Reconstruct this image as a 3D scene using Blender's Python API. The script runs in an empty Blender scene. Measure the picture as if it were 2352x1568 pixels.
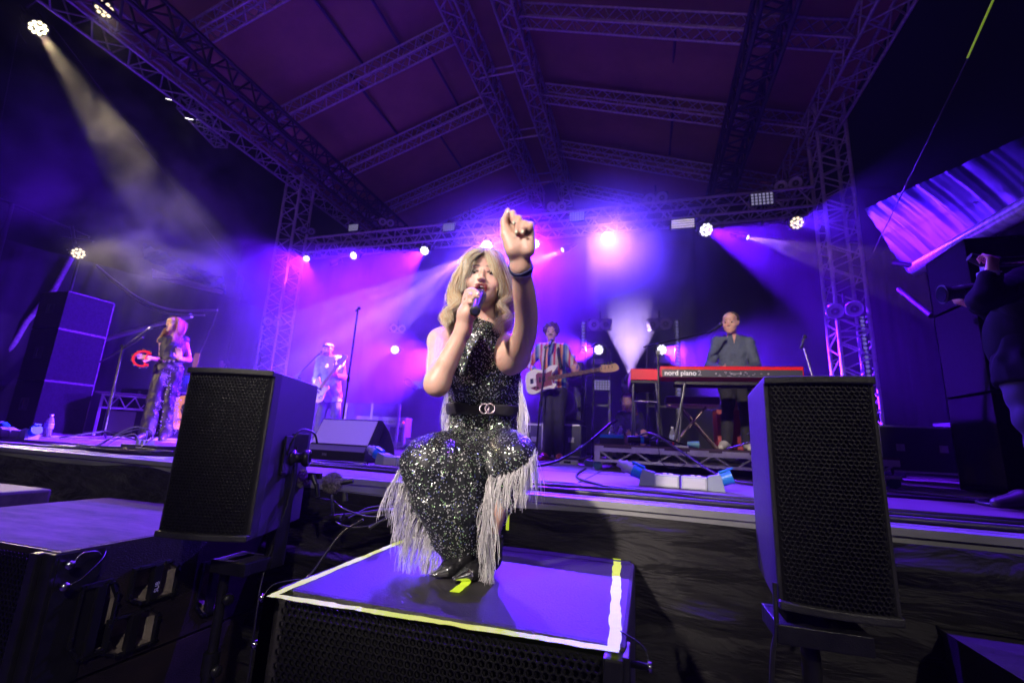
import bpy, bmesh, math, random
import numpy as np
from mathutils import Vector, Matrix, Quaternion
random.seed(7); np.random.seed(7)
S = bpy.context.scene
COL = S.collection
# ------------------------------------------------------------------ camera
HC = 0.22
F = 1045.0
CX_ = Vector((0.95950763, 0.01404533, 0.28133226)); CY_ = Vector((0.27743038, -0.22000674, -0.93521624)); CZ_ = Vector((0.04875957, 0.97539723, -0.21499475))
cam = bpy.data.cameras.new('camera'); co = bpy.data.objects.new('camera', cam); COL.objects.link(co); S.camera = co
co.matrix_world = Matrix(((*CX_, 0), (*CY_, 0), (*CZ_, HC), (0, 0, 0, 1)))
cam.lens = 16; cam.sensor_width = 36; cam.clip_end = 300; cam.clip_start = .04
cam.dof.use_dof = True; cam.dof.focus_distance = 1.5; cam.dof.aperture_fstop = 3.2
# ------------------------------------------------------------------ world, exposure
w = bpy.data.worlds.new('World'); S.world = w; w.use_nodes = True
wn = w.node_tree; bg = wn.nodes['Background']
sky = wn.nodes.new('ShaderNodeTexSky'); sky.sky_type = 'NISHITA'; sky.sun_disc = False
sky.sun_elevation = math.radians(-4); sky.sun_rotation = math.radians(200)
wn.links.new(sky.outputs[0], bg.inputs[0]); bg.inputs[1].default_value = 0.02
S.view_settings.view_transform = 'Standard'; S.view_settings.look = 'None'; S.view_settings.exposure = 0; S.view_settings.gamma = 1
S.cycles.use_denoising = True; S.cycles.volume_bounces = 0; S.cycles.max_bounces = 5; S.cycles.diffuse_bounces = 2; S.cycles.glossy_bounces = 2
S.cycles.transparent_max_bounces = 8; S.cycles.transmission_bounces = 3; S.cycles.sample_clamp_indirect = 4; S.cycles.volume_step_rate = 2; S.cycles.volume_max_steps = 64

def ray(u, v):
    d = Vector((u-1176, 784-v, -F)); return Vector((CX_.dot(d), CY_.dot(d), CZ_.dot(d)))
def at(u, v, y):
    r = ray(u, v); p = r*(y/r.y); p.z += HC; return p
def atv(u, v, u0, y0, off=0.):   # point on the vertical plane that faces the camera through at(u0, 900, y0)
    c = at(u0, 900, y0); n = Vector((c.x, c.y, 0)); d = n.length; n /= d; r = ray(u, v); p = r*((d+off)/r.dot(n)); p.z += HC; return p
def atz(u, v, z):
    r = ray(u, v); p = r*((z-HC)/r.z); p.z += HC; return p
def atx(u, v, x):
    r = ray(u, v); p = r*(x/r.x); p.z += HC; return p

# ------------------------------------------------------------------ materials
MATS = {}
def mat(name, col, rough=.6, metal=0., noise=0., nscale=20., bump=0., bscale=60., emit=None, spec=.5, col2=None, sheen=0., alpha=1., trans=0., sss=0., stretch=None):
    if name in MATS: return MATS[name]
    m = bpy.data.materials.new(name); m.use_nodes = True; nt = m.node_tree; b = nt.nodes['Principled BSDF']
    b.inputs['Base Color'].default_value = (*col, 1); b.inputs['Roughness'].default_value = rough; b.inputs['Metallic'].default_value = metal
    b.inputs['Specular IOR Level'].default_value = spec
    if sheen: b.inputs['Sheen Weight'].default_value = sheen
    if trans: b.inputs['Transmission Weight'].default_value = trans
    if sss:
        b.inputs['Subsurface Weight'].default_value = sss; b.inputs['Subsurface Radius'].default_value = (.012, .005, .003); b.inputs['Subsurface Scale'].default_value = 1
    tc = nt.nodes.new('ShaderNodeTexCoord'); src = tc.outputs['Object']
    if stretch:
        mp = nt.nodes.new('ShaderNodeMapping'); mp.inputs['Scale'].default_value = stretch; nt.links.new(src, mp.inputs[0]); src = mp.outputs[0]
    if noise or col2:
        n = nt.nodes.new('ShaderNodeTexNoise'); n.inputs['Scale'].default_value = nscale; n.inputs['Detail'].default_value = 6; n.inputs['Roughness'].default_value = .65
        nt.links.new(src, n.inputs['Vector'])
        r = nt.nodes.new('ShaderNodeValToRGB'); c2 = col2 or tuple(c*(1-noise) for c in col); c1 = col if col2 else tuple(min(1, c*(1+noise*.6)) for c in col)
        r.color_ramp.elements[0].position = .35; r.color_ramp.elements[1].position = .65
        r.color_ramp.elements[0].color = (*c2, 1); r.color_ramp.elements[1].color = (*c1, 1)
        nt.links.new(n.outputs['Fac'], r.inputs[0]); nt.links.new(r.outputs[0], b.inputs['Base Color'])
        mr = nt.nodes.new('ShaderNodeMapRange'); mr.inputs[3].default_value = max(.02, rough*.75); mr.inputs[4].default_value = min(1, rough*1.25)
        nt.links.new(n.outputs['Fac'], mr.inputs[0]); nt.links.new(mr.outputs[0], b.inputs['Roughness'])
    if bump:
        n2 = nt.nodes.new('ShaderNodeTexNoise'); n2.inputs['Scale'].default_value = bscale; n2.inputs['Detail'].default_value = 4
        nt.links.new(src, n2.inputs['Vector']); bp = nt.nodes.new('ShaderNodeBump'); bp.inputs['Strength'].default_value = bump; bp.inputs['Distance'].default_value = .004
        nt.links.new(n2.outputs['Fac'], bp.inputs['Height']); nt.links.new(bp.outputs[0], b.inputs['Normal'])
    if emit:
        b.inputs['Emission Color'].default_value = (*emit[0], 1); b.inputs['Emission Strength'].default_value = emit[1]
    MATS[name] = m; return m
BLK = lambda: mat('black_paint', (.018, .018, .019), .45, noise=.4, nscale=30, bump=.5, bscale=220)
BLKM = lambda: mat('black_metal', (.02, .02, .022), .35, .3, noise=.3)
ALU = lambda: mat('aluminium', (.55, .55, .57), .38, .85, noise=.25, nscale=12, bump=.1)
ALUP = lambda: mat('dull_aluminium', (.42, .41, .42), .5, .3, noise=.3, nscale=9, bump=.15)
CHR = lambda: mat('chrome', (.75, .75, .78), .18, 1.)
RUB = lambda: mat('cable_rubber', (.022, .021, .024), .42, noise=.2)
CARP = lambda: mat('black_carpet', (.02, .018, .02), .95, noise=.5, nscale=50, bump=.6, bscale=300)
BLUEP = lambda: mat('blue_plastic', (.02, .22, .62), .35)
GREYP = lambda: mat('grey_plastic', (.36, .38, .42), .45, noise=.12)
WHT = lambda: mat('white_plastic', (.75, .75, .75), .4)

# ------------------------------------------------------------------ mesh builder
class MB:
    def __init__(s): s.v = []; s.f = []; s.m = []; s.n = 0; s.sm = []
    def add(s, V, Fc, mi=0, smooth=False):
        V = np.asarray(V, float).reshape(-1, 3); s.v.append(V); b = s.n
        for f in Fc: s.f.append(tuple(int(i)+b for i in f)); s.m.append(mi); s.sm.append(smooth)
        s.n += len(V); return s
    def box(s, a, b, mi=0, bev=0., M=None):
        a = np.minimum(a, b)*1.; b2 = np.maximum(a, b)*1.; c = (a+b2)/2; h = (b2-a)/2
        return s.obox(c, (1, 0, 0), (0, 1, 0), (0, 0, 1), h, mi, bev, M)
    def obox(s, c, ux, uy, uz, h, mi=0, bev=0., M=None):
        bm = bmesh.new(); bmesh.ops.create_cube(bm, size=2)
        for v in bm.verts: v.co = Vector((v.co.x*h[0], v.co.y*h[1], v.co.z*h[2]))
        if bev: bmesh.ops.bevel(bm, geom=list(bm.edges), offset=min(bev, min(h)*.9), segments=2, affect='EDGES', profile=.6)
        B = np.array([ux, uy, uz], float); V = np.array([v.co[:] for v in bm.verts])@B+np.array(c, float)
        if M is not None: V = V@np.array(M.to_3x3()).T+np.array(M.translation)
        s.add(V, [[v.index for v in f.verts] for f in bm.faces], mi); bm.free(); return s
    def cyl(s, p0, p1, r0, r1=None, n=12, mi=0, cap=True, smooth=True):
        r1 = r0 if r1 is None else r1; p0 = np.array(p0, float); p1 = np.array(p1, float); d = p1-p0; L = np.linalg.norm(d)
        if L < 1e-9: return s
        d /= L; a = np.cross(d, (0, 0, 1.) if abs(d[2]) < .9 else (1., 0, 0)); a /= np.linalg.norm(a); b = np.cross(d, a)
        t = np.arange(n)*2*math.pi/n; c = np.cos(t)[:, None]*a+np.sin(t)[:, None]*b
        V = np.vstack([p0+c*r0, p1+c*r1]); s.add(V, [(i, (i+1) % n, n+(i+1) % n, n+i) for i in range(n)], mi, smooth)
        if cap: s.add(V[:n], [tuple(range(n))[::-1]], mi); s.add(V[n:], [tuple(range(n))], mi)
        return s
    def tube(s, P, r, n=8, mi=0, cap=True):
        P = np.array([list(p) for p in P], float); k = len(P)
        R = np.full(k, r) if np.isscalar(r) else np.array(r, float)
        T = np.gradient(P, axis=0); T /= np.linalg.norm(T, axis=1)[:, None]+1e-12
        a = np.cross(T[0], (0, 0, 1.) if abs(T[0][2]) < .9 else (1., 0, 0)); a /= np.linalg.norm(a)
        t = np.arange(n)*2*math.pi/n; V = []
        for i in range(k):
            a = a-T[i]*(a@T[i]); a /= np.linalg.norm(a)+1e-12; b = np.cross(T[i], a)
            V.append(P[i]+(np.cos(t)[:, None]*a+np.sin(t)[:, None]*b)*R[i])
        s.add(np.vstack(V), [(i*n+j, i*n+(j+1) % n, (i+1)*n+(j+1) % n, (i+1)*n+j) for i in range(k-1) for j in range(n)], mi, True)
        if cap: s.add(V[0], [tuple(range(n))[::-1]], mi); s.add(V[-1], [tuple(range(n))], mi)
        return s
    def lathe(s, prof, c=(0, 0, 0), ax=(0, 0, 1), n=20, mi=0, smooth=True):
        ax = np.array(ax, float); ax /= np.linalg.norm(ax); a = np.cross(ax, (0, 0, 1.) if abs(ax[2]) < .9 else (1., 0, 0)); a /= np.linalg.norm(a); b = np.cross(ax, a)
        t = np.arange(n)*2*math.pi/n; c = np.array(c, float)
        V = np.vstack([c+ax*z+(np.cos(t)[:, None]*a+np.sin(t)[:, None]*b)*r for r, z in prof]); k = len(prof)
        s.add(V, [(i*n+j, i*n+(j+1) % n, (i+1)*n+(j+1) % n, (i+1)*n+j) for i in range(k-1) for j in range(n)], mi, smooth); return s
    def prism(s, poly, o, ux, uy, uz, h, mi=0):
        o = np.array(o, float); ux, uy, uz = [np.array(q, float) for q in (ux, uy, uz)]; n = len(poly)
        A = np.array([o+ux*p[0]+uy*p[1] for p in poly]); V = np.vstack([A, A+uz*h])
        s.add(V, [tuple(range(n))[::-1], tuple(range(n, 2*n))]+[(i, (i+1) % n, n+(i+1) % n, n+i) for i in range(n)], mi); return s
    def grid(s, G, mi=0, smooth=True):
        G = np.asarray(G, float); a, b = G.shape[:2]
        s.add(G.reshape(-1, 3), [(i*b+j, (i+1)*b+j, (i+1)*b+j+1, i*b+j+1) for i in range(a-1) for j in range(b-1)], mi, smooth); return s
    def ball(s, c, r, n=14, mi=0):
        r = (r, r, r) if np.isscalar(r) else r; th = np.linspace(0, math.pi, n//2+1)
        V = np.array([[c[0]+r[0]*math.sin(a)*math.cos(2*math.pi*j/n), c[1]+r[1]*math.sin(a)*math.sin(2*math.pi*j/n), c[2]+r[2]*math.cos(a)] for a in th for j in range(n)])
        s.add(V, [(i*n+j, (i+1)*n+j, (i+1)*n+(j+1) % n, i*n+(j+1) % n) for i in range(n//2) for j in range(n)], mi, True); return s
    def build(s, name, mats, parent=None, world=False, fix=True):
        me = bpy.data.meshes.new(name); V = np.vstack(s.v) if s.v else np.zeros((0, 3))
        me.from_pydata(V.tolist(), [], s.f); 
        for m in (mats if isinstance(mats, (list, tuple)) else [mats]): me.materials.append(m)
        me.polygons.foreach_set('material_index', s.m); me.polygons.foreach_set('use_smooth', s.sm)
        if fix:
            bm = bmesh.new(); bm.from_mesh(me); bmesh.ops.recalc_face_normals(bm, faces=bm.faces); bm.to_mesh(me); bm.free()
        me.update(); o = bpy.data.objects.new(name, me); COL.objects.link(o)
        if parent is not None:
            o.parent = parent
            if world and parent.type == 'EMPTY' : o.location = -parent.location
        return o
def thing(name, label, cat, loc=(0, 0, 0), rot=(0, 0, 0), group=None):
    o = bpy.data.objects.new(name, None); o.empty_display_size = .05; COL.objects.link(o); o.location = loc; o.rotation_euler = rot
    o['label'] = label; o['category'] = cat
    if group: o['group'] = group
    return o
def tag(o, label, cat, group=None, kind=None):
    o['label'] = label; o['category'] = cat
    if group: o['group'] = group
    if kind: o['kind'] = kind
    return o
def struct(o): o['kind'] = 'structure'; return o
def kids(o): return [c for c in bpy.data.objects if c.parent == o]
def dup(root, loc=None, rot=None, label=None, group=None):
    def cp(o, par):
        c = o.copy(); COL.objects.link(c); c.parent = par
        for ch in kids(o): cp(ch, c)
        return c
    r = cp(root, None)
    if loc is not None: r.location = loc
    if rot is not None: r.rotation_euler = rot
    if label: r['label'] = label
    if group: r['group'] = group
    return r
def aim(frm, to, up='Y'): return (Vector(to)-Vector(frm)).to_track_quat('-Z', up).to_euler()
def noise1(x, seed, oct=4, sc=1.):
    rs = np.random.RandomState(seed); x = np.asarray(x, float); o = np.zeros_like(x)
    for k in range(oct): o += np.sin(x*sc*(1.7**k)*rs.uniform(.8, 1.2)+rs.uniform(0, 6.3))/(1.5**k)
    return o/2
def noise2(x, y, seed, oct=5, sc=1., per=1.8):
    rs = np.random.RandomState(seed); o = np.zeros_like(np.asarray(x, float)+np.asarray(y, float))
    for k in range(oct*3):
        a = rs.uniform(0, math.pi); f = sc*per**(k//3); o = o+np.sin((x*math.cos(a)+y*math.sin(a))*f+rs.uniform(0, 6.3)+1.3*np.sin((x*math.sin(a)-y*math.cos(a))*f*.6+rs.uniform(0, 6)))/(per**(k//3))
    return o/4
def catmull(P, n=8):
    P = [np.array(list(p), float) for p in P]; P = [2*P[0]-P[1]]+P+[2*P[-1]-P[-2]]; out = []
    for i in range(1, len(P)-2):
        for k in range(n):
            t = k/n; a, b, c, d = P[i-1:i+3]
            out.append(.5*((2*b)+(-a+c)*t+(2*a-5*b+4*c-d)*t*t+(-a+3*b-3*c+d)*t**3))
    out.append(P[-2]); return out
def spotlamp(parent, name, loc, rot, col, e, ang, blend=.4, r=.05, gobo=None):
    L = bpy.data.lights.new(name, 'SPOT'); o = bpy.data.objects.new(name, L); COL.objects.link(o)
    L.energy = e; L.color = col; L.spot_size = math.radians(ang); L.spot_blend = blend; L.shadow_soft_size = r
    o.location = loc; o.rotation_euler = rot; o.parent = parent
    if gobo:
        L.use_nodes = True; nt = L.node_tree; em = nt.nodes['Emission']; tc = nt.nodes.new('ShaderNodeTexCoord')
        wv = nt.nodes.new('ShaderNodeTexNoise'); wv.noise_dimensions = '3D'; mp = nt.nodes.new('ShaderNodeMapping'); nt.links.new(tc.outputs['Normal'], mp.inputs[0])
        mp.inputs['Scale'].default_value = gobo[1]; wv.inputs['Scale'].default_value = gobo[0]; wv.inputs['Detail'].default_value = 1
        nt.links.new(mp.outputs[0], wv.inputs['Vector']); cr = nt.nodes.new('ShaderNodeValToRGB'); cr.color_ramp.elements[0].position = gobo[2]; cr.color_ramp.elements[1].position = gobo[3]
        cr.color_ramp.elements[1].color = (gobo[4],)*3+(1,)
        nt.links.new(wv.outputs['Fac'], cr.inputs[0]); nt.links.new(cr.outputs[0], em.inputs['Strength'])
    return o
# ------------------------------------------------------------------ setting
XE = lambda x: 1.965-.056*x          # line of the stage front edge
def build_setting():
    g = MB(); g.grid(np.array([[[x, y, -1.35] for y in np.linspace(-12, 70, 30)] for x in np.linspace(-60, 60, 30)])); struct(g.build('ground', mat('trampled_ground', (.05, .045, .04), .95, noise=.5, nscale=3, bump=.8, bscale=20)))
    # sky dome : dark night sky far away
    d = MB(); n = 32
    for i in range(9):
        pass
    sk = MB(); sk.ball((0, 20, -5), (110, 110, 90), 40); so = sk.build('sky', mat('night_sky', (.004, .004, .008), 1., emit=((.0006, .0006, .0014), 1.)), fix=False); struct(so)
    m = mat('stage_ply', (.20, .17, .16), .5, noise=.4, nscale=2.2, bump=.35, bscale=90, col2=(.11, .085, .075), stretch=(1, .35, 1))
    x0, x1, yb = -13., 7., 11.4
    dk = MB(); dk.prism([(x0, XE(x0)+.07), (x1, XE(x1)+.07), (x1, yb), (x0, yb)], (0, 0, -.12), (1, 0, 0), (0, 1, 0), (0, 0, 1), .12); st = struct(dk.build('stage', m))
    rb = MB()
    rb.prism([(x0, XE(x0)+.075), (x1, XE(x1)+.075), (x1, XE(x1)+.42), (x0, XE(x0)+.42)], (0, 0, .001), (1, 0, 0), (0, 1, 0), (0, 0, 1), .004)
    mt = mat('ribbed_deck', (.24, .22, .24), .42, noise=.25, nscale=8)
    nt = mt.node_tree; wv = nt.nodes.new('ShaderNodeTexWave'); wv.inputs['Scale'].default_value = 40; wv.bands_direction = 'Y'; tc = nt.nodes.new('ShaderNodeTexCoord'); bp = nt.nodes.new('ShaderNodeBump'); bp.inputs['Strength'].default_value = .6; bp.inputs['Distance'].default_value = .004
    nt.links.new(tc.outputs['Object'], wv.inputs['Vector']); nt.links.new(wv.outputs['Fac'], bp.inputs['Height']); nt.links.new(bp.outputs[0], nt.nodes['Principled BSDF'].inputs['Normal'])
    rb.build('deck_edge_strip', mt, st)
    sm = MB()   # seams between the deck boards
    for x in np.arange(-12.6, 7, 1.22): sm.box((x, 2.75, .0012), (x+.006, 11.3, .0035))
    for y in (3.9, 5.1, 6.4, 7.6, 8.8): sm.box((-12.9, y, .0012), (6.9, y+.006, .003))
    sm.build('board_seams', mat('seam', (.02, .017, .015), .9), st)
    # aluminium edge profile : three stepped rails
    t = MB()
    for (dy0, dy1, z0, z1) in ((0, .075, -.022, .004), (.012, .075, -.06, -.024), (.0, .075, -.098, -.062)):
        t.prism([(x0, XE(x0)+dy0), (x1, XE(x1)+dy0), (x1, XE(x1)+dy1-.004), (x0, XE(x0)+dy1-.004)], (0, 0, z0), (1, 0, 0), (0, 1, 0), (0, 0, 1), z1-z0)
    t.build('edge_trim', mat('edge_aluminium', (.6, .6, .62), .3, .6, noise=.25, nscale=6, stretch=(.3, 1, 1)), st)
    # pit skirt : wrinkled black cloth hanging from the stage edge
    nx, nz = 420, 90; xs = np.linspace(x0, x1, nx); zs = np.linspace(0, 1, nz); X, T = np.meshgrid(xs, zs, indexing='ij')
    top = -.03-.045*(.5+.5*noise1(X, 3, 3, 1.3)); top += .0*X
    Zc = top+(-1.36-top)*T
    sagf = np.exp(-((X+2.9)/.25)**2)*.03
    W = noise2(X*.8, Zc*4.2, 5, 4, 2.2)*.05+noise2(X*.7, Zc*11+X*.8, 11, 3, 3.1)*.035+np.abs(noise2(X*1.4+Zc*2, Zc*7, 17, 3, 4.))*.035
    Yc = XE(X)-.018-(.012+T*.16)-W*np.minimum(1, T*6+.15)
    sk = MB(); sk.grid(np.stack([X, Yc, Zc+sagf], -1)); km = mat('black_molton', (.012, .011, .0115), .5, noise=.5, nscale=7, bump=.5, bscale=420, sheen=.12, spec=.25); kn = km.node_tree; ktc = kn.nodes.new('ShaderNodeTexCoord'); kmp = kn.nodes.new('ShaderNodeMapping'); kmp.inputs['Scale'].default_value = (1.0, 1, 4.4); kmp.inputs['Rotation'].default_value = (0, .15, 0)
    knz = kn.nodes.new('ShaderNodeTexNoise'); knz.inputs['Scale'].default_value = 2.8; knz.inputs['Detail'].default_value = 4; knz.inputs['Roughness'].default_value = .5; knz.inputs['Distortion'].default_value = .4; kbp = kn.nodes.new('ShaderNodeBump'); kbp.inputs['Strength'].default_value = 1.; kbp.inputs['Distance'].default_value = .09
    kn.links.new(ktc.outputs['Object'], kmp.inputs[0]); kn.links.new(kmp.outputs[0], knz.inputs['Vector']); kn.links.new(knz.outputs['Fac'], kbp.inputs['Height']); ob_ = [n for n in kn.nodes if n.type == 'BUMP' and n != kbp][0]; kn.links.new(kbp.outputs[0], ob_.inputs['Normal'])
    o = sk.build('stage_skirt', km, fix=False)
    tag(o, 'wrinkled black cloth skirt hanging along the front of the stage', 'stage skirt')
    # yellow tabs on the skirt edge, emission added to imitate fluorescing under violet light
    for (u, v, lab) in ((1196, 1170, 'short yellow tape tab on the stage skirt right of the singer'), (2332, 1290, 'short yellow tape tab on the stage skirt by the right picture edge')):
        p = atz(u, v, -.08); p.y = XE(p.x)-.075; tb = MB(); tb.box((p.x-.006, p.y-.004, -.135), (p.x+.006, p.y, -.06)); tag(tb.build('tape_tab', mat('yellow_tape_glow', (.48, .72, .03), .5, emit=((.66, .80, .03), .55))), lab, 'tape')
    # black backdrop behind the band, side drapes
    def drape(name, p0, p1, z0, z1, label, col=(.012, .012, .015), amp=.06, seed=1, rough=.8):
        n = 160; k = 14; a = np.array(p0); b = np.array(p1); d = (b-a); L = np.linalg.norm(d); nn = np.array([-d[1], d[0]])/L
        s = np.linspace(0, 1, n)[:, None]; zz = np.linspace(0, 1, k)[None, :]
        off = amp*(noise1(s*L, seed, 4, 5.)+.3*np.sin(s*L*14+zz*2))*(1.0-.25*zz)
        Gx = a[0]+d[0]*s+nn[0]*off; Gy = a[1]+d[1]*s+nn[1]*off; Gz = z0+(z1-z0)*zz+0*s
        q = MB(); q.grid(np.stack([Gx, Gy, Gz], -1)); o = q.build(name, mat('drape_'+str(seed), col, rough, sheen=.2, noise=.3, nscale=3), fix=False); tag(o, label, 'drape')
    drape('backdrop_drape', (-13, 11.1), (7, 11.1), 0, 6.2, 'wide dark pleated backdrop drape behind the whole band', seed=21)
    drape('side_drape', (-12.6, 3.2), (-10.2, 11), 0, 3.6, 'dark side drape behind the left speaker stack', seed=22, col=(.004, .004, .006))
    drape('side_drape', (5.6, 4.6), (4.6, 11), 0, 4.4, 'dark side drape in the right wing beyond the keyboard', seed=23, col=(.004, .004, .006))
build_setting()

# ------------------------------------------------------------------ trusses and roof
def truss_mb(p0, p1, up, w=.3, h=.3, r=.022, rb=.012, bays=10, tri=False, side=None, nb=6, cross=False):
    p0 = np.array(list(p0), float); p1 = np.array(list(p1), float); d = p1-p0; L = np.linalg.norm(d); d /= L
    up = np.array(up, float); up = up-d*(up@d); up /= np.linalg.norm(up); sd = np.cross(d, up)
    cs = [sd*w/2+up*h/2, -sd*w/2+up*h/2, -sd*w/2-up*h/2, sd*w/2-up*h/2] if not tri else [sd*w/2+up*h/2, -sd*w/2+up*h/2, -up*h/2]
    m = MB()
    for c in cs: m.cyl(p0+c, p1+c, r, n=8)
    k = len(cs); st = L/bays
    for i in range(bays):
        a = p0+d*st*i; b = p0+d*st*(i+.5); c2 = p0+d*st*(i+1)
        for q in range(k):
            A, B = cs[q], cs[(q+1) % k]
            if cross and q % 2: A, B = B, A
            m.cyl(a+A, b+B, rb, n=nb, cap=False); m.cyl(b+B, c2+A, rb, n=nb, cap=False)
        if i % 5 == 0:
            for q in range(k): m.cyl(a+cs[q], a+cs[(q+1) % k], rb, n=nb, cap=False)
    for q in range(k): m.cyl(p1+cs[q], p1+cs[(q+1) % k], rb, n=nb, cap=False)
    return m
RT = mat('roof_truss_metal', (.40, .36, .40), .45, .5, noise=.3)
def build_roof():
    R = thing('stage_roof', 'pitched dark stage roof canopy carried on aluminium trusses', 'stage roof', (-2.5, 6, 0))
    xl, xr, xm = -7.75, 3.0, -2.55; zl, zr, zm = 6.35, 6.1, 8.0; y0, y1 = 1.6, 12.2
    cm = mat('roof_canvas', (.24, .16, .065), .75, noise=.22, nscale=.9, bump=.3, bscale=9)
    for (xa, za, xb, zb, sd) in ((xl-.3, zl-.12, xm, zm, 1), (xm, zm, xr+.3, zr-.1, 2)):
        n, k = 60, 60; s = np.linspace(0, 1, n)[:, None]; t = np.linspace(0, 1, k)[None, :]
        X = xa+(xb-xa)*s+0*t; Yy = y0+(y1-y0)*t+0*s; Z = za+(zb-za)*s-.05*np.sin(t*math.pi*6)**2*np.sin(s*math.pi)+.012*noise2(X, Yy, sd, 3, 2)
        q = MB(); q.grid(np.stack([X, Yy, Z], -1)); G2 = np.stack([X, Yy, Z+.03], -1); q.grid(G2); q.build('canopy_panel', cm, R, True, fix=False)
        for j, yy in enumerate((5.3, 7.2, 9.1)):
            pass
    for nm, x, z in (('eave_truss', xl+.1, zl-.38), ('eave_truss', xr-.1, zr-.38)):
        truss_mb((x, y0, z), (x, y1, z), (0, 0, 1), .42, .42, .024, .013, 21, nb=5).build(nm, RT, R, True)
    for x in (-3.02, -2.14): truss_mb((x, 2.6, 7.35), (x, y1, 7.35), (0, 0, 1), .3, .5, .026, .017, 20, nb=5).build('ridge_truss', RT, R, True)
    rg = MB(); 
    for yy in np.arange(3.2, 12, 1.9): rg.cyl((-3.02, yy, 7.1), (-2.14, yy, 7.1), .02); rg.cyl((-3.02, yy+.35, 7.6), (-2.14, yy+.35, 7.6), .02)
    rg.build('ridge_spreader', RT, R, True)
    for yy in (4.3, 6.2, 8.05, 9.95, 11.8):
        for (xa, za, xb, zb) in ((-7.35, 6.08, -3.2, 7.45), (-1.98, 7.45, 2.75, 5.86)):
            truss_mb((xa, yy, za), (xb, yy, zb), (0, 0, 1), .24, .27, .020, .010, 12, nb=5).build('rafter_truss', RT, R, True)
    pm = mat('purlin', (.05, .045, .05), .6)
    for (ys, xz) in (((4.3, 6.2), ((-5.1, 7.1), (.6, 6.95), (-4.3,7.3))), ((6.2, 8.05), ((-5.4, 6.98), (.55, 6.95), (-3.9,7.4))), ((8.05, 9.95), ((-4.6, 7.2), (.6, 6.9)))):
        for (x, z) in xz:
            q = MB(); q.cyl((x, ys[0], z), (x, ys[1], z), .028, n=8); q.build('purlin_pole', pm, R, True)
    for (x, lab) in ((-7.9, 'left aluminium truss tower carrying the roof'), (3.02, 'right aluminium truss tower behind the keyboard player')):
        y = 8.0; T = thing('truss_tower', lab, 'truss tower', (x, y, 0), group='roof support towers')
        truss_mb((0, 0, .1), (0, 0, 6.1), (0, 1, 0), .42, .42, .03, .013, 15).build('tower_truss', mat('tower_metal', (.62, .58, .58), .4, .4, noise=.2), T)
        b = MB(); b.box((-.35, -.35, 0), (.35, .35, .1), bev=.01); b.build('base_plate', BLKM(), T)
    BT = mat('black_truss', (.012, .012, .014), .5)
    for (x, ya, lab) in ((-6.57, 1.9, 'black lifting truss running back under the left roof slope'), (1.62, 2.4, 'black lifting truss running back under the right roof slope')):
        o = truss_mb((x, ya, 5.75), (x, 11.5, 5.75), (0, 0, 1), .42, .42, .036, .018, 20).build('black_truss', BT)
        tag(o, lab, 'truss', 'black trusses hung under the roof')
    # lighting truss over the back of the stage
    o = truss_mb((-7.35, 8.02, 4.32), (2.7, 8.02, 4.4), (0, 0, 1), .34, .34, .026, .014, 22, nb=6).build('lighting_truss', mat('rig_metal', (.5, .46, .48), .4, .5, noise=.2))
    tag(o, 'long horizontal lighting truss crossing the back of the stage', 'truss')
    for (u, v, y0) in ((470, 265, 4.9),):
        a = at(425, 235, 5.2); b = at(520, 282, 6.3); b.z = a.z
        tag(truss_mb(a, b, (0, 0, 1), .25, .25, .02, .011, 5).build('stub_truss', RT), 'short stub of truss sticking out under the left eave', 'truss')
build_roof()
# ------------------------------------------------------------------ lamps
VIO = (.100, .004, 1.); GLV = (.100, .006, 1.); COLD = (.20, .06, 1.); WARM = (1., .78, .5)
def emat(name, col, st): return mat(name, (.02, .02, .02), .4, emit=(col, st))
def make_par(s, lens, name, label, loc, to, col, e, ang, blend=.35, group='round stage wash lamps', spot=True, gobo=None, srad=.04, face=0.):
    d0 = (Vector(to)-Vector(loc)).normalized(); dc = (Vector((0, 0, HC))-Vector(loc)).normalized(); hd = (d0*(1-face)+dc*face).normalized()
    qr = hd.to_track_quat('-Z', 'Y'); R = thing(name, label, 'stage lamp', loc, qr.to_euler(), group); lrot = (qr.inverted() @ d0.to_track_quat('-Z', 'Y')).to_euler()
    b = MB(); b.lathe([(.0, .26*s), (.07*s, .26*s), (.095*s, .2*s), (.11*s, .06*s), (.112*s, -.012*s), (.104*s, -.012*s), (.1*s, .012*s), (0, .012*s)], n=24)
    for k in range(10): a = k*.628; b.box((-.004, .07*s, .07*s), (.004, .118*s, .2*s), M=Matrix.Rotation(a, 4, 'Z'))
    b.build('housing', BLKM(), R)
    l = MB(); pts = [(.026*s, a) for a in (0, 2.094, 4.189)]+[(.074*s, .35+a*2*math.pi/9) for a in range(9)]
    for (rr, a) in pts:
        x, y = rr*math.cos(a), rr*math.sin(a); q = .0225*s
        l.lathe([(q, .0), (q*.8, -.006*s), (q*.4, -.009*s), (0, -.010*s)], (x, y, 0), n=10)
    l.build('lens', lens, R)
    y = MB(); y.tube([(-.125*s, 0, .1*s), (-.125*s, 0, .26*s), (-.08*s, 0, .33*s), (.08*s, 0, .33*s), (.125*s, 0, .26*s), (.125*s, 0, .1*s)], .012*s, 6); y.cyl((0, 0, .33*s), (0, 0, .42*s), .018*s)
    y.build('yoke', BLKM(), R)
    if spot: spotlamp(R, 'lamp_light', (0, 0, -.05), lrot, col, e, ang, blend, srad*s, gobo)
    return R
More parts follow.
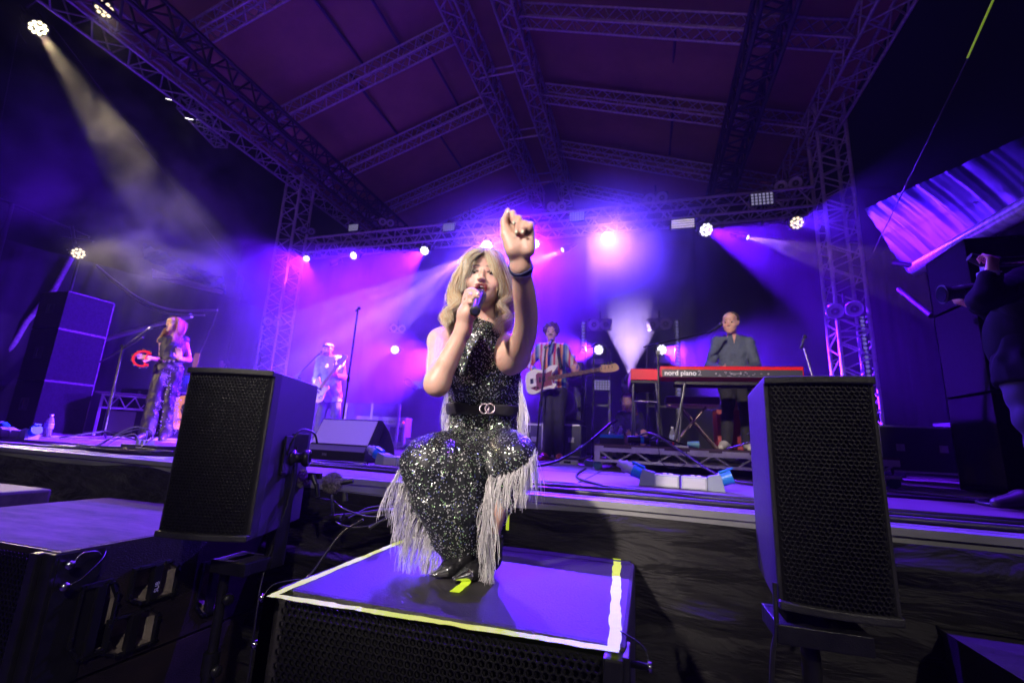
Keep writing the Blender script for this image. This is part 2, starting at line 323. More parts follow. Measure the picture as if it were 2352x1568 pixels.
def make_beam(name, label, loc, to, col, e, ang, lens, s=1., gobo=None, blend=.1):
    R = thing(name, label, 'moving head', loc, aim(loc, to), 'moving head beam lamps')
    b = MB(); b.lathe([(0, .22*s), (.07*s, .2*s), (.085*s, .1*s), (.075*s, .0), (.06*s, -.02*s), (.052*s, .0), (.05*s, .01), (0, .01)], n=20); b.build('head', BLKM(), R)
    l = MB(); l.lathe([(.05*s, .004), (.03*s, -.006), (0, -.01)], n=16); l.build('lens', lens, R)
    y = MB(); y.box((-.115*s, -.03*s, .06*s), (-.09*s, .03*s, .3*s), bev=.006); y.box((.09*s, -.03*s, .06*s), (.115*s, .03*s, .3*s), bev=.006); y.box((-.115*s, -.05*s, .28*s), (.115*s, .05*s, .36*s), bev=.01); y.build('yoke', BLKM(), R)
    spotlamp(R, 'lamp_light', (0, 0, -.03), (0, 0, 0), col, e, ang, blend, .012, gobo)
    return R
LW = emat('lens_white', (.88, .80, 1.), 3.2); LG = emat('lens_glare', (.9, .82, 1.), 22.); LWm = emat('lens_warm', (1., .86, .55), 4.2); LWd = emat('lens_warm_dim', (1., .82, .55), 1.6)
def build_lamps():
    Y = 8.0
    T = lambda x, y, z: Vector((x, y, z))
    tl = 'on the back lighting truss'
    pars = [
     (704, 594, .72, LW, VIO, 2000, 75, T(-6.5, 4.6, .4), 'small round lamp turned sideways at the left end of the back truss'),
     (812, 587, .85, LW, GLV, 3200, 28, T(-12.5, 6.4, 2.6), 'round lamp throwing a violet beam to the left, second from the truss left end'),
     (975, 576, .95, LW, GLV, 25000, 68, T(-7.0, 5.0, .0), 'round lamp lighting the big violet cloud, hung above the left guitarist'),
     (1228, 560, .95, LW, VIO, 6500, 75, T(-2.2, 3, -.5), 'round lamp just right of the raised hand'),
     (1622, 528, 1.15, LW, VIO, 8000, 46, T(4.2, 6.0, 1.5), 'round lamp on the back truss above the keyboard player, beam going right'),
     (1830, 512, 1.05, LWd, (.08, .010, 1.), 1300, 44, at(2230, 470, 5.5), 'round lamp at the right end of the back truss aimed at the shiny tarpaulin')]
    for (u, v, s, ln, c, e, an, to, lab) in pars:
        make_par(s, ln, 'par_lamp', lab, at(u, v, Y-.1), to, c, e, an, face=.62)
    for (u, v, to, lab) in ((1118, 565, T(-.8, 1.6, -.2), 'glaring round lamp above the singer head, brightest on the truss'), (1395, 546, T(.2, 1.3, -.1), 'glaring round lamp on the truss between bassist and keyboard player')):
        make_par(1.0, LG, 'par_lamp', lab, at(u, v, Y-.1), to, (.10, .035, 1), 4600, 60, .9)
    for (u, v, to, e, lab) in ((907, 803, T(-6, 2.5, .5), 900, 'round floor lamp shining between guitarist and singer'), (1375, 803, T(-4.5, 6.2, 1.2), 4200, 'round floor lamp throwing a beam left behind the bassist'), (1520, 803, T(3.6, 6.6, .6), 4200, 'round floor lamp throwing a beam right behind the keyboard'), (1020, 822, T(-5.4, 6.2, 1.2), 5200, 'round floor lamp behind the singer lighting the haze to the left')):
        make_par(.95, LW, 'par_lamp', lab, at(u, v, 8.6), to, (.105, .008, 1), e*(3.0 if u == 1020 else 2.2), 75 if e > 1000 else 50, .8, group='round floor lamps behind the band', face=.6)
    # moving heads with breakup patterns
    P = at(1070, 590, 7.9); make_beam('moving_head', 'moving head fanning pale rays down to the left of the singer', P, at(700, 840, 6.4), (.25, .10, 1), 38000, 32, LW, 1., gobo=(9, (1, 1, .12), .48, .55, 1.8))
    P = at(1292, 574, 7.9); make_beam('moving_head', 'moving head fanning pale rays left towards the raised wrist', P, at(1120, 650, 6.9), (.26, .09, 1), 11000, 24, LW, .9, gobo=(7, (1, 1, .12), .46, .55, 1.8))
    P = at(1717, 545, 7.9); make_beam('moving_head', 'moving head fanning pinkish rays to the right above the keyboard player', P, at(1990, 606, 7.2), (.8, .35, .75), 2600, 24, emat('lens_pink', (1, .8, .75), 7), .8, gobo=(9, (1, 1, .12), .47, .56, 1.8))
    P = at(760, 607, 7.9); make_beam('moving_head', 'small moving head with a thin beam to the left beside the tower', P, at(560, 665, 7.2), COLD, 1800, 17, LW, .7)
    P = at(932, 871, 8.4); make_beam('moving_head', 'small floor moving head shooting a thin beam up to the left', P, at(690, 660, 7.0), COLD, 2600, 11, LW, .8, gobo=(9, (1, 1, .12), .44, .55, 1.8))
    P = at(1447, 868, 6.9); make_beam('moving_head', 'floor moving head shooting a ribbed plume of light straight up beside the keyboards', P, at(1449, 700, 9.6), (.55, .36, 1), 5000, 25, LW, 1., gobo=(42, (1.4, 1.4, .05), .42, .56, 1.9), blend=.15)
    # warm wash lamps on the left
    make_par(1.15, LWm, 'par_lamp', 'big warm white lamp glowing in the upper left corner', at(88, 65, 3.3), at(330, 420, 4.6), WARM, 1500, 24, .5, 'warm front wash lamps', srad=.05, face=.45)
    make_par(1.05, LWd, 'par_lamp', 'warm lamp seen from the side at the top edge, right of the big corner lamp', at(240, 22, 3.3), at(300, 300, 2.6), WARM, 60, 30, .5, 'warm front wash lamps', face=.2)
    make_par(1.1, LWd, 'par_lamp', 'warm white lamp on the pole above the left speaker stack', at(180, 582, 5.6), at(420, 760, 4.6), WARM, 900, 50, .8, 'warm front wash lamps', face=.6)
    q = MB(); q.cyl(at(-60, -60, 3.4), at(330, -8, 3.4), .03); q.cyl(at(60, 20, 3.4), at(110, -20, 3.4), .02); q.tube(catmull([at(60, 30, 3.35), at(45, 70, 3.35), at(60, 100, 3.3)]), .006)
    tag(q.build('rigging_bar', BLKM()), 'dark lamp bar in the upper left corner holding the warm lamps', 'lamp bar')
    # bright white patches under left eave, source unknown, built as floodlights
    for (u, v, s, lab) in ((398, 226, .10, 'larger bright white patch under the left eave, built as a floodlight'), (440, 270, .085, 'smaller bright white patch under the left eave, built as a floodlight')):
        P = at(u, v, 5.4); R = thing('flood_lamp', lab, 'floodlight', P, (math.radians(60), 0, .6), 'floodlights under the left eave')
        b = MB(); b.box((-s*1.1, -s*.8, 0), (s*1.1, s*.8, .05), bev=.01); b.build('housing', BLKM(), R)
        l = MB(); l.prism([(-s, -s*.7), (s*.3, -s*.75), (s, s*.1), (-s*.5, s*.6)], (0, 0, -.012), (1, 0, 0), (0, 1, 0), (0, 0, 1), .01); l.build('lens', emat('flood_white', (1, .95, .9), 5), R)
    # audience blinders : pairs of round reflectors
    refl = mat('reflector', (.30, .28, .32), .3, .7, noise=.2)
    def blinder(P, to, s, lab):
        R = thing('blinder_lamp', lab, 'blinder lamp', P, aim(P, to), 'pairs of round unlit blinder lamps')
        b = MB(); b.box((-.2*s, -.1*s, .02*s), (.2*s, .1*s, .1*s), bev=.02*s); b.build('housing', BLKM(), R)
        for sx in (-1, 1):
            r = MB(); r.lathe([(.092*s, .02*s), (.098*s, -.01*s), (.088*s, -.012*s), (.06*s, .012*s), (.056*s, .004*s), (.05*s, .016*s), (.03*s, .03*s), (.012*s, .02*s), (0, .012*s)], (sx*.098*s, 0, 0), n=24); r.build('reflector', refl, R)
        y = MB(); y.cyl((0, 0, .05*s), (0, .22*s, .05*s), .014*s); y.build('bracket', BLKM(), R)
    dn = T(-.5, 0, 1)
    for (u, v, y, s, lab) in ((888, 511, 8, .85, 'pair of round blinder lamps above the left part of the truss'), (1078, 496, 8, .8, 'faint pair of round blinder lamps left of the raised hand'), (1279, 475, 8, 1.0, 'pair of round blinder lamps just right of the raised hand'), (1506, 456, 8, 1.1, 'pair of round blinder lamps above the truss right of centre'), (1810, 425, 8, 1.1, 'pair of round blinder lamps at the right end above the truss'), (707, 530, 7.9, .8, 'faint pair of round blinder lamps by the left tower top'),
        (627, 740, 7.7, 1.0, 'pair of round blinder lamps half way up the left tower'), (914, 754, 8.6, .9, 'pair of round blinder lamps between guitarist and singer'), (1378, 745, 8.2, 1.1, 'pair of round blinder lamps above the lamp behind the bass neck'), (1514, 744, 8.2, 1.12, 'pair of round blinder lamps left of the keyboard player'), (1940, 712, 7.6, 1.2, 'big pair of round blinder lamps on the right tower')):
        P = at(u, v, y); blinder(P, dn+Vector((0, 0, 0)), s, lab)
    # led matrix panels
    pm = emat('panel_led', (.5, .45, .8), .5)
    for (u, v, s, lab) in ((1031, 522, .8, 'dim square-dotted lamp panel left of the glaring lamp'), (1325, 497, .9, 'dim square-dotted lamp panel right of the raised hand'), (1750, 457, 1.1, 'dim square-dotted lamp panel near the right end of the truss'), (812, 578-55, .75, 'faint dotted lamp panel at the left part of the truss'), (958, 905-22, .8, 'faint dotted lamp panel on the floor left of the singer elbow'), (1383, 884, .95, 'dotted lamp panel behind the bass headstock')):
        P = at(u, v, 8.0-.25 if v < 600 else 8.6); R = thing('matrix_light', lab, 'lamp panel', P, group='dotted lamp panels')
        b = MB(); b.box((-.16*s, 0, -.1*s), (.16*s, .05, .1*s), bev=.005); b.build('housing', BLKM(), R)
        l = MB()
        for i in range(6):
            for j in range(4): x = (-.13+i*.052)*s; z = (-.075+j*.05)*s; l.box((x-.016*s, -.008, z-.016*s), (x+.016*s, 0.002, z+.016*s))
        l.build('lens', pm, R)
    # strobe batten
    P = at(1568, 514, 7.8); R = thing('strobe_lamp', 'pale rectangular strobe lamp hung under the truss', 'strobe lamp', P, (math.radians(12), 0, 0))
    b = MB(); b.box((-.21, 0, -.09), (.21, .08, .1), bev=.01); b.build('housing', BLKM(), R); l = MB()
    for k in range(4): l.cyl((-.185, -.012, -.06+k*.04), (.185, -.012, -.06+k*.04), .014)
    l.build('tube', emat('strobe_tube', (.85, .7, .8), .75), R)
    # vertical dot strips
    for (u0, v0, u1, v1, y, n, lab) in ((1340, 738, 1340, 806, 8.3, 9, 'short column of dots behind the bassist head'), (1554, 735, 1560, 950, 8.3, 26, 'tall column of dots behind the keyboards'), (1978, 722, 2006, 890, 7.8, 16, 'bright column of dots beside the right tower'), (607, 735, 592, 850, 7.8, 14, 'column of dots beside the left tower'), (1066, 700, 1066, 980, 8.6, 24, 'faint column of dots behind the singer')):
        a = at(u0, v0, y); b2 = at(u1, v1, y); b2.x = a.x; R = thing('dot_strip', lab, 'lamp strip', (a.x, a.y, b2.z), group='vertical strips of dot lamps'); h = a.z-b2.z
        b = MB(); b.box((-.05, .0, 0), (.05, .05, h), bev=.005); b.build('housing', BLKM(), R); l = MB()
        for k in range(n): l.lathe([(.028, -.004), (.02, -.012), (0, -.016)], (0, 0, h*(k+.5)/n), (0, 1, 0), n=10); 
        l.build('lens', emat('dot_led', (.35, .3, .75), .35), R)
    # par brackets, drop cables below the truss
    for (u, v) in ((1070, 570),): pass
build_lamps()
def front_light(name, label, loc, to, col, e, ang, r, blend=.6):
    R = make_par(1.2, LWm, 'front_lamp', label, loc, to, col, e, ang, blend, 'front of house lamps', srad=r)
front_light('front_lamp', 'front of house lamp behind the camera to the left', (-4.0, -7.5, 5.2), (-.6, 1.5, .45), (1, .86, .78), 8200, 10, .25, .9)
front_light('front_lamp', 'front of house lamp behind the camera to the right', (4.5, -7.0, 6.4), (-1.35, 1.4, -.3), (1, .88, .80), 1500, 30, .15)
front_light('front_lamp', 'front of house lamp aimed at the keyboard player', (-2.2, -7, 4.6), (1.0, 6, 1.15), (1, .84, .72), 7000, 13, .05, .8)
front_light('front_lamp', 'front of house lamp aimed at the bassist', (-1.2, -7, 5.0), (-1.1, 5.8, 1.2), (1, .86, .80), 3600, 8, .05, .8)
front_light('front_lamp', 'front of house lamp aimed at the left guitarist', (-3.6, -7, 5.2), (-5.2, 6.5, 1.1), (.9, .86, 1), 2800, 8, .05, .8)
front_light('front_lamp', 'front of house lamp aimed at the tambourine singer', (-7, -7, 5.0), (-6.0, 4.8, .9), (1, .74, .46), 9000, 10, .06, .8)
front_light('front_lamp', 'added fill lamp brightening the stage roof in place of ambient light', (-2.5, -10, 3.2), (-2.5, 6, 6.8), (1, .55, .72), 600, 50, .3, .9)  # added lamp standing in for ambient light on the roof trusses
for (x, e, lab) in ((-3.0, 3600, 'violet wash lamp hung high above the front of the stage on the left'), (1.2, 3000, 'violet wash lamp hung high above the front of the stage on the right')):
    make_par(1.0, LW, 'par_lamp', lab, (x, 3.7, 6.5), (x*.35+.1, 1.5, -.2), (.115, .010, 1), e, 58, .8, 'overhead wash lamps')
def build_haze():
    def vol(name, dens, aniso, a, b, col=(.9, .9, .92)):
        m = bpy.data.materials.new(name); m.use_nodes = True; nt = m.node_tree; nt.nodes.clear(); o = nt.nodes.new('ShaderNodeOutputMaterial'); p = nt.nodes.new('ShaderNodeVolumePrincipled')
        p.inputs['Color'].default_value = (*col, 1); p.inputs['Density'].default_value = dens; p.inputs['Anisotropy'].default_value = aniso; nt.links.new(p.outputs[0], o.inputs['Volume'])
        q = MB(); q.box(a, b); ob = q.build(name, m); return ob, m, nt, p
    o, m, nt, p = vol('haze', .0007, .3, (-30, -14, -2.4), (26, 30, 13)); o['kind'] = 'stuff'; o['label'] = 'thin even stage haze filling the air'; 
    o, m, nt, p = vol('smoke', .06, .6, (-12.4, 4.6, .02), (6.5, 11.0, 5.2)); o['kind'] = 'stuff'; o['label'] = 'drifting stage smoke behind the band'
    tc = nt.nodes.new('ShaderNodeTexCoord'); n = nt.nodes.new('ShaderNodeTexNoise'); n.inputs['Scale'].default_value = .45; n.inputs['Detail'].default_value = 3; mr = nt.nodes.new('ShaderNodeMapRange')
    nt.links.new(tc.outputs['Object'], n.inputs['Vector']); nt.links.new(n.outputs['Fac'], mr.inputs[0]); mr.inputs[1].default_value = .38; mr.inputs[2].default_value = .66; mr.inputs[3].default_value = .25; mr.inputs[4].default_value = 1.6
    # fade towards the open front, the top and the right wing
    sp = nt.nodes.new('ShaderNodeSeparateXYZ'); nt.links.new(tc.outputs['Object'], sp.inputs[0])
    def ramp(sock, a, b, lo, hi):
        r = nt.nodes.new('ShaderNodeMapRange'); r.interpolation_type = 'SMOOTHSTEP'; r.inputs[1].default_value = a; r.inputs[2].default_value = b; r.inputs[3].default_value = lo; r.inputs[4].default_value = hi; nt.links.new(sock, r.inputs[0]); return r.outputs[0]
    def mul(a, b):
        x = nt.nodes.new('ShaderNodeMath'); x.operation = 'MULTIPLY'; nt.links.new(a, x.inputs[0]); 
        if isinstance(b, float): x.inputs[1].default_value = b
        else: nt.links.new(b, x.inputs[1])
        return x.outputs[0]
    d = mul(mr.outputs[0], ramp(sp.outputs[1], 4.8, 7.2, 0, 1)); d = mul(d, ramp(sp.outputs[2], 3.4, 5.1, 1, 0)); d = mul(d, ramp(sp.outputs[0], 1.0, 3.4, 1, .18)); d = mul(d, ramp(sp.outputs[0], -10.8, -7.6, 0, 1)); d = mul(d, .085)
    nt.links.new(d, p.inputs['Density'])
    # smoke puff added to show the upright beam, denser upwards to even its brightness
    c = at(1447, 868, 6.9); o, m, nt, p = vol('smoke', .6, .1, (c.x-.62, c.y-.5, c.z+.05), (c.x+.9, c.y+2.3, c.z+2.3)); o['kind'] = 'stuff'; o['label'] = 'added dense smoke that shows the upright beam left of the keyboards'
    tc = nt.nodes.new('ShaderNodeTexCoord'); sp = nt.nodes.new('ShaderNodeSeparateXYZ'); nt.links.new(tc.outputs['Generated'], sp.inputs[0]); n = nt.nodes.new('ShaderNodeTexNoise'); n.inputs['Scale'].default_value = 2.5; nt.links.new(tc.outputs['Object'], n.inputs['Vector'])
    d = ramp(sp.outputs[2], .80, .99, 1, 0); d = mul(d, ramp(n.outputs['Fac'], .25, .75, .6, 1.)); d = mul(d, sp.outputs[2]); d = mul(d, sp.outputs[2]); d = mul(d, 1.5); nt.links.new(d, p.inputs['Density'])
    # warm patch of smoke drifting through the upper left beam
    c0 = at(88, 65, 3.3); c1 = at(480, 560, 5.4)
    lo = [min(c0[i], c1[i])-.9 for i in range(3)]; hi = [max(c0[i], c1[i])+.9 for i in range(3)]
    o, m, nt, p = vol('smoke', .3, .2, lo, hi); o['kind'] = 'stuff'; o['label'] = 'ragged smoke drifting through the warm upper left beam'
    tc = nt.nodes.new('ShaderNodeTexCoord'); n = nt.nodes.new('ShaderNodeTexNoise'); n.inputs['Scale'].default_value = 1.3; n.inputs['Detail'].default_value = 3; n.inputs['Distortion'].default_value = .4
    nt.links.new(tc.outputs['Object'], n.inputs['Vector']); d = ramp(n.outputs['Fac'], .42, .66, 0., .13)
    sp = nt.nodes.new('ShaderNodeSeparateXYZ'); nt.links.new(tc.outputs['Generated'], sp.inputs[0])
    for k in range(3): d = mul(d, ramp(sp.outputs[k], 0., .15, 0, 1)); d = mul(d, ramp(sp.outputs[k], .85, 1., 1, 0))
    nt.links.new(d, p.inputs['Density'])
build_haze()
# ------------------------------------------------------------------ foreground and stage gear
def hexgrill(w, h, pitch, hole, thk, n=6, curve=0.):
    """perforated plate in local XZ, facing -Y, x centred, z from 0"""
    m = MB(); dx = pitch; dz = pitch*.8660254; R = pitch/math.sqrt(3); a6 = np.arange(6)*math.pi/3+math.pi/6
    an = np.arange(n)*2*math.pi/n+math.pi/6; V = []; Fc = []; k = 0
    nz = int(h/dz); nx = int(w/dx)
    oh = np.array([[math.cos(a)*R, math.sin(a)*R] for a in a6]); ih = np.array([[math.cos(a)*hole/2, math.sin(a)*hole/2] for a in an])
    for j in range(nz):
        for i in range(nx-(j % 2)):
            cx = -w/2+dx*(i+.5+(j % 2)*.5)+(w-nx*dx)/2; cz = dz*(j+.5)+(h-nz*dz)/2; cy = -curve*(1-(2*cx/w)**2)
            for p in oh: V.append((cx+p[0], cy, cz+p[1]))
            for p in ih: V.append((cx+p[0], cy+.0004, cz+p[1]))
            for p in ih: V.append((cx+p[0], cy+thk, cz+p[1]))
            if n == 6:
                for q in range(6): q2 = (q+1) % 6; Fc.append((k+q, k+q2, k+6+q2, k+6+q)); Fc.append((k+6+q, k+6+q2, k+12+q2, k+12+q))
            else:
                for q in range(12):
                    q2 = (q+1) % 12; o1 = ((q+1)//2) % 6; o0 = (q//2) % 6
                    if q % 2 == 0: Fc.append((k+o0, k+6+q2, k+6+q)); 
                    if q % 2 == 1: Fc.append((k+o0, k+(o0+1) % 6, k+6+q2, k+6+q))
                    else: pass
                    Fc.append((k+6+q, k+6+q2, k+18+q2, k+18+q))
            k += 6+2*n
    m.add(V, Fc); return m
def frame_mb(w, h, t, d, y0=0.):
    m = MB(); m.box((-w/2, y0, 0), (-w/2+t, y0+d, h), bev=.002); m.box((w/2-t, y0, 0), (w/2, y0+d, h), bev=.002); m.box((-w/2+t, y0, 0), (w/2-t, y0+d, t), bev=.002); m.box((-w/2+t, y0, h-t), (w/2-t, y0+d, h), bev=.002); return m
GRL = lambda: mat('grille_steel', (.008, .008, .009), .5, .3, noise=.3, nscale=14)
FOAM = lambda: mat('grille_foam', (.004, .004, .005), .95)
TAPE = lambda: mat('yellow_tape_glow', (.80, .88, .05), .5)  # shares the tab material, whose emission keeps the tape bright
SUBP = lambda: mat('sub_paint', (.05, .045, .05), .5, noise=.6, nscale=5, bump=.7, bscale=160, col2=(.026, .024, .028), stretch=(.6, 2.5, 1))
def tape_strip(mb, pts, wd, z=.0012, wav=.003, seed=0):
    P = np.array([list(p)[:2] for p in pts], float); k = 60; t = np.linspace(0, 1, k); seg = np.linspace(0, 1, len(P)); X = np.interp(t, seg, P[:, 0]); Yy = np.interp(t, seg, P[:, 1])
    d = P[-1]-P[0]; d /= np.linalg.norm(d); n = np.array([-d[1], d[0]]); L = np.linalg.norm(P[-1]-P[0]); o1 = noise1(t*L, seed, 4, 25)*wav; o2 = noise1(t*L, seed+1, 4, 25)*wav
    zz = pts[0][2]+z+np.abs(noise1(t*L, seed+2, 4, 40))*.0015
    G = np.stack([np.stack([X+n[0]*(wd/2+o1), Yy+n[1]*(wd/2+o1), zz], -1), np.stack([X-n[0]*(wd/2+o2), Yy-n[1]*(wd/2+o2), zz+.0003], -1)], 1); mb.grid(G, smooth=False)
def build_center_sub():
    x0, x1, y0, y1, zt, zb = -.985, -.045, 1.105, 1.915, -.2, -.775; cx = (x0+x1)/2; w = x1-x0
    R = thing('sub_speaker', 'black grille-fronted sub speaker edged with yellow tape, the singer crouches on it', 'speaker', (cx, y0, zb), group='pit sub speakers')
    b = MB(); b.box((-w/2+.004, .03, 0), (w/2-.004, y1-y0, zt-zb), bev=.012); b.build('cabinet', SUBP(), R)
    g = hexgrill(w-.1, zt-zb-.03, .0185, .0148, .006, 12); g.build('grille', GRL(), R, fix=False).location = (0, .002, .012)
    f = MB(); f.box((-w/2+.05, .022, .01), (w/2-.05, .029, zt-zb-.012)); f.build('grille_foam', FOAM(), R)
    for s in (-1, 1):
        f = MB(); f.box((s*(w/2-.05), -.012, 0), (s*(w/2-.008), .06, zt-zb-.012), bev=.006); f.box((s*(w/2-.012), .0, 0), (s*(w/2+.004), .09, zt-zb-.01), bev=.003)
        for z in (.03, .25, .42): f.cyl((s*(w/2+.004), .04, z), (s*(w/2+.010), .04, z), .012)
        fr = f.build('rigging_flange', BLKM(), R)
        for z in (zt-zb-.035, zt-zb-.15):
            p = MB(); p.lathe([(0, 0), (.007, 0), (.007, .035), (.011, .036), (.011, .045), (.0, .047)], (s*(w/2+.004), .04, z), (s, 0, 0), 12); p.build('locking_pin', CHR(), R)
        q = MB(); q.tube(catmull([(s*(w/2+.045), .04, zt-zb-.035), (s*(w/2+.03), .06, zt-zb-.005), (s*(w/2-.02), .1, zt-zb+.004), (s*(w/2+.01), .13, zt-zb-.02)]), .002, 6); q.build('pin_cord', BLKM(), R)
    T = lambda u, v: (atz(u, v, zt)-R.location)
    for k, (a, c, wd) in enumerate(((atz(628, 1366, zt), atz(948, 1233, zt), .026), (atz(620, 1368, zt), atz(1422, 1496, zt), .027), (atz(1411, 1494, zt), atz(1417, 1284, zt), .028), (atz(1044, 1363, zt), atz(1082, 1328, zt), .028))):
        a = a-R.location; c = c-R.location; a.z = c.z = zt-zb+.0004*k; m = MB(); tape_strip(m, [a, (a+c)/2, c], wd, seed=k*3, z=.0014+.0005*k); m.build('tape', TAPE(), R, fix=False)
    m = MB(); n = 60; xs = np.linspace(-.05, w/2-.02, n); G = np.stack([np.stack([xs, y1-y0-.055+.008*noise1(xs, 4, 4, 30), 0*xs+zt-zb+.002], -1), np.stack([xs, 0*xs+y1-y0-.02, 0*xs+zt-zb+.004+.002*np.abs(noise1(xs, 8, 3, 60))], -1), np.stack([xs, 0*xs+y1-y0+.004, 0*xs+zt-zb+.003], -1), np.stack([xs, 0*xs+y1-y0+.006, 0*xs+zt-zb-.05], -1)], 1); m.grid(G); m.build('rear_shade_strip', mat('painted_shade_black', (.02, .02, .02), .7), R, fix=False)  # last sheet: dark strip standing in for the stage shadow on the box top
    # lower box of the stack
    R2 = thing('sub_speaker', 'lower sub speaker hidden under the taped one', 'speaker', (cx, y0, -1.35), group='pit sub speakers'); b = MB(); b.box((-w/2+.004, .01, 0), (w/2-.004, y1-y0, .573), bev=.012); b.build('cabinet', SUBP(), R2); hexgrill(w-.1, .54, .0185, .0145, .004).build('grille', GRL(), R2, fix=False)
build_center_sub()

def port(parent, c, ux, uy, un, w, h, tilt, mats, depth=.12):
    """hexagonal recessed port with bar: c centre, ux/uy in plane, un outward"""
    poly = [(-.5, -.28), (-.22, -.5), (.5, -.5), (.5, .26), (.26, .5), (-.5, .5)]
    ca, sa = math.cos(tilt), math.sin(tilt); P = np.array([[x*w, y*h] for x, y in poly]); c = np.array(c, float); ux, uy, un = [np.array(q, float) for q in (ux, uy, un)]
    U = ux*ca+uy*sa; W = -ux*sa+uy*ca
    def ring(s, d): return np.array([c+U*p[0]*s+W*p[1]*s+un*d for p in P])
    m = MB(); rr = [ring(1.12, .0015), ring(1.10, .012), ring(.98, .014), ring(.93, .003), ring(.86, -.04), ring(.62, -depth)]; k = 6
    rr[4] = ring(.84, -.02); rr[5] = ring(.42, -.075); m.add(np.vstack(rr[3:]), [(i*k+j, i*k+(j+1) % k, (i+1)*k+(j+1) % k, (i+1)*k+j) for i in range(2) for j in range(k)]+[tuple(range(2*k, 3*k))]); m.build('port_horn', mats[0], parent, fix=False)
    m = MB(); m.add(np.vstack(rr[:4]), [(i*k+j, i*k+(j+1) % k, (i+1)*k+(j+1) % k, (i+1)*k+j) for i in range(3) for j in range(k)]); m.build('port_frame', mats[1], parent, fix=False)
    r = MB(); e = ring(1.06, .013)
    for j in range(6):
        a, b = e[j], e[(j+1) % 6]
        for t in (.15, .85): q = a+(b-a)*t; r.cyl(q-un*.002, q+un*.005, .005, n=8)
    a = c-W*h*.52; b = c+W*h*.52; r.obox((a+b)/2+un*.004, tuple(U), tuple(W), tuple(un), (.016, h*.5, .012), bev=.004); rb = r.build('port_bar', mats[1], parent)
    return U, W
def text_mesh(txt, size, name, m, parent, M, ext=.0006, align='CENTER', bold=0.):
    c = bpy.data.curves.new(name, 'FONT'); c.body = txt; c.size = size; c.extrude = ext; c.align_x = align; c.align_y = 'CENTER'; c.offset = bold; o = bpy.data.objects.new(name, c)
    COL.objects.link(o); dg = bpy.context.evaluated_depsgraph_get(); me = bpy.data.meshes.new_from_object(o.evaluated_get(dg)); me.materials.clear(); me.materials.append(m); bpy.data.objects.remove(o)
    me.transform(M); ob = bpy.data.objects.new(name, me); COL.objects.link(ob); ob.parent = parent; return ob
def basis(c, ux, uy, un):
    M = Matrix.Identity(4)
    for i, a in enumerate((ux, uy, un)):
        for k in range(3): M[k][i] = a[k]
    for k in range(3): M[k][3] = c[k]
    return M
def holed_box(w0, w1, d0, d1, h, side, holes):
    """box whose x=side face is pierced by hexagonal holes (cy, cz, w, h)"""
    m = MB(); V = [(x, y, z) for x in (w0, w1) for y in (d0, d1) for z in (0, h)]; F_ = {'l': (0, 1, 3, 2), 'r': (4, 6, 7, 5), 'f': (0, 4, 5, 1), 'b': (2, 3, 7, 6), 'd': (0, 2, 6, 4), 'u': (1, 5, 7, 3)}
    m.add(V, [f for k, f in F_.items() if k != side]); x = w0 if side == 'l' else w1; bm = bmesh.new(); loops = [[(d0, 0), (d1, 0), (d1, h), (d0, h)]]
    for (cy, cz, w, hh, fl) in holes: loops.append([(cy+fl*px*w*1.06, cz+py*hh*1.06) for px, py in ((-.5, -.28), (-.22, -.5), (.5, -.5), (.5, .26), (.26, .5), (-.5, .5))])
    for lp in loops:
        vs = [bm.verts.new((x, a, b)) for a, b in lp]
        for i in range(len(vs)): bm.edges.new((vs[i], vs[(i+1) % len(vs)]))
    bmesh.ops.triangle_fill(bm, use_beauty=True, use_dissolve=False, edges=list(bm.edges)); bm.verts.index_update(); m.add([v.co[:] for v in bm.verts], [[v.index for v in f.verts] for f in bm.faces]); bm.free(); return m
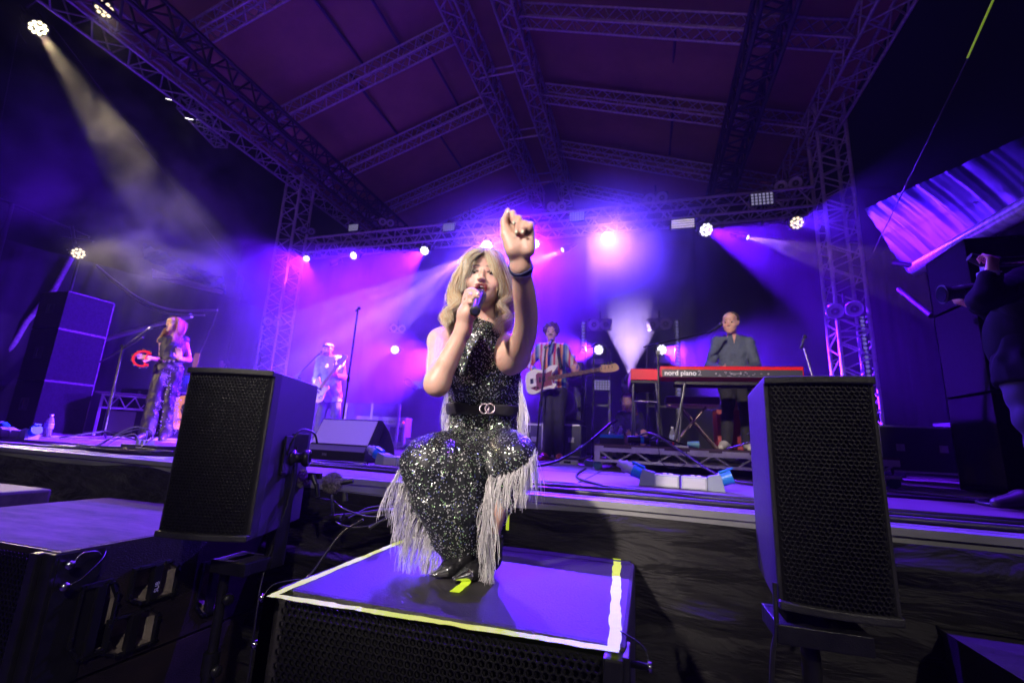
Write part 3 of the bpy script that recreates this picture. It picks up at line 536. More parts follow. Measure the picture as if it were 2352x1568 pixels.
def build_left_sub():
    # stack of cardioid subs; the side with ports faces the camera right
    A = Vector((-1.825, 1.12, 0)); B = Vector((-1.825, 2.0, 0))
    w = 1.12; d = .86; h = .415
    side = mat('sub_paint_worn', (.036, .026, .028), .42, noise=.7, nscale=4, bump=.8, bscale=150, col2=(.014, .012, .016), stretch=(1, .8, 2.2))
    topm = mat('sub_top_scuffed', (.15, .10, .11), .8, noise=.5, nscale=3.0, bump=.5, bscale=150, col2=(.035, .028, .034), stretch=(1, 3.6, 1), spec=.25)
    horn = mat('port_horn_lit', (.26, .22, .19), .3, noise=.3, nscale=20);  # horn colour lightened so the port interiors look lit
    for lev, (zt, lab) in enumerate(((-.2, 'scuffed black sub speaker in the lower left corner with angular side ports'), (-.2-h-.012, 'lower black sub speaker under the scuffed one in the left corner'))):
        R = thing('sub_speaker', lab, 'speaker', (A.x-w/2, A.y, zt-h if lev == 0 else -1.35), group='pit sub speakers'); hh = h if lev == 0 else zt+1.35
        PT = ((.335, .245, .17, .125, .0, 'SUB'), (.145, .175, .115, .22, .0, ''), (.285, .09, .17, .125, 0., ''), (.60, .16, .13, .2, 0., ''))
        b = holed_box(-w/2, w/2, 0, d, hh, 'r', [(p[0], p[1], p[2], p[3], 1) for p in PT] if lev == 0 else []); b.build('cabinet', side, R)
        if lev == 0:
            t = MB(); t.box((-w/2+.012, .012, hh-.002), (w/2-.012, d-.012, hh+.002)); t.build('top_panel', topm, R)
        g = hexgrill(w-.14, hh-.02, .0185, .0145, .004, 6); g.build('grille', GRL(), R, fix=False).location = (-.01, -.012, .01)
        f = MB(); f.box((w/2-.09, -.03, 0), (w/2-.05, .02, hh-.004), bev=.005); f.box((w/2-.05, -.014, 0), (w/2+.003, .05, hh-.004), bev=.004); f.box((w/2+.0025, .0, 0), (w/2+.006, .13, hh-.006), bev=.002); f.build('rigging_flange', BLKM(), R)
        for z in (hh-.035, hh-.1):
            p = MB(); p.lathe([(0, 0), (.008, 0), (.008, .03), (.013, .031), (.013, .04), (0, .042)], (w/2+.004, .02, z), (1, -.2, 0), 12); p.build('locking_pin', CHR(), R)
        q = MB(); q.tube(catmull([(w/2+.04, .015, hh-.1), (w/2+.05, .05, hh-.08), (w/2+.03, .11, hh-.04), (w/2+.012, .13, hh-.02)]), .0018, 6); q.tube(catmull([(w/2+.04, .015, hh-.035), (w/2+.04, .04, hh-.005), (w/2+.03, .09, hh-.01), (w/2+.012, .12, hh-.03)]), .0018, 6); q.build('pin_cord', CHR(), R)
        if lev == 0:
            bars = []
            for (yy, zz, ww, h2, tl, tx) in PT:
                U, W = port(R, (w/2+.0015, yy, zz), (0, 1, 0), (0, 0, 1), (1, 0, 0), ww, h2, 0, (horn, mat('port_bar_black', (.012, .012, .014), .35)))
                if tx:
                    M = basis(Vector((w/2+.0225, yy, zz-.015)), Vector((0, 0, 1)), Vector((0, -1, 0)), Vector((1, 0, 0))); text_mesh(tx, .022, 'lettering', WHT(), R, M)
build_left_sub()
def build_right_sub():
    R = thing('sub_speaker', 'black sub speaker in the lower right corner lit violet on its top', 'speaker', (.845, 1.12, -1.35), group='pit sub speakers')
    b = holed_box(0, 1.1, 0, .83, 1.08, 'l', [(.62, .86, .22, .13, -1), (.3, .9, .2, .14, -1)]); b.build('cabinet', SUBP(), R)
    horn = mat('port_horn_lit', (.30, .25, .21), .35);  # same lightened colour, stands in for light inside the ports
    for (yy, zz, ww, h2) in ((.62, .86, .22, .13), (.3, .9, .2, .14)): port(R, (-.0015, yy, zz), (0, -1, 0), (0, 0, 1), (-1, 0, 0), ww, h2, 0, (horn, BLKM()))
    m = MB(); xs = np.linspace(.0, 1.1, 40); ys = np.linspace(0, 1, 6)[None, :]; G = np.stack([xs[:, None]+0*ys, .72+.15*ys+.01*noise2(xs[:, None], ys, 3, 3, 9), 1.084+.006*np.abs(noise2(xs[:, None], ys, 5, 3, 12))+0*ys], -1); m.grid(G); m.build('rear_shade_strip', mat('painted_shade_black', (.02, .02, .02), .7), R, fix=False)  # dark sheet put where the stage edge shades the box top
    hexgrill(1.0, 1.05, .0185, .0145, .004).build('grille', GRL(), R, fix=False).location = (.55, -.012, .015)
build_right_sub()
def build_box_far_left():
    p = atz(-5, 1115, -.12); R = thing('flight_case', 'corner of a dark box in front of the skirt at the left edge', 'case', (p.x-.5, 1.35, -1.35)); b = MB(); b.box((0, 0, 0), (.52, .45, 1.2), bev=.015); b.build('shell', mat('dark_wood', (.06, .045, .04), .6, noise=.4), R); c = MB(); c.ball((.52, .0, 1.2), .02); c.build('corner_cap', ALUP(), R)
build_box_far_left()

def fill_speaker(name, lab, loc, rz, rx, w, h, d, bracket_side, tp=.34):
    R = thing(name, lab, 'speaker', loc, (rx, 0, rz), 'front fill speakers on poles')
    # tapering cabinet : narrower at the back
    b = MB(); fr = [(-w/2, .012), (w/2, .012), (w/2, .06), (w*tp, d), (-w*tp, d), (-w/2, .06)]; b.prism(fr, (0, 0, 0), (1, 0, 0), (0, 1, 0), (0, 0, 1), h)
    ob = b.build('cabinet', mat('fill_paint', (.03, .029, .033), .5, noise=.3, nscale=60, bump=.3, bscale=420), R); md = ob.modifiers.new('bevel', 'BEVEL'); md.width = .005; md.segments = 2
    g = hexgrill(w-.022, h-.04, .0122, .0100, .004, 6, curve=.014); g.build('grille', GRL(), R, fix=False).location = (0, .002, .02)
    f = MB(); k = 13; xs = np.linspace(-w/2+.01, w/2-.01, k); f.grid(np.array([[(x, .010-.014*(1-(2*x/w)**2), z) for z in (.02, h-.02)] for x in xs])); f.build('grille_foam', FOAM(), R)
    for z0 in (.0, h-.02):
        e = MB(); pts = [(x, -.004-.018*(1-(2*x/w)**2)) for x in np.linspace(-w/2, w/2, 13)]+[(w/2, .02), (-w/2, .02)]; e.prism(pts, (0, 0, z0), (1, 0, 0), (0, 1, 0), (0, 0, 1), .021); oe = e.build('grille_edge', mat('edge_rubber', (.03, .03, .032), .5, noise=.3, bump=.5, bscale=200), R); md = oe.modifiers.new('bevel', 'BEVEL'); md.width = .004; md.segments = 2
    return R
def build_fills():
    R = fill_speaker('fill_speaker', 'tall black grille-fronted speaker on a pole left of the singer', (-1.462, 1.30, -.155), math.radians(14), 0, .325, .585, .47, 1)
    s = MB(); # side plate, knobs
    W = .325
    q = MB(); q.lathe([(0, 0), (.032, 0), (.034, .012), (.03, .02), (.02, .021), (.02, .05), (.03, .052), (.034, .06), (.032, .075), (.022, .078), (.02, .06), (0, .06)], (W*.43, .25, .27), (.98, .18, 0), 20); q.build('pivot_knob', BLKM(), R)
    pl = MB(); pl.obox((W*.455, .22, .28), (.18, -.98, 0), (0, 0, 1), (.98, .18, 0), (.062, .075, .004), bev=.003); pl.build('connector_plate', BLKM(), R)
    lb = MB(); lb.obox((W*.47, .195, .285), (.18, -.98, 0), (0, 0, 1), (.98, .18, 0), (.012, .032, .001)); lb.build('sticker', mat('sticker', (.6, .6, .6), .5, noise=.7, nscale=120), R)
    cb = MB(); cb.tube(catmull([(W*.46, .2, .27), (W*.56, .17, .34), (W*.6, .2, .38), (W*.66, .27, .37), (W*.68, .3, .33)]), .004, 6); cb.build('signal_cable', RUB(), R)
    # the L-bracket and pole
    P = Vector((-1.30, 1.60, -.36)); T = thing('speaker_stand', 'black pole with square-tube bracket holding the left fill speaker', 'speaker stand', (-1.36, 1.42, -1.35), group='poles of the fill speakers')
    br = MB(); a = at(648, 1040, 1.66); b2 = at(632, 1275, 1.66); a = Vector((-1.335, 1.60, .03)); top = at(668, 1025, 1.6); bot = at(628, 1300, 1.6)
    br.obox(((top+bot)/2)[:], (1, 0, 0), (0, 1, 0), (0, 0, 1), (.021, .035, (top.z-bot.z)/2), bev=.004)
    br.obox((top+Vector((0, .02, .01)))[:], (1, 0, 0), (0, 1, 0), (0, 0, 1), (.028, .05, .045), bev=.006)
    l0 = at(478, 1262, 1.42); l0.z = bot.z+.025
    br.box((l0.x, 1.44, bot.z-.0), (bot.x+.02, 1.465, bot.z+.045), bev=.003); br.box((l0.x, 1.56, bot.z), (bot.x+.02, 1.585, bot.z+.045), bev=.003); br.box((l0.x, 1.463, bot.z+.001), (l0.x+.05, 1.562, bot.z+.044), bev=.003); br.box((bot.x-.06, 1.463, bot.z+.001), (bot.x+.018, 1.562, bot.z+.044), bev=.003)
    br.build('bracket', mat('bracket_paint', (.02, .02, .023), .33, .2, noise=.3, bump=.3, bscale=250), T, True)
    cx = at(515, 1330, 1.51); po = MB(); po.cyl((cx.x, 1.512, bot.z+.01), (cx.x, 1.512, -.62), .0175, n=20); po.cyl((cx.x, 1.512, -.60), (cx.x, 1.512, -1.2), .023, n=20); po.cyl((cx.x, 1.512, -.585), (cx.x, 1.512, -.66), .028, n=20); po.build('pole', BLKM(), T, True)
    st = MB(); st.cyl((cx.x, 1.512, -.70), (cx.x, 1.512, -.735), .0236, n=20); st.build('pole_label', mat('sticker', (.6, .6, .6), .5), T, True)
    for (dz, dx) in ((-.405, .05), (-.64, .03)):
        kn = MB(); kn.lathe([(.0, 0), (.007, 0), (.007, .022), (.019, .024), (.021, .036), (.015, .044), (0, .045)], (cx.x+.015, 1.512, dz), (.9, -.4, .1), 14); kn.build('clamp_knob', BLKM(), T, True)
    lg = MB()
    for a in (0, 2.1, 4.2): lg.cyl((cx.x, 1.512, -.95), (cx.x+.45*math.cos(a+.5), 1.512+.45*math.sin(a+.5), -1.335), .011)
    lg.build('legs', BLKM(), T, True)
    cb = MB(); cb.tube(catmull([top+Vector((.03, 0, .0)), top+Vector((.028, .0, -.2)), at(610, 1300, 1.55), at(590, 1400, 1.5), at(565, 1600, 1.5)]), .004, 6); tag(cb.build('signal_cable', RUB()), 'thin black cable dropping from the left fill speaker bracket', 'cable')
    # right speaker
    x0 = .315; R = fill_speaker('fill_speaker', 'tall black grille-fronted speaker on a pole right of the singer', (.452, 1.425, -.165), math.radians(-4), 0, .262, .60, .47, -1, .45)
    T = thing('speaker_stand', 'black pole with square-tube bracket holding the right fill speaker', 'speaker stand', (.44, 1.5, -1.35), group='poles of the fill speakers')
    z = -.19; br = MB(); a = at(1780, 1432, 1.42); b2 = at(2000, 1462, 1.42); xa, xb = a.x, b2.x
    br.box((xa, 1.40, z-.045), (xb, 1.425, z), bev=.003); br.box((xa, 1.545, z-.045), (xb, 1.57, z), bev=.003); br.box((xa, 1.424, z-.044), (xa+.03, 1.546, z-.001), bev=.003); br.box((xb-.05, 1.424, z-.044), (xb, 1.546, z-.001), bev=.003); br.box((xb-.02, 1.52, z-.02), (xb+.012, 1.6, .2), bev=.003)
    br.build('bracket', mat('bracket_paint', (.02, .02, .023), .33, .2), T, True)
    cx = at(1862, 1510, 1.48).x; po = MB(); po.cyl((cx, 1.48, z-.02), (cx, 1.48, -.5), .022, n=20); po.cyl((cx, 1.48, -.47), (cx, 1.48, -1.2), .028, n=20); po.build('pole', BLKM(), T, True)
    kn = MB(); kn.lathe([(0, 0), (.007, 0), (.007, .02), (.017, .022), (.019, .034), (0, .036)], (cx+.02, 1.47, -.37), (.9, -.4, .1), 14); kn.build('clamp_knob', CHR(), T, True)
    lg = MB()
    for a in (0, 2.1, 4.2): lg.cyl((cx, 1.48, -.95), (cx+.45*math.cos(a+.5), 1.48+.4*math.sin(a+.5), -1.335), .011)
    lg.build('legs', BLKM(), T, True)
    cb = MB(); cb.tube(catmull([(xa+.005, 1.42, -.1), at(1783, 1440, 1.41), at(1775, 1500, 1.41), at(1770, 1620, 1.42)]), .006, 6); tag(cb.build('signal_cable', RUB()), 'black cable hanging below the right fill speaker', 'cable')
build_fills()

def build_furry_mics():
    fur = mat('fur_grey', (.24, .215, .20), .95, noise=.4, nscale=60)
    for (u, v, r, y, lab) in ((688, 1097, .038, 1.72, 'furry grey microphone half behind the left fill speaker bracket'), (764, 1108, .040, 1.68, 'furry grey round microphone in front of the stage edge')):
        c = at(u, v, y); R = thing('furry_microphone', lab, 'microphone', c, group='furry audience microphones'); m = MB(); m.ball((0, 0, 0), r*.8, 16)
        rs = np.random.RandomState(int(u)); n = 2600; D = rs.normal(size=(n, 3)); D /= np.linalg.norm(D, axis=1)[:, None]; V = []; Fc = []
        for i in range(n):
            d = D[i]; t = np.cross(d, rs.normal(size=3)); t /= np.linalg.norm(t); b = np.cross(d, t); L = r*rs.uniform(.22, .42); p0 = d*r*.78; p1 = p0+d*L*.6+t*L*.25; p2 = p0+d*L+t*L*.6+np.array([0, 0, -L*.2]); ww = .0009
            k = len(V); V += [p0-b*ww, p0+b*ww, p1+b*ww, p1-b*ww, p2]; Fc += [(k, k+1, k+2, k+3), (k+3, k+2, k+4)]
        m.add(V, Fc); m.build('fur_cover', fur, R, fix=False)
        g = MB(); g.cyl((r*.6, .01, .0), (r*1.9, .03, .012), .011, .009); g.build('mic_body', BLKM(), R)
    # clamp, little mic and boom arm holding them
    R = thing('mic_boom', 'short black boom arm with clamps holding the furry microphones', 'mic stand', at(800, 1185, 1.7)); m = MB(); P = lambda u, v, y=1.68: at(u, v, y)
    m.cyl(P(770, 1187), P(925, 1168, 1.8), .010); m.cyl(P(760, 1188), P(790, 1186), .0125); m.cyl(P(858, 1205, 1.66), P(900, 1180, 1.72), .0035); m.cyl(P(848, 1212, 1.65), P(870, 1198, 1.67), .008, .005)
    m.build('boom', BLKM(), R, True); k = MB(); k.cyl(P(893, 1178, 1.69), P(899, 1176, 1.77), .014); k.cyl(P(784, 1187), P(789, 1187), .0135); k.build('joint', CHR(), R, True)
    k = MB(); k.cyl(P(718, 1092), P(728, 1118), .012, .008); k.box(P(706, 1098, 1.69), P(742, 1086, 1.71), bev=.003); k.cyl(P(727, 1110), P(729, 1140), .009); k.cyl(P(792, 1130), P(793, 1150), .010, .011); k.build('mic_clip', BLKM(), R, True)
    k = MB(); k.cyl(P(762, 1135), P(766, 1190), .005); k.build('post', CHR(), R, True)
    for i, (pts, rr, lab) in enumerate((([P(735, 1145), P(765, 1150), P(790, 1168), P(850, 1186), P(905, 1178, 1.7)], .0035, 'thin cable looping under the furry microphones'), ([P(758, 1125), P(765, 1160), P(775, 1200), P(830, 1210), P(890, 1190), P(930, 1165, 1.75)], .0035, 'second thin cable looping below the boom arm'), ([P(800, 1190), P(850, 1165, 1.76), P(905, 1162, 1.8), P(950, 1160, 1.85)], .004, 'thin pale cable above the boom arm'), ([P(834, 1192), P(780, 1230, 1.68), P(720, 1310, 1.6), P(660, 1380, 1.5), P(610, 1480, 1.42)], .005, 'black cable running down the skirt beside the taped sub speaker'))):
        q = MB(); q.tube(catmull(pts), rr, 6); tag(q.build('cable', RUB()), lab, 'cable')
build_furry_mics()

def cabinet(name, lab, x0, x1, y0, y1, z0, z1, m, edge, grp=None, handle=True, rot=0, cat='speaker'):
    R = thing(name, lab, cat, ((x0+x1)/2, (y0+y1)/2, z0), (0, 0, rot), grp); w, d, h = (x1-x0)/2, (y1-y0)/2, z1-z0
    b = MB(); b.box((-w, -d, .004), (w, d, h-.004), bev=.008); b.build('shell', m, R)
    e = MB(); t = .008
    for sx in (-1, 1):
        for sy in (-1, 1): e.box((sx*(w-t), sy*(d-t), .004), (sx*(w+.001), sy*(d+.001), h-.004))
    for z in (.003, h-.011):
        for s in (-1, 1): e.box((-w, s*(d-t), z), (w, s*(d+.0015), z+t)); e.box((s*(w-t), -d, z), (s*(w+.0015), d, z+t))
    e.build('edging', edge, R)
    if handle:
        for s in ((0, -1),): 
            hm = MB(); hm.box((-w*.3, -d-.004, h*.42), (w*.3, -d+.002, h*.66), bev=.003); hb = hm.build('handle_recess', mat('recess', (.006, .006, .007), .6), R); hh = MB(); hh.cyl((0, -d-.012, h*.46), (0, -d-.012, h*.62), .008); hh.build('handle', CHR(), R)
    return R
def build_pa():
    worn = mat('worn_edge', (.16, .13, .11), .7, noise=.8, nscale=14, col2=(.02, .02, .02)); vio = mat('cab_edge_highlight', (.45, .40, .45), .35, noise=.3); carp = mat('cab_carpet', (.009, .008, .010), .9, noise=.5, nscale=40, bump=.5, bscale=200, spec=.08)  # right stack edging lightened to draw violet highlights along its edges
    z = 0
    for i, (h, lab) in enumerate(((.77, 'bottom cabinet of the left side speaker stack'), (.79, 'middle cabinet of the left side speaker stack'), (.60, 'top cabinet of the left side speaker stack, under the warm lamp'))):
        cabinet('side_speaker', lab, -9.15, -8.53, 4.5, 5.15, z+.002, z+h, carp, worn, 'left side speaker stack'); z += h
    cabinet('side_speaker', 'low dark box behind the left speaker stack next to the drums', -8.45, -7.75, 5.5, 6.1, .0, .78, carp, worn, None, False, cat='case')
    z = 0
    for i, (h, lab) in enumerate(((.80, 'bottom cabinet of the right side speaker stack'), (.78, 'middle cabinet of the right side speaker stack'), (.55, 'top cabinet of the right side speaker stack behind the cameraman'))):
        cabinet('side_speaker', lab, 2.66, 3.4, 4.58, 5.16, z+.002, z+h, carp, vio, 'right side speaker stack', False); z += h
    # pole with lamp, above left stack
    m = MB(); a = at(180, 600, 5.65); m.cyl((a.x, 5.65, 0), (a.x, 5.65, a.z+.05), .022); m.cyl(at(165, 520, 5.65), at(172, 560, 5.65), .03); m.cyl(at(140, 545, 5.65), at(215, 555, 5.65), .02); tag(m.build('light_stand', BLKM()), 'dark pole carrying the warm lamp above the left speaker stack', 'pole')
    for (pts, r, lab, c) in (([(-30, 445), (20, 458)], .02, '', 0),):
        pass
    sc = mat('scaffold_tube', (.035, .03, .035), .6, 0., noise=.3)
    def pole(a, b, r, lab, mm=sc): q = MB(); q.cyl(a, b, r, n=12); return tag(q.build('scaffold_tube', mm), lab, 'tube', 'scaffold tubes in the wings')
    pole(at(-40, 440, 5.2), at(205, 545, 6.2), .028, 'sloping scaffold tube at the top of the left wing'); pole(at(28, 468, 5.2), at(-12, 620, 5.0), .035, 'short upright scaffold tube at the left picture edge')
    gs = mat('webbing', (.30, .29, .27), .8, noise=.3)
    q = MB(); P = [at(165, 590, 6.0), at(125, 665, 5.9), at(60, 740, 5.7), at(0, 845, 5.6), at(-60, 930, 5.5)]; 
    for i in range(4): a, b = P[i], P[i+1]; q.cyl(a, b, .05, n=10, cap=False)
    tag(q.build('brace_tube', gs), 'thick grey sloping brace behind the left speaker stack', 'brace')
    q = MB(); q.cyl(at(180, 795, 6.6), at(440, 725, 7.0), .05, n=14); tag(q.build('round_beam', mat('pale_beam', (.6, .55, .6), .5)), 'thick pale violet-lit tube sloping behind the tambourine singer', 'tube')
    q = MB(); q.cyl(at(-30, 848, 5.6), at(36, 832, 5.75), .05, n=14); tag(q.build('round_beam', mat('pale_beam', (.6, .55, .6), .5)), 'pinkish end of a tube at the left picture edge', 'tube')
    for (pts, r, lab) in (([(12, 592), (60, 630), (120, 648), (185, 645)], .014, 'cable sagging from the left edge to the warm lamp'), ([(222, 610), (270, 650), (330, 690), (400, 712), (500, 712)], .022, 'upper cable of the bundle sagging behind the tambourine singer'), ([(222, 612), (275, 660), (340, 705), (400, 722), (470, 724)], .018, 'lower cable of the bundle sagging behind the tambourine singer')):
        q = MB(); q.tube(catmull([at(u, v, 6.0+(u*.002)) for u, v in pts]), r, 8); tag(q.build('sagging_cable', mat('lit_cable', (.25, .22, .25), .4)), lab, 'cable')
    # guy wires
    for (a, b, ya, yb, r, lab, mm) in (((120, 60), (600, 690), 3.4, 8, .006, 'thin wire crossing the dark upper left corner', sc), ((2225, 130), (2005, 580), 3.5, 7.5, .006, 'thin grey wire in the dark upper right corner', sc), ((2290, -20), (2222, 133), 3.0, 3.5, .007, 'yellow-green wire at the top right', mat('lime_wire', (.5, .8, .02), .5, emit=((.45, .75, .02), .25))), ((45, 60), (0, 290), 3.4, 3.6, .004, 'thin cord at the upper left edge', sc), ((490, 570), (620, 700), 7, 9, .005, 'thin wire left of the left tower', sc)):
        q = MB(); q.cyl(at(*a, ya), at(*b, yb), r, n=6); tag(q.build('wire', mm), lab, 'wire')
    # wing clamps and sloping scaffold on the right
    pole(at(2065, 665, 6.2), at(2140, 725, 5.6), .03, 'forked tube beside the right speaker stack'); pole(at(2052, 604, 6.0), at(2108, 612, 5.8), .03, 'short clamp arm at the lower corner of the shiny tarpaulin')
    pole(at(500, 715, 7), at(440, 860, 7.4), .016, 'thin red-clipped tube behind the tambourine singer'); pole(at(560, 640, 8.6), at(505, 900, 8.6), .02, 'upright tube left of the left tower')
    # tarpaulins
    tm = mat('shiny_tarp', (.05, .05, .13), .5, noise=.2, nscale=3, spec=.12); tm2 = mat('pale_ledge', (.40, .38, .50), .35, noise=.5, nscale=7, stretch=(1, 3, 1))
    def sheet(name, A, B, C, D, lab, m, amp, nf, seed, thick=0):
        n, k = 160, 26; s = np.linspace(0, 1, n)[:, None]; t = np.linspace(0, 1, k)[None, :]; A, B, C, D = [np.array(q) for q in (A, B, C, D)]
        P = ((1-s)*(1-t))[..., None]*A+(s*(1-t))[..., None]*B+(s*t)[..., None]*C+((1-s)*t)[..., None]*D; nn = np.cross(B-A, D-A); nn /= np.linalg.norm(nn)
        off = amp*(noise1(s*nf+t*1.5, seed, 5, 6.)*(.35+.65*t)+.25*noise2(s*nf, t*4, seed+2, 3, 5)); q = MB(); q.grid(P+nn*off[..., None]); return tag(q.build(name, m, fix=False), lab, 'tarpaulin')
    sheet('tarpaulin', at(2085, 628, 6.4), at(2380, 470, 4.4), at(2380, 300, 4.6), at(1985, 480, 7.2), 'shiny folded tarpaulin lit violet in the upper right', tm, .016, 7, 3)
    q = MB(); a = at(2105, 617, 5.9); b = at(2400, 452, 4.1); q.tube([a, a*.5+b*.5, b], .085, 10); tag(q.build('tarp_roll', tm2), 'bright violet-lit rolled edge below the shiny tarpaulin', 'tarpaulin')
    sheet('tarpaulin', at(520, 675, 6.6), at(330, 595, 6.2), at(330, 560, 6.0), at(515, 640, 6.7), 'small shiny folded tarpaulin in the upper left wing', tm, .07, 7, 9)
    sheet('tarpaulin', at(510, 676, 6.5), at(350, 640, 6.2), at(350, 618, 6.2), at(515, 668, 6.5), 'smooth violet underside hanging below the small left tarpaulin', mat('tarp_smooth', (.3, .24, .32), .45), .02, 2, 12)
build_pa()

def wedge():
    R = thing('monitor_wedge', 'grey-fronted wedge monitor on the stage left of the singer', 'monitor speaker', (-2.43, 3.25, 0), (0, 0, math.radians(-3))); w = .29
    prof = [(0, .0), (0, .075), (.035, .12), (.15, .335), (.19, .34), (.30, .26), (.40, .13), (.44, .0)]
    b = MB(); b.prism(prof, (-w, 0, .004), (0, 1, 0), (0, 0, 1), (1, 0, 0), 2*w); o = b.build('cabinet', mat('wedge_black', (.02, .02, .022), .5, noise=.3, bump=.5, bscale=300), R); md = o.modifiers.new('bevel', 'BEVEL'); md.width = .006; md.segments = 2
    g = MB(); n = np.array([0, -.215, .115]); n = np.array([0, -.88, .47]); a = np.array([0, .035, .124]); b2 = np.array([0, .15, .337]); c = (a+b2)/2+n*.003; up = (b2-a)/np.linalg.norm(b2-a); g.obox(c, (1, 0, 0), tuple(up), tuple(n), (w-.012, .112, .003), bev=.002); g.build('grille', mat('wedge_grille', (.75, .68, .70), .75, noise=.15, nscale=300), R)
    g = MB(); g.obox((0, .013, .1), (1, 0, 0), (0, .6, .8), (0, -.8, .6), (w-.012, .026, .003)); g.build('front_band', mat('wedge_band', (.14, .13, .15), .6), R)
    h = MB()
    h.prism([(.17, .16), (.23, .29), (.27, .24), (.24, .14)], (w+.0015, 0, .0), (0, 1, 0), (0, 0, 1), (1, 0, 0), .002); h.prism([(.15, .10), (.17, .145), (.23, .12), (.20, .07)], (w+.0015, 0, 0), (0, 1, 0), (0, 0, 1), (1, 0, 0), .002); h.build('side_handle', mat('handle_blue_black', (.006, .006, .02), .4), R)
    M = basis(Vector((-.1, -.002, .045)), Vector((1, 0, 0)), Vector((0, 0, 1)), Vector((0, -1, 0))); text_mesh('M4', .035, 'lettering', mat('dim_white', (.35, .33, .36), .5), R, M)
wedge()
def mic_stand(lab, foot, top, boom=None, mic=None, tip=None, r=.011, legs=.3, name='mic_stand', m=None, base='tripod'):
    m = m or BLKM(); f = Vector(foot); t = Vector(top); R = thing(name, lab, 'mic stand', f, group='microphone stands'); P = lambda p: Vector(p)-f
    q = MB(); q.cyl(P(f+Vector((0, 0, .06))), P(t), r, n=10); mid = f+(t-f)*.5; q.cyl(P(mid-Vector((0, 0, .04))), P(mid+Vector((0, 0, .02))), r*1.6, n=10); q.build('upright', m, R)
    if base == 'tripod':
        for a in (.4, 2.5, 4.6): l = MB(); l.cyl((0, 0, .1), (legs*math.cos(a), legs*math.sin(a), .012), r*.8); l.build('leg', m, R)
    else: l = MB(); l.lathe([(0, .02), (.12, .015), (.125, .002), (0, .001)], n=20); l.build('base', m, R)
    if boom:
        q = MB(); q.cyl(P(boom[0]), P(boom[1]), r*.75, n=8); q.cyl(P(t)-Vector((0, .02, 0)), P(t)+Vector((0, .02, 0)), r*1.9, n=12); q.build('boom', m, R)
    if mic:
        a, b = P(mic[0]), P(mic[1]); q = MB(); d = (b-a); q.cyl(a, a+d*.68, .011, .017, n=12); q.ball(a+d*.84, .024, 14); q.build('microphone', mat('mic_black', (.03, .03, .032), .4, .3), R)
    return R
def power_box(lab, loc, rz, s=1.):
    R = thing('power_distribution_box', lab, 'power box', loc, (0, 0, rz), 'grey power distribution boxes'); b = MB()
    b.box((-.13*s, -.05*s, 0), (-.005*s, .05*s, .065*s), bev=.006); b.box((.005*s, -.05*s, 0), (.13*s, .05*s, .065*s), bev=.006); b.build('body', GREYP(), R)
    for k in (-1, 1): e = MB(); e.prism([(0, 0), (.08*s, 0), (.06*s, .085*s), (.0, .07*s)], (k*.132*s, -.045*s, .0), (k, 0, 0), (0, 0, 1), (0, 1, 0), .09*s); e.build('end_cap', mat('grey_plastic_dark', (.25, .29, .36), .45), R)
    f = MB(); f.box((-.12*s, -.052*s, .008*s), (-.015*s, -.0495*s, .055*s), bev=.002); f.box((.015*s, -.052*s, .008*s), (.12*s, -.0495*s, .055*s), bev=.002); f.build('face_plate', mat('pale_grey', (.5, .5, .54), .5), R)
    for k in (-1, 1):
        c = MB(); p = np.array((k*.19*s, 0, .055*s)); d = np.array((k*.9, 0, .35)); d /= np.linalg.norm(d); c.cyl(p, p+d*.06*s, .034*s, n=18); c.cyl(p+d*.05*s, p+d*.062*s, .037*s, n=18); c.obox(p+d*.03*s+np.array((0, 0, .04*s)), tuple(d), (0, 1, 0), (-d[2], 0, d[0]), (.035*s, .02*s, .004*s)); c.build('blue_socket', BLUEP(), R)
    p = np.array((-.19*s, 0, .055*s)); d = np.array((-.9, 0, .35)); d /= np.linalg.norm(d); c = MB(); c.cyl(p+d*.063*s, p+d*.12*s, .03*s, .027*s, n=16); c.cyl(p+d*.12*s, p+d*.15*s, .02*s, n=16); c.cyl(p+d*.10*s, p+d*.112*s, .033*s, n=16); c.build('plug', GREYP(), R)
    t = MB()
    for k in (-.09, -.06, .05, .08): t.box((k*s, -.015, .0655*s), ((k+.02)*s, .015, .07*s), bev=.002)
    t.build('switch', WHT(), R); return R
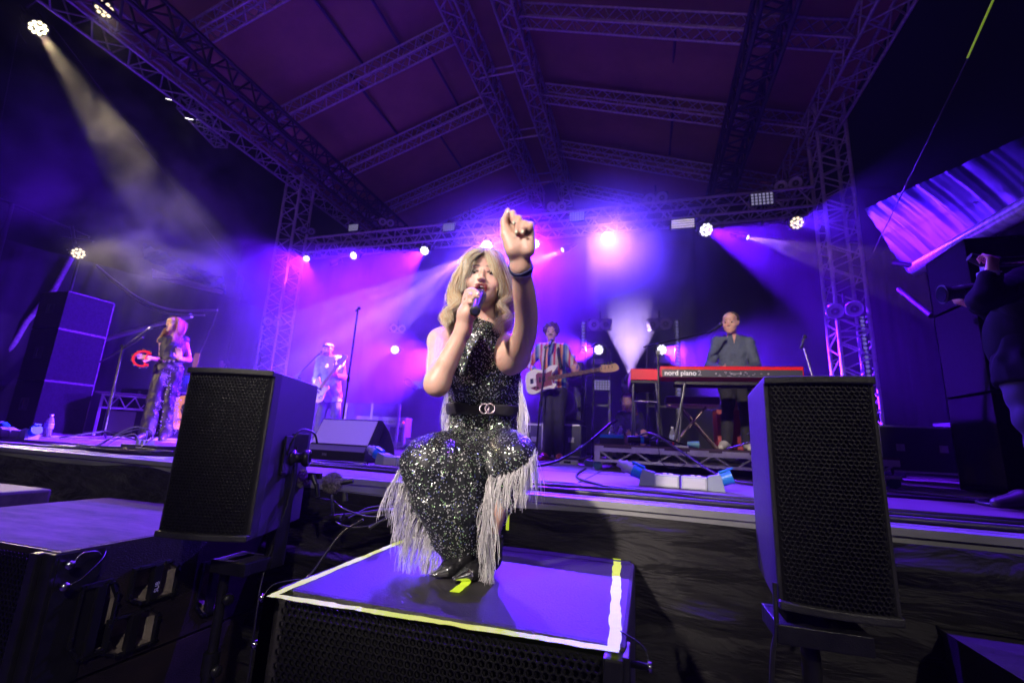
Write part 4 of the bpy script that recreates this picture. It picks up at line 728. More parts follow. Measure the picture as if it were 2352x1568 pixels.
def riser(lab, x0, x1, y0, y1, zt, h, legz=.0, casters=True):
    R = thing('stage_riser', lab, 'riser', ((x0+x1)/2, (y0+y1)/2, 0), group='truss-sided risers'); w = (x1-x0)/2; d = (y1-y0)/2
    b = MB(); b.box((-w, -d, zt-.018), (w, d, zt)); b.build('deck', mat('riser_ply', (.16, .10, .09), .65, noise=.6, nscale=6, stretch=(1, 6, 1), col2=(.09, .05, .05)), R)
    al = mat('riser_aluminium', (.62, .60, .56), .45, .25, noise=.2, nscale=8); r = MB(); zb = zt-h
    for s in (-1, 1):
        yy = s*(d-.0); r.box((-w, yy-.02*(s+1), zt-.07), (w, yy+.02*(1-s), zt-.0185)); r.box((-w, yy-.02*(s+1), zb), (w, yy+.02*(1-s), zb+.024))
        n = max(3, int(round(2*w/.33)))
        for i in range(n):
            xa = -w+.03+(2*w-.06)*i/n; xm = xa+(2*w-.06)/n*.5; xb = xa+(2*w-.06)/n; r.cyl((xa+.02, yy-s*.02, zt-.07), (xm-.03, yy-s*.02, zb+.02), .009, n=8); r.cyl((xm+.03, yy-s*.02, zb+.02), (xb-.02, yy-s*.02, zt-.07), .009, n=8)
        for k in (-1, 1): r.box((k*w, yy-.0-.045*(s+1)/2, zb+.02), (k*(w-.05), yy+.045*(1-s)/2, zt-.07))
    for k in (-1, 1): r.box((k*w, -d+.04, zt-.07), (k*(w-.02), d-.04, zt-.0185)); r.box((k*w, -d+.04, zb), (k*(w-.02), d-.04, zb+.024))
    r.build('truss_frame', al, R)
    t = MB()
    for (a, b2) in ((-.93, -.72), (-.48, -.3), (-.17, -.08), (.1, .16)): t.box((a*w, -d-.0025, zt-.034), (b2*w, -d-.0005, zt-.016))
    t.build('tape_patch', mat('brown_tape', (.09, .06, .06), .7), R)
    if casters:
        for sx in (-1, 1):
            for sy in (-1, 1):
                c = MB(); cx, cy = sx*(w-.03), sy*(d-.06); c.prism([(-.06, zb), (.06, zb), (.03, zb-.03), (.0, .055), (-.02, .05), (-.03, zb-.03)], (cx, cy-.012, 0), (1, 0, 0), (0, 0, 1), (0, 1, 0), .024); ct = c.build('caster_fork', ALUP(), R); wl = MB(); wl.cyl((cx-.005, cy-.02, .045), (cx-.005, cy+.02, .045), .042, n=20); wo = wl.build('caster_wheel', mat('blue_rubber', (.05, .16, .24), .5), ct)
    else:
        for sx in (-1, 1):
            for sy in (-1, 1): c = MB(); c.box((sx*(w-.1), sy*(d-.1), 0), (sx*(w-.04), sy*(d-.04), zb)); c.build('leg', ALUP(), R)
    return R
def bottle(lab, loc, s=1., h=.2):
    R = thing('water_bottle', lab, 'bottle', loc, group='plastic water bottles'); b = MB(); b.lathe([(0, .002), (.028*s, .002), (.032*s, .01), (.030*s, h*.3), (.032*s, h*.42), (.032*s, h*.62), (.022*s, h*.8), (.012*s, h*.88), (.012*s, h*.93)], n=16); b.build('body', mat('clear_plastic', (.75, .78, .85), .1, trans=.75, spec=.6), R)
    l = MB(); l.lathe([(.0325*s, h*.36), (.0325*s, h*.6)], n=16); l.build('paper_label', mat('bottle_label', (.35, .4, .7), .5, noise=.5, nscale=60), R); c = MB(); c.lathe([(.0135*s, h*.92), (.0135*s, h), (0, h)], n=14); c.build('cap', WHT(), R); return R
def strat(R, c, ux, uy, un, s, body, guard, neck_l, bass=False, pegs=6):
    """guitar lying in plane (ux along neck towards head, uy up, un to viewer). c = body centre"""
    c, ux, uy, un = [np.array(list(q), float) for q in (c, ux, uy, un)]
    o = catmull([np.array(p+(0,)) for p in [(-.22, .02), (-.19, .12), (-.08, .155), (.03, .12), (.10, .16), (.20, .15), (.155, .085), (.12, .05), (.12, -.05), (.165, -.085), (.13, -.13), (.06, -.12), (-.02, -.135), (-.12, -.165), (-.2, -.12), (-.22, .02)]], 5)
    b = MB(); b.prism([(p[0]*s, p[1]*s) for p in o[:-1]], c-un*.02, ux, uy, un, .042); b.build('guitar_body', body, R)
    g = MB(); gp = [(-.13, .03), (-.05, .1), (.05, .075), (.13, .1), (.115, .035), (.115, -.04), (.12, -.09), (.03, -.095), (-.08, -.13), (-.15, -.09)]; g.prism([(p[0]*s, p[1]*s) for p in gp], c+un*.0225, ux, uy, un, .003); g.build('pickguard', guard, R)
    n = MB(); L = neck_l; n.obox(c+ux*(.10*s+L/2)+un*.022, tuple(ux), tuple(uy), tuple(un), (L/2+.03, .026*(1 if not bass else .95), .010)); n.build('neck', mat('fretboard', (.16, .07, .04), .5) if bass else mat('maple', (.5, .3, .14), .4), R)
    f = MB()
    for k in range(15): x = .12*s+L*(1-.944**(k)) ; f.obox(c+ux*(.1*s+L*(1-1.6*(1-.944**k)))+un*.0335, tuple(ux), tuple(uy), tuple(un), (.0018, .024, .0014))
    f.build('frets', CHR(), R)
    h = MB(); hp = [(0, -.024), (.05, -.045), (.15, -.05), (.2, -.035), (.2, .01), (.17, .045), (.12, .035), (.03, .05), (0, .026)]; k = 1. if not bass else 1.15; h.prism([(p[0]*k, p[1]*k) for p in hp], c+ux*(.1*s+L+.02)+un*.01, ux, uy, un, .015); h.build('headstock', mat('maple', (.5, .3, .14), .4), R)
    p = MB(); 
    for i in range(4 if bass else 6):
        q = c+ux*(.1*s+L+.05+i*(.042 if bass else .026))+un*.025; p.cyl(q, q+un*.012, .006, n=8); e = q+uy*(.055*k); p.cyl(q, e, .003, n=6); p.obox(e, tuple(ux), tuple(uy), tuple(un), (.010 if bass else .006, .008, .003))
    p.build('tuning_pegs', CHR(), R)
    st = MB()
    for i in range(4 if bass else 6):
        o2 = (i-(1.5 if bass else 2.5))*(.011 if bass else .008); st.cyl(c-ux*.13*s+uy*o2+un*.036, c+ux*(.1*s+L+.03)+uy*o2*.8+un*.036, .0009, n=4, cap=False)
    st.build('strings', CHR(), R)
    kn = MB(); kn.obox(c-ux*.13*s+un*.028, tuple(ux), tuple(uy), tuple(un), (.02, .035, .006), bev=.002); kn.obox(c-ux*.03*s+un*.028, tuple(ux), tuple(uy), tuple(un), (.012, .035, .005)); kn.obox(c+ux*.03*s+un*.028, tuple(ux), tuple(uy), tuple(un), (.012, .035, .005))
    for a in ((-.1, -.09), (-.06, -.1)): q = c+ux*a[0]*s+uy*a[1]*s+un*.026; kn.cyl(q, q+un*.012, .012, n=10)
    kn.build('hardware', CHR(), R)
def build_band_gear():
    # ---- keyboard riser
    riser('long truss-sided riser under the keyboards', -.48, 1.95, 4.5, 6.9, .245, .165)
    riser('low truss-sided riser behind the singer, left of her waist', -4.05, -1.6, 7.3, 9.0, .20, .12)
    # long riser's little front end at right is the same riser
    red = mat('red_lacquer', (.62, .008, .012), .3, noise=.1); drk = mat('panel_dark', (.035, .035, .05), .4)
    K = thing('red_stage_piano', 'long red stage piano with white lettering on its dark back', 'keyboard', (.78, 4.8, .93), (0, math.radians(0), math.radians(1.0))); w = .645
    b = MB(); b.box((-w, .004, 0), (w, .33, .115), bev=.012); b.build('case', red, K); p = MB(); p.box((-w+.02, .0, .004), (w-.012, .006, .078), bev=.003); p.build('back_panel', drk, K)
    M = basis(Vector((-w+.195, -.001, .042)), Vector((1, 0, 0)), Vector((0, 0, 1)), Vector((0, -1, 0))); lw = mat('logo_white', (.85, .85, .85), .5); text_mesh('nord piano', .068, 'lettering', lw, K, M, bold=.0014); M = basis(Vector((-w+.375, -.001, .042)), Vector((1, 0, 0)), Vector((0, 0, 1)), Vector((0, -1, 0))); text_mesh('2', .066, 'lettering', mat('logo_grey', (.35, .35, .37), .5), K, M, bold=.001)
    j = MB(); rs = random.Random(4)
    for k in range(26):
        x = -.12+rs.random()*.42; z = .015+rs.choice((0, .012, .024, .036)); j.box((x, -.0015, z), (x+rs.uniform(.006, .03), -.0003, z+.005))
    for x in (-.12, .02, .1, .34): j.cyl((x, -.004, .04), (x, .002, .04), .008, n=10)
    j.build('connector_marks', mat('dim_white', (.35, .33, .36), .5), K)
    ky = MB()
    for k in range(52): x = -.61+k*.0235; ky.box((x, .2, .112), (x+.022, .325, .122))
    ky.build('keys', WHT(), K)
    N = thing('red_keyboard', 'short bright red keyboard end left of the stage piano', 'keyboard', (-.01, 5.0, .93), (0, 0, math.radians(4))); b = MB(); b.box((-.145, 0, 0), (.145, .85, .12), bev=.008); b.build('case', mat('red_gloss', (.7, .006, .03), .35), N); b = MB(); b.box((-.15, .004, -.035), (.15, .84, -.001), bev=.006); b.build('under_tray', BLKM(), N)
    b = MB(); b.box((-.149, .01, .0), (-.1455, .84, .12), bev=.001); b.build('end_cheek', mat('cheek', (.55, .25, .2), .4), N)
    # stands
    S1 = thing('keyboard_stand', 'black folding stand under the red stage piano', 'keyboard stand', (.78, 4.9, .245)); z = .245
    b = MB()
    b.box((-.5, .0, .63), (.55, .03, .665)); b.box((-.5, .25, .63), (.55, .28, .665)); b.build('top_rails', BLKM(), S1)
    for (xa, xb) in ((-.40, -.52), (-.40, -.46), (.52, .66), (.50, .58)):
        l = MB(); yy = .0 if xb in (-.52, .66) else .27; l.cyl((xa, yy, .64), (xb, yy, .02), .014); l.cyl((xb, yy, .0), (xb, yy, .03), .018); l.build('leg', mat('stand_steel', (.10, .10, .12), .3, .6), S1)
    S2 = thing('keyboard_stand', 'steel table stand under the short red keyboard', 'keyboard stand', (-.01, 5.0, .245)); 
    for (x, y, dx) in ((-.12, .03, -.02), (.11, .03, .06), (-.12, .8, -.02), (.11, .8, .05)): l = MB(); l.cyl((x, y, .645), (x+dx, y, .0), .013); l.build('leg', mat('stand_steel', (.10, .10, .12), .3, .6), S2)
    l = MB(); l.cyl((-.13, .03, .46), (.12, .03, .46), .008); l.cyl((-.06, .03, .46), (.02, .03, .46), .015); l.build('cross_bar', CHR(), S2)
    # bench
    Bn = thing('keyboard_bench', 'padded black bench with crossed legs behind the piano', 'bench', (.52, 5.75, .245)); b = MB(); b.box((-.3, -.15, .50), (.28, .17, .585), bev=.02); b.build('seat', mat('vinyl', (.05, .03, .05), .5), Bn); b = MB(); b.box((-.29, -.14, .475), (.27, .16, .499)); b.build('seat_board', mat('pale_ply', (.55, .4, .33), .5), Bn)
    for s in (-1, 1):
        for yy in (-.12, .12): l = MB(); l.cyl((s*-.13, yy+s*.012, .47), (s*.24, yy+s*.012, .01), .013); l.build('leg', mat('stand_bronze', (.2, .14, .14), .35, .6), Bn)
    # organ desk and red amp
    D = thing('wooden_desk', 'brown wooden desk frame behind the keyboard player', 'desk', (1.33, 6.6, .245)); wd = mat('brown_wood', (.32, .10, .06), .5, noise=.4, nscale=8, stretch=(1, 1, 6)); b = MB(); b.box((-.3, -.2, .70), (.3, .2, .8), bev=.005); b.box((-.1, -.2, .92), (.28, .2, .97), bev=.004); b.box((.2, -.2, .8), (.27, .2, .92)); b.build('top', wd, D)
    for s in (-1, 1): l = MB(); l.box((s*.27, -.18, 0), (s*.21, .18, .7)); l.build('leg', wd, D)
    l = MB(); l.obox((.0, -.19, .6), (.8, 0, -.6), (0, 1, 0), (.6, 0, .8), (.25, .02, .03)); l.build('brace', wd, D)
    A = cabinet('red_amplifier', 'red-covered amplifier under the bench', .86, 1.42, 6.35, 6.75, .25, .76, mat('red_tolex', (.28, .015, .02), .5, noise=.3), wd, None, False, cat='amplifier'); g = MB(); g.box((-.24, -.207, .05), (.24, -.2045, .45)); g.build('speaker_cloth', mat('red_cloth', (.2, .012, .03), .8), A)
    # gear on riser
    X = thing('effects_box', 'low black box with a blue top edge on the riser left corner', 'effects unit', (-.34, 4.75, .245)); b = MB(); b.box((-.12, 0, 0), (.12, .2, .09), bev=.006); b.build('case', drk, X); b = MB(); b.box((-.118, -.002, .062), (.118, .198, .094), bev=.003); b.build('top_plate', mat('cyan_blue', (.03, .3, .6), .4), X)
    X = thing('multiway_connector', 'blue-ringed black cable connector on the riser', 'connector', (-.08, 4.7, .27)); b = MB(); b.cyl((-.1, 0, .03), (.1, .02, .03), .035, n=16); b.build('shell', BLKM(), X); b = MB(); b.cyl((.02, .012, .03), (.05, .015, .03), .037, n=16); b.build('ring', BLUEP(), X)
    X = thing('pedal_box', 'small black pedal box with a red end on the riser', 'effects unit', (.13, 4.62, .245)); b = MB(); b.box((-.1, 0, 0), (.1, .14, .05), bev=.004); b.build('case', BLKM(), X); b = MB(); b.box((.1, 0, .003), (.112, .14, .047)); b.build('end_plate', red, X); b = MB(); b.box((.12, -.02, .0), (.24, .05, .02), bev=.004); b.build('adapter', WHT(), X)
    X = thing('blue_plug', 'small loose blue socket on the riser behind the white pedal', 'connector', (.42, 4.72, .25)); b = MB(); b.cyl((-.05, 0, .035), (.05, 0, .03), .02, .034, n=14); b.build('shell', mat('pale_blue', (.2, .5, .7), .4), X)
    bottle('small clear bottle between the keyboard stand legs', (.25, 4.95, .246)); bottle('left of two water bottles behind the blue-topped box', (-.36, 5.1, .246)); bottle('right of two water bottles behind the blue-topped box', (-.27, 5.12, .246))
    bottle('water bottle on the low riser left of the singer waist', tuple(at(1078-8, 1010-12, 7.4)-Vector((0, 0, .1))), 1.2, .24); bottle('violet-lit water bottle in front of the left speaker stack', tuple(atz(88, 998, 0.0)) if False else (-6.45, 3.55, .02), 1.25, .25)
    H = mic_stand('chrome cymbal-type stand beside the keyboard player leg', (1.02, 5.0, .246), (1.02, 5.0, .70), None, ((.94, 4.98, .40), (1.06, 5.0, .46)), m=CHR())
    # mic stands
    f = atz(1562-40, 1080, .245); 
    mic_stand('long boom stand reaching across to the keyboard player', (.12, 4.75, .246), at(1511, 835-25, 4.75), (at(1478, 797, 4.75), at(1632, 762, 5.3)), (at(1632, 762, 5.3), at(1660, 742, 5.45)))
    mic_stand('straight stand with a chrome clip at the right end of the piano', (2.05, 6.0, .0), at(1846, 800, 6.0), None, (at(1838, 800, 6.0), at(1850, 768, 6.0)), m=mat('violet_chrome', (.5, .45, .5), .25, .8))
    p = at(1263, 778, 5.55); mic_stand('stand in front of the bassist mouth', (p.x-.12, 5.5, .0), (p.x-.04, 5.5, 1.4), ((p.x-.04, 5.5, 1.4), (p.x, 5.55, p.z-.08)), ((p.x, 5.55, p.z-.1), (p.x+.01, 5.66, p.z+.02)))
    p = at(1364, 795, 5.9); mic_stand('thin stand with a small clip right of the bassist', (p.x+.0, 5.9, 0), (p.x, 5.9, p.z-.02), None, ((p.x-.03, 5.9, p.z-.01), (p.x+.04, 5.85, p.z+.02)), r=.010)
    p = at(822, 712, 5.0); mic_stand('tall empty centre stage mic stand left of the singer', (p.x-.02, 5.0, 0), tuple(p), None, ((p.x-.03, 5, p.z-.01), (p.x+.045, 4.97, p.z+.02)), r=.013, base='round')
    p = at(737, 812, 6.2); mic_stand('boom stand in front of the left guitarist', (p.x-.75, 5.9, 0), at(688, 868, 6.1), (at(668, 878, 6.1), at(728, 817, 6.2)), (at(722, 822, 6.2), at(742, 806, 6.25)))
    mic_stand('boom stand reaching the tambourine singer mouth', tuple(atz(256, 1002-8, 0)*.0+Vector((-6.5, 4.15, 0))), at(283, 795, 4.3), (at(228, 832, 4.3), at(330, 775, 4.3)), None, r=.013, legs=.42)
    q = MB(); q.tube(catmull([at(283, 800, 4.3), at(300, 785, 4.3), at(325, 768, 4.35), at(345, 753, 4.4), at(370, 751, 4.45)]), .007); q.cyl(at(352, 753, 4.4), at(375, 749, 4.5), .012, .017); q.ball(at(378, 749, 4.52), .025); tag(q.build('microphone', BLKM()), 'microphone held up by a goose neck before the tambourine singer', 'microphone')
    # bass rig
    bk = mat('bass_tolex', (.02, .02, .024), .6, noise=.3)
    def cone_cab(lab, x0, x1, y0, y1, z0, z1, cones):
        R = cabinet('bass_cabinet', lab, x0, x1, y0, y1, z0, z1, bk, mat('cab_edge_highlight2', (.1, .1, .12), .4), 'bass amplifier stack', False, cat='amplifier'); g = MB(); h = z1-z0; d = (y1-y0)/2; w = (x1-x0)/2
        g.box((-w+.025, -d-.004, .025), (w-.025, -d-.001, h-.025)); g.build('speaker_cloth', mat('cab_cloth', (.03, .03, .04), .8), R); c = MB()
        for (cx, cz, r) in cones: c.lathe([(r, -.006), (r*.93, -.010), (r*.9, -.005), (r*.3, -.0045), (r*.28, -.012), (0, -.016)], (cx, -d, cz), (0, 1, 0), 24)
        c.build('speaker_cone', mat('cone', (.05, .05, .07), .5), R); return R
    cone_cab('lower bass cabinet with one large cone', -1.45, -.90, 6.6, 7.0, .56, 1.06, [(.03, .25, .2)]); cone_cab('upper bass cabinet with two small cones', -1.45, -.90, 6.6, 7.0, 1.065, 1.42, [(-.13, .17, .11), (.13, .17, .11)])
    R = thing('amp_head', 'small bright amplifier head on the bass cabinets', 'amplifier', (-1.13, 6.65, 1.422)); b = MB(); b.box((-.16, 0, 0), (.1, .2, .12), bev=.012); b.build('case', mat('white_case', (.7, .68, .7), .5), R); b = MB(); b.box((-.14, -.004, .03), (.08, -.001, .09), bev=.002); b.build('front_panel', BLKM(), R)
    def fcase(lab, x0, x1, y0, y1, z0, z1):
        R = cabinet('flight_case', lab, x0, x1, y0, y1, z0, z1, mat('case_black', (.03, .03, .04), .5), mat('case_alu', (.62, .6, .62), .4, .4), 'black flight cases with aluminium edges', False, cat='flight case'); e = MB(); w, d, h = (x1-x0)/2, (y1-y0)/2, z1-z0; t = .022
        for s in (-1, 1): e.box((s*w, -d-.004, 0), (s*(w-t), -d+.0, h)); e.box((-w+t, -d-.004, (h-t) if s > 0 else 0), (w-t, -d, h if s > 0 else t))
        e.build('corner_rail', mat('case_alu', (.62, .6, .62), .4, .4), R)
        for x in (-.5, .5): l = MB(); l.box((x*w-.04, -d-.01, h*.45), (x*w+.04, -d-.004, h*.6), bev=.003); l.build('latch', ALUP(), R)
        return R
    fcase('flight case under the bass cabinets with bright edges', -1.42, -.86, 6.4, 6.95, .05, .5); fcase('flight case just behind the bassist legs', -1.98, -1.48, 6.7, 7.2, .03, .5); fcase('wide flight case in the dark right wing', 2.55, 3.35, 6.3, 6.9, .1, .62); fcase('taller flight case right of the wide one in the right wing', 3.38, 4.1, 6.3, 6.9, .1, .7)
    # white gadgets on floor by riser
    X = thing('tuner_pedal', 'white foot pedal on the floor left of the riser', 'pedal', (-.86, 5.3, 0)); b = MB(); b.box((-.1, 0, 0), (.1, .12, .05), bev=.008); b.build('case', WHT(), X); b = MB(); b.box((-.05, -.002, .015), (.03, -.0, .04)); b.build('display', BLKM(), X)
    X = thing('tuner_pedal', 'small green and white foot pedal beside the riser', 'pedal', (-.62, 5.25, 0)); b = MB(); b.box((-.05, 0, 0), (.05, .1, .06), bev=.006); b.build('case', mat('mint', (.35, .7, .5), .4), X); b = MB(); b.cyl((0, .05, .058), (0, .05, .072), .012); b.build('foot_switch', CHR(), X)
    # amps behind screens at left
    for (x, lab) in ((-5.05, 'left of two pale guitar amplifiers behind a clear screen'), (-4.5, 'right of two pale guitar amplifiers with a red pilot light')):
        R = thing('guitar_amplifier', lab, 'amplifier', (x, 7.6, 0), group='pale guitar amplifiers'); b = MB(); b.box((-.25, 0, .01), (.25, .25, .56), bev=.015); b.build('case', mat('cream_tolex', (.55, .5, .55), .6), R); b = MB(); b.box((-.22, -.004, .05), (.22, -.001, .42)); b.build('speaker_cloth', mat('cloth_grey', (.35, .32, .4), .8), R)
        b = MB(); b.box((-.05, -.006, .12), (.2, -.0045, .38)) ; b.build('dark_patch', mat('dark_cone', (.05, .04, .09), .7), R); b = MB()
        for k in range(7): b.cyl((-.19+k*.055, -.02, .48), (-.19+k*.055, 0, .48), .011, n=10)
        b.build('knobs', BLKM(), R)
        if x > -4.8: b = MB(); b.ball((.22, -.008, .47), .012, 8); b.build('pilot_light', emat('pilot_red', (1, .02, .02), 6), R)
    gl = mat('acrylic', (.9, .9, .95), .03, trans=.97, spec=.5); R = thing('acrylic_screen', 'clear acrylic screen panels standing in front of the pale amplifiers', 'screen', (-4.78, 7.3, 0)); 
    for k, (xa, xb, a) in enumerate(((-.55, 0, .0), (.0, .55, 0.0))): p = MB(); p.box((xa+.012, -.004, .01), (xb-.012, .004, .78)); p.build('panel', gl, R)
    p = MB(); 
    for x in (-.55, 0, .55): p.box((x-.022, -.012, .0), (x+.022, .006, .78))
    p.build('hinge_strip', mat('hinge', (.4, .36, .42), .5), R)
    # drums at left wing
    R = thing('drum_kit', 'blue drums with chrome hoops behind the tambourine singer stand', 'drum kit', (-8.0, 6.6, 0)); ds = mat('drum_blue', (.04, .20, .32), .35, noise=.5, nscale=40)
    for (x, y, z, r, h) in ((-.35, 0, .72, .22, .42), (.1, .1, .75, .18, .34), (.55, .1, .62, .17, .3)):
        b = MB(); b.cyl((x, y, z), (x, y, z+h), r, n=28); d = b.build('drum_shell', ds, R); b = MB(); b.cyl((x, y, z+h), (x, y, z+h+.02), r+.01, n=28); b.cyl((x, y, z-.01), (x, y, z+.01), r+.01, n=28); b.build('hoop', CHR(), d); b = MB()
        for k in range(8): a = k*math.pi/4; b.box((x+(r+.008)*math.cos(a)-.01, y+(r+.008)*math.sin(a)-.01, z+h*.35), (x+(r+.008)*math.cos(a)+.01, y+(r+.008)*math.sin(a)+.01, z+h*.65))
        b.build('lugs', CHR(), d)
    b = MB(); b.cyl((-.6, 0, .0), (-.55, 0, .8), .012); b.cyl((.3, .2, 0), (.3, .1, .9), .012); b.cyl((.72, 0, 0), (.62, 0, .7), .012); b.build('stands', CHR(), R); b = MB(); b.lathe([(.22, 0), (.06, .02), (0, .03)], (-.1, .3, 1.32), n=28); b.build('cymbal', mat('brass', (.6, .45, .2), .3, .9), R)
    b = MB(); b.box((-.5, -.1, 0), (.9, .6, .6)); b.build('drum_riser_box', CARP(), R)
    # small table frame with folded chair shape behind the singer
    R = thing('folding_rack', 'grey truss-framed rack with a dark amplifier behind the tambourine singer', 'rack', (*at(300, 960, 5.4).xy, 0), (0, 0, math.radians(46))); b = MB(); zt = .62
    for s in (-1, 1): b.box((s*.42, 0, 0), (s*.39, .03, zt)); b.box((s*.42, .5, 0), (s*.39, .53, zt))
    b.box((-.42, 0, zt), (.42, .03, zt+.03)); b.box((-.42, .5, zt), (.42, .53, zt+.03)); b.box((-.42, 0, .42), (.42, .02, .45))
    for k in range(4): xa = -.4+k*.2; b.cyl((xa, .01, zt), (xa+.1, .01, .45), .008); b.cyl((xa+.1, .01, .45), (xa+.2, .01, zt), .008)
    b.build('frame', ALUP(), R); b = MB(); b.box((-.33, .1, .06), (.33, .4, .40), bev=.01); b.build('amplifier', mat('amp_grey', (.08, .075, .085), .7, noise=.4, nscale=120), R); b = MB(); b.box((-.5, -.05, zt+.031), (.5, .55, zt+.06), bev=.01); b.box((.0, .1, zt+.061), (.4, .4, zt+.12), bev=.01); b.build('tray', mat('tray_dark', (.05, .03, .04), .6), R)
    # acoustic guitar on stand
    G = thing('acoustic_guitar', 'honey coloured acoustic guitar on a stand behind the tambourine singer', 'guitar', (*at(420, 960, 5.1).xy, .16), (math.radians(-8), 0, math.radians(44))); o = catmull([np.array(p+(0,)) for p in [(0, 0), (.16, .03), (.205, .14), (.17, .25), (.125, .31), (.15, .39), (.13, .46), (.04, .50), (-.04, .50), (-.13, .46), (-.15, .39), (-.125, .31), (-.17, .25), (-.205, .14), (-.16, .03), (0, 0)]], 5)
    b = MB(); b.prism([(p[0], p[1]) for p in o[:-1]], (0, 0, 0), (1, 0, 0), (0, 0, 1), (0, 1, 0), .1); b.build('guitar_body', mat('spruce', (.75, .36, .07), .35, noise=.15, nscale=12, stretch=(6, 1, 1)), G)
    b = MB(); b.cyl((0, -.002, .33), (0, .002, .33), .052, n=24); b.build('sound_hole', mat('black_hole', (.01, .008, .01), .8), G); b = MB(); b.prism([(-.06, .30), (.0, .27), (.07, .24), (.10, .15), (.05, .12), (-.02, .2)], (0, -.003, 0), (1, 0, 0), (0, 0, 1), (0, 1, 0), .002); b.build('pickguard', mat('pick_black', (.02, .02, .03), .3), G)
    b = MB(); b.box((-.028, -.012, .42), (.028, .01, .98)); b.box((-.035, -.008, .98), (.035, .008, 1.16)); b.build('neck', mat('dark_neck', (.12, .06, .03), .5), G); b = MB(); b.box((-.08, -.008, .13), (.08, -.001, .16)); b.build('bridge', mat('dark_neck', (.12, .06, .03), .5), G)
    for i in range(6): pass
    Sg = thing('guitar_stand', 'small black tripod stand under the acoustic guitar', 'guitar stand', (*at(420, 960, 5.13).xy, 0), (0, 0, math.radians(44))); b = MB(); b.cyl((0, .05, .05), (0, .12, .6), .012); b.cyl((-.14, -.02, .15), (.14, -.02, .15), .01)
    for a in ((.38, -.1), (-.3, -.1), (0, .35)): b.cyl((0, .05, .2), (a[0], a[1], .012), .011)
    b.build('frame', BLKM(), Sg)
    # red and white striped little object behind wedge
    p = at(704, 955, 4.2); R = thing('striped_lantern', 'small red and white striped object above the wedge monitor', 'ornament', (p.x, 4.2, 0.0)); b = MB(); b.ball((0, 0, p.z-.02), (.035, .035, .045), 12); b.build('body', mat('stripe_red_white', (.8, .7, .7), .5), R); nt = MATS['stripe_red_white'].node_tree
    wv = nt.nodes.new('ShaderNodeTexWave'); wv.inputs['Scale'].default_value = 12; tc = nt.nodes.new('ShaderNodeTexCoord'); cr = nt.nodes.new('ShaderNodeValToRGB'); cr.color_ramp.interpolation = 'CONSTANT'; cr.color_ramp.elements[0].color = (.7, .02, .02, 1); cr.color_ramp.elements[1].position = .5; cr.color_ramp.elements[1].color = (.85, .8, .8, 1); nt.links.new(tc.outputs['Object'], wv.inputs['Vector']); nt.links.new(wv.outputs['Fac'], cr.inputs[0]); nt.links.new(cr.outputs[0], nt.nodes['Principled BSDF'].inputs['Base Color'])
    b = MB(); b.cyl((0, 0, 0), (0, 0, p.z-.05), .008); b.cyl((0, 0, p.z+.02), (0, 0, p.z+.06), .006, .002); b.build('post', mat('red_stick', (.6, .03, .03), .5), R)
    # power boxes
    power_box('grey power box with two blue sockets on the deck below the riser', (.19, 2.98, .003), math.radians(-8), 1.12)
    power_box('grey power box left of the singer knee, its blue plug tilted up', (-1.70, 3.05, .004), math.radians(-14), 1.08)
    power_box('grey power box at the far left of the deck', (-6.35, 3.25, .003), math.radians(-4), 1.3)
    b = MB(); b.obox((-1.6, 2.93, .006), (.97, -.24, 0), (.24, .97, 0), (0, 0, 1), (.28, .07, .005)); tag(b.build('ply_scrap', mat('scrap_ply', (.15, .1, .09), .7)), 'thin board lying under the power box beside the singer', 'board')
    # pedal board in front of tambourine singer
    p = atz(375, 1040, .0); R = thing('pedal_board', 'flat black box with white cable plugs in front of the tambourine singer', 'pedal board', (-3.92, 2.75, .002), (0, 0, math.radians(-6))); b = MB(); b.box((-.2, 0, 0), (.26, .16, .05), bev=.004); b.build('case', BLKM(), R); b = MB()
    for k in range(3): b.box((-.1+k*.06, .05, .05), (-.06+k*.06, .1, .085), bev=.003)
    b.build('plugs', WHT(), R); b = MB(); b.box((.0, -.001, .015), (.05, -.0, .035)); b.build('sticker', WHT(), R)
    for k, (pts, lab) in enumerate((([(-.3, -.12, .01), (-.25, -.1, .03), (-.2, 0, .14), (-.12, .06, .19), (-.02, .07, .16), (.0, .07, .08)], 'left loop of thin cable rising over the black pedal box'), ([(-.26, -.14, .01), (-.2, -.05, .1), (-.1, .05, .17), (.02, .07, .17), (.06, .07, .1), (.1, -.05, .02)], 'right loop of thin cable rising over the black pedal box'), ([(-.2, -.1, .01), (-.22, 0, .09), (-.15, .07, .13), (-.08, .07, .08)], 'short inner loop of thin cable over the black pedal box'))):
        q = MB(); q.tube(catmull([(p[0]-3.92, p[1]+2.75, p[2]) for p in pts]), .005, 6); tag(q.build('loop_cable', mat('lilac_cable', (.3, .27, .32), .4)), lab, 'cable')
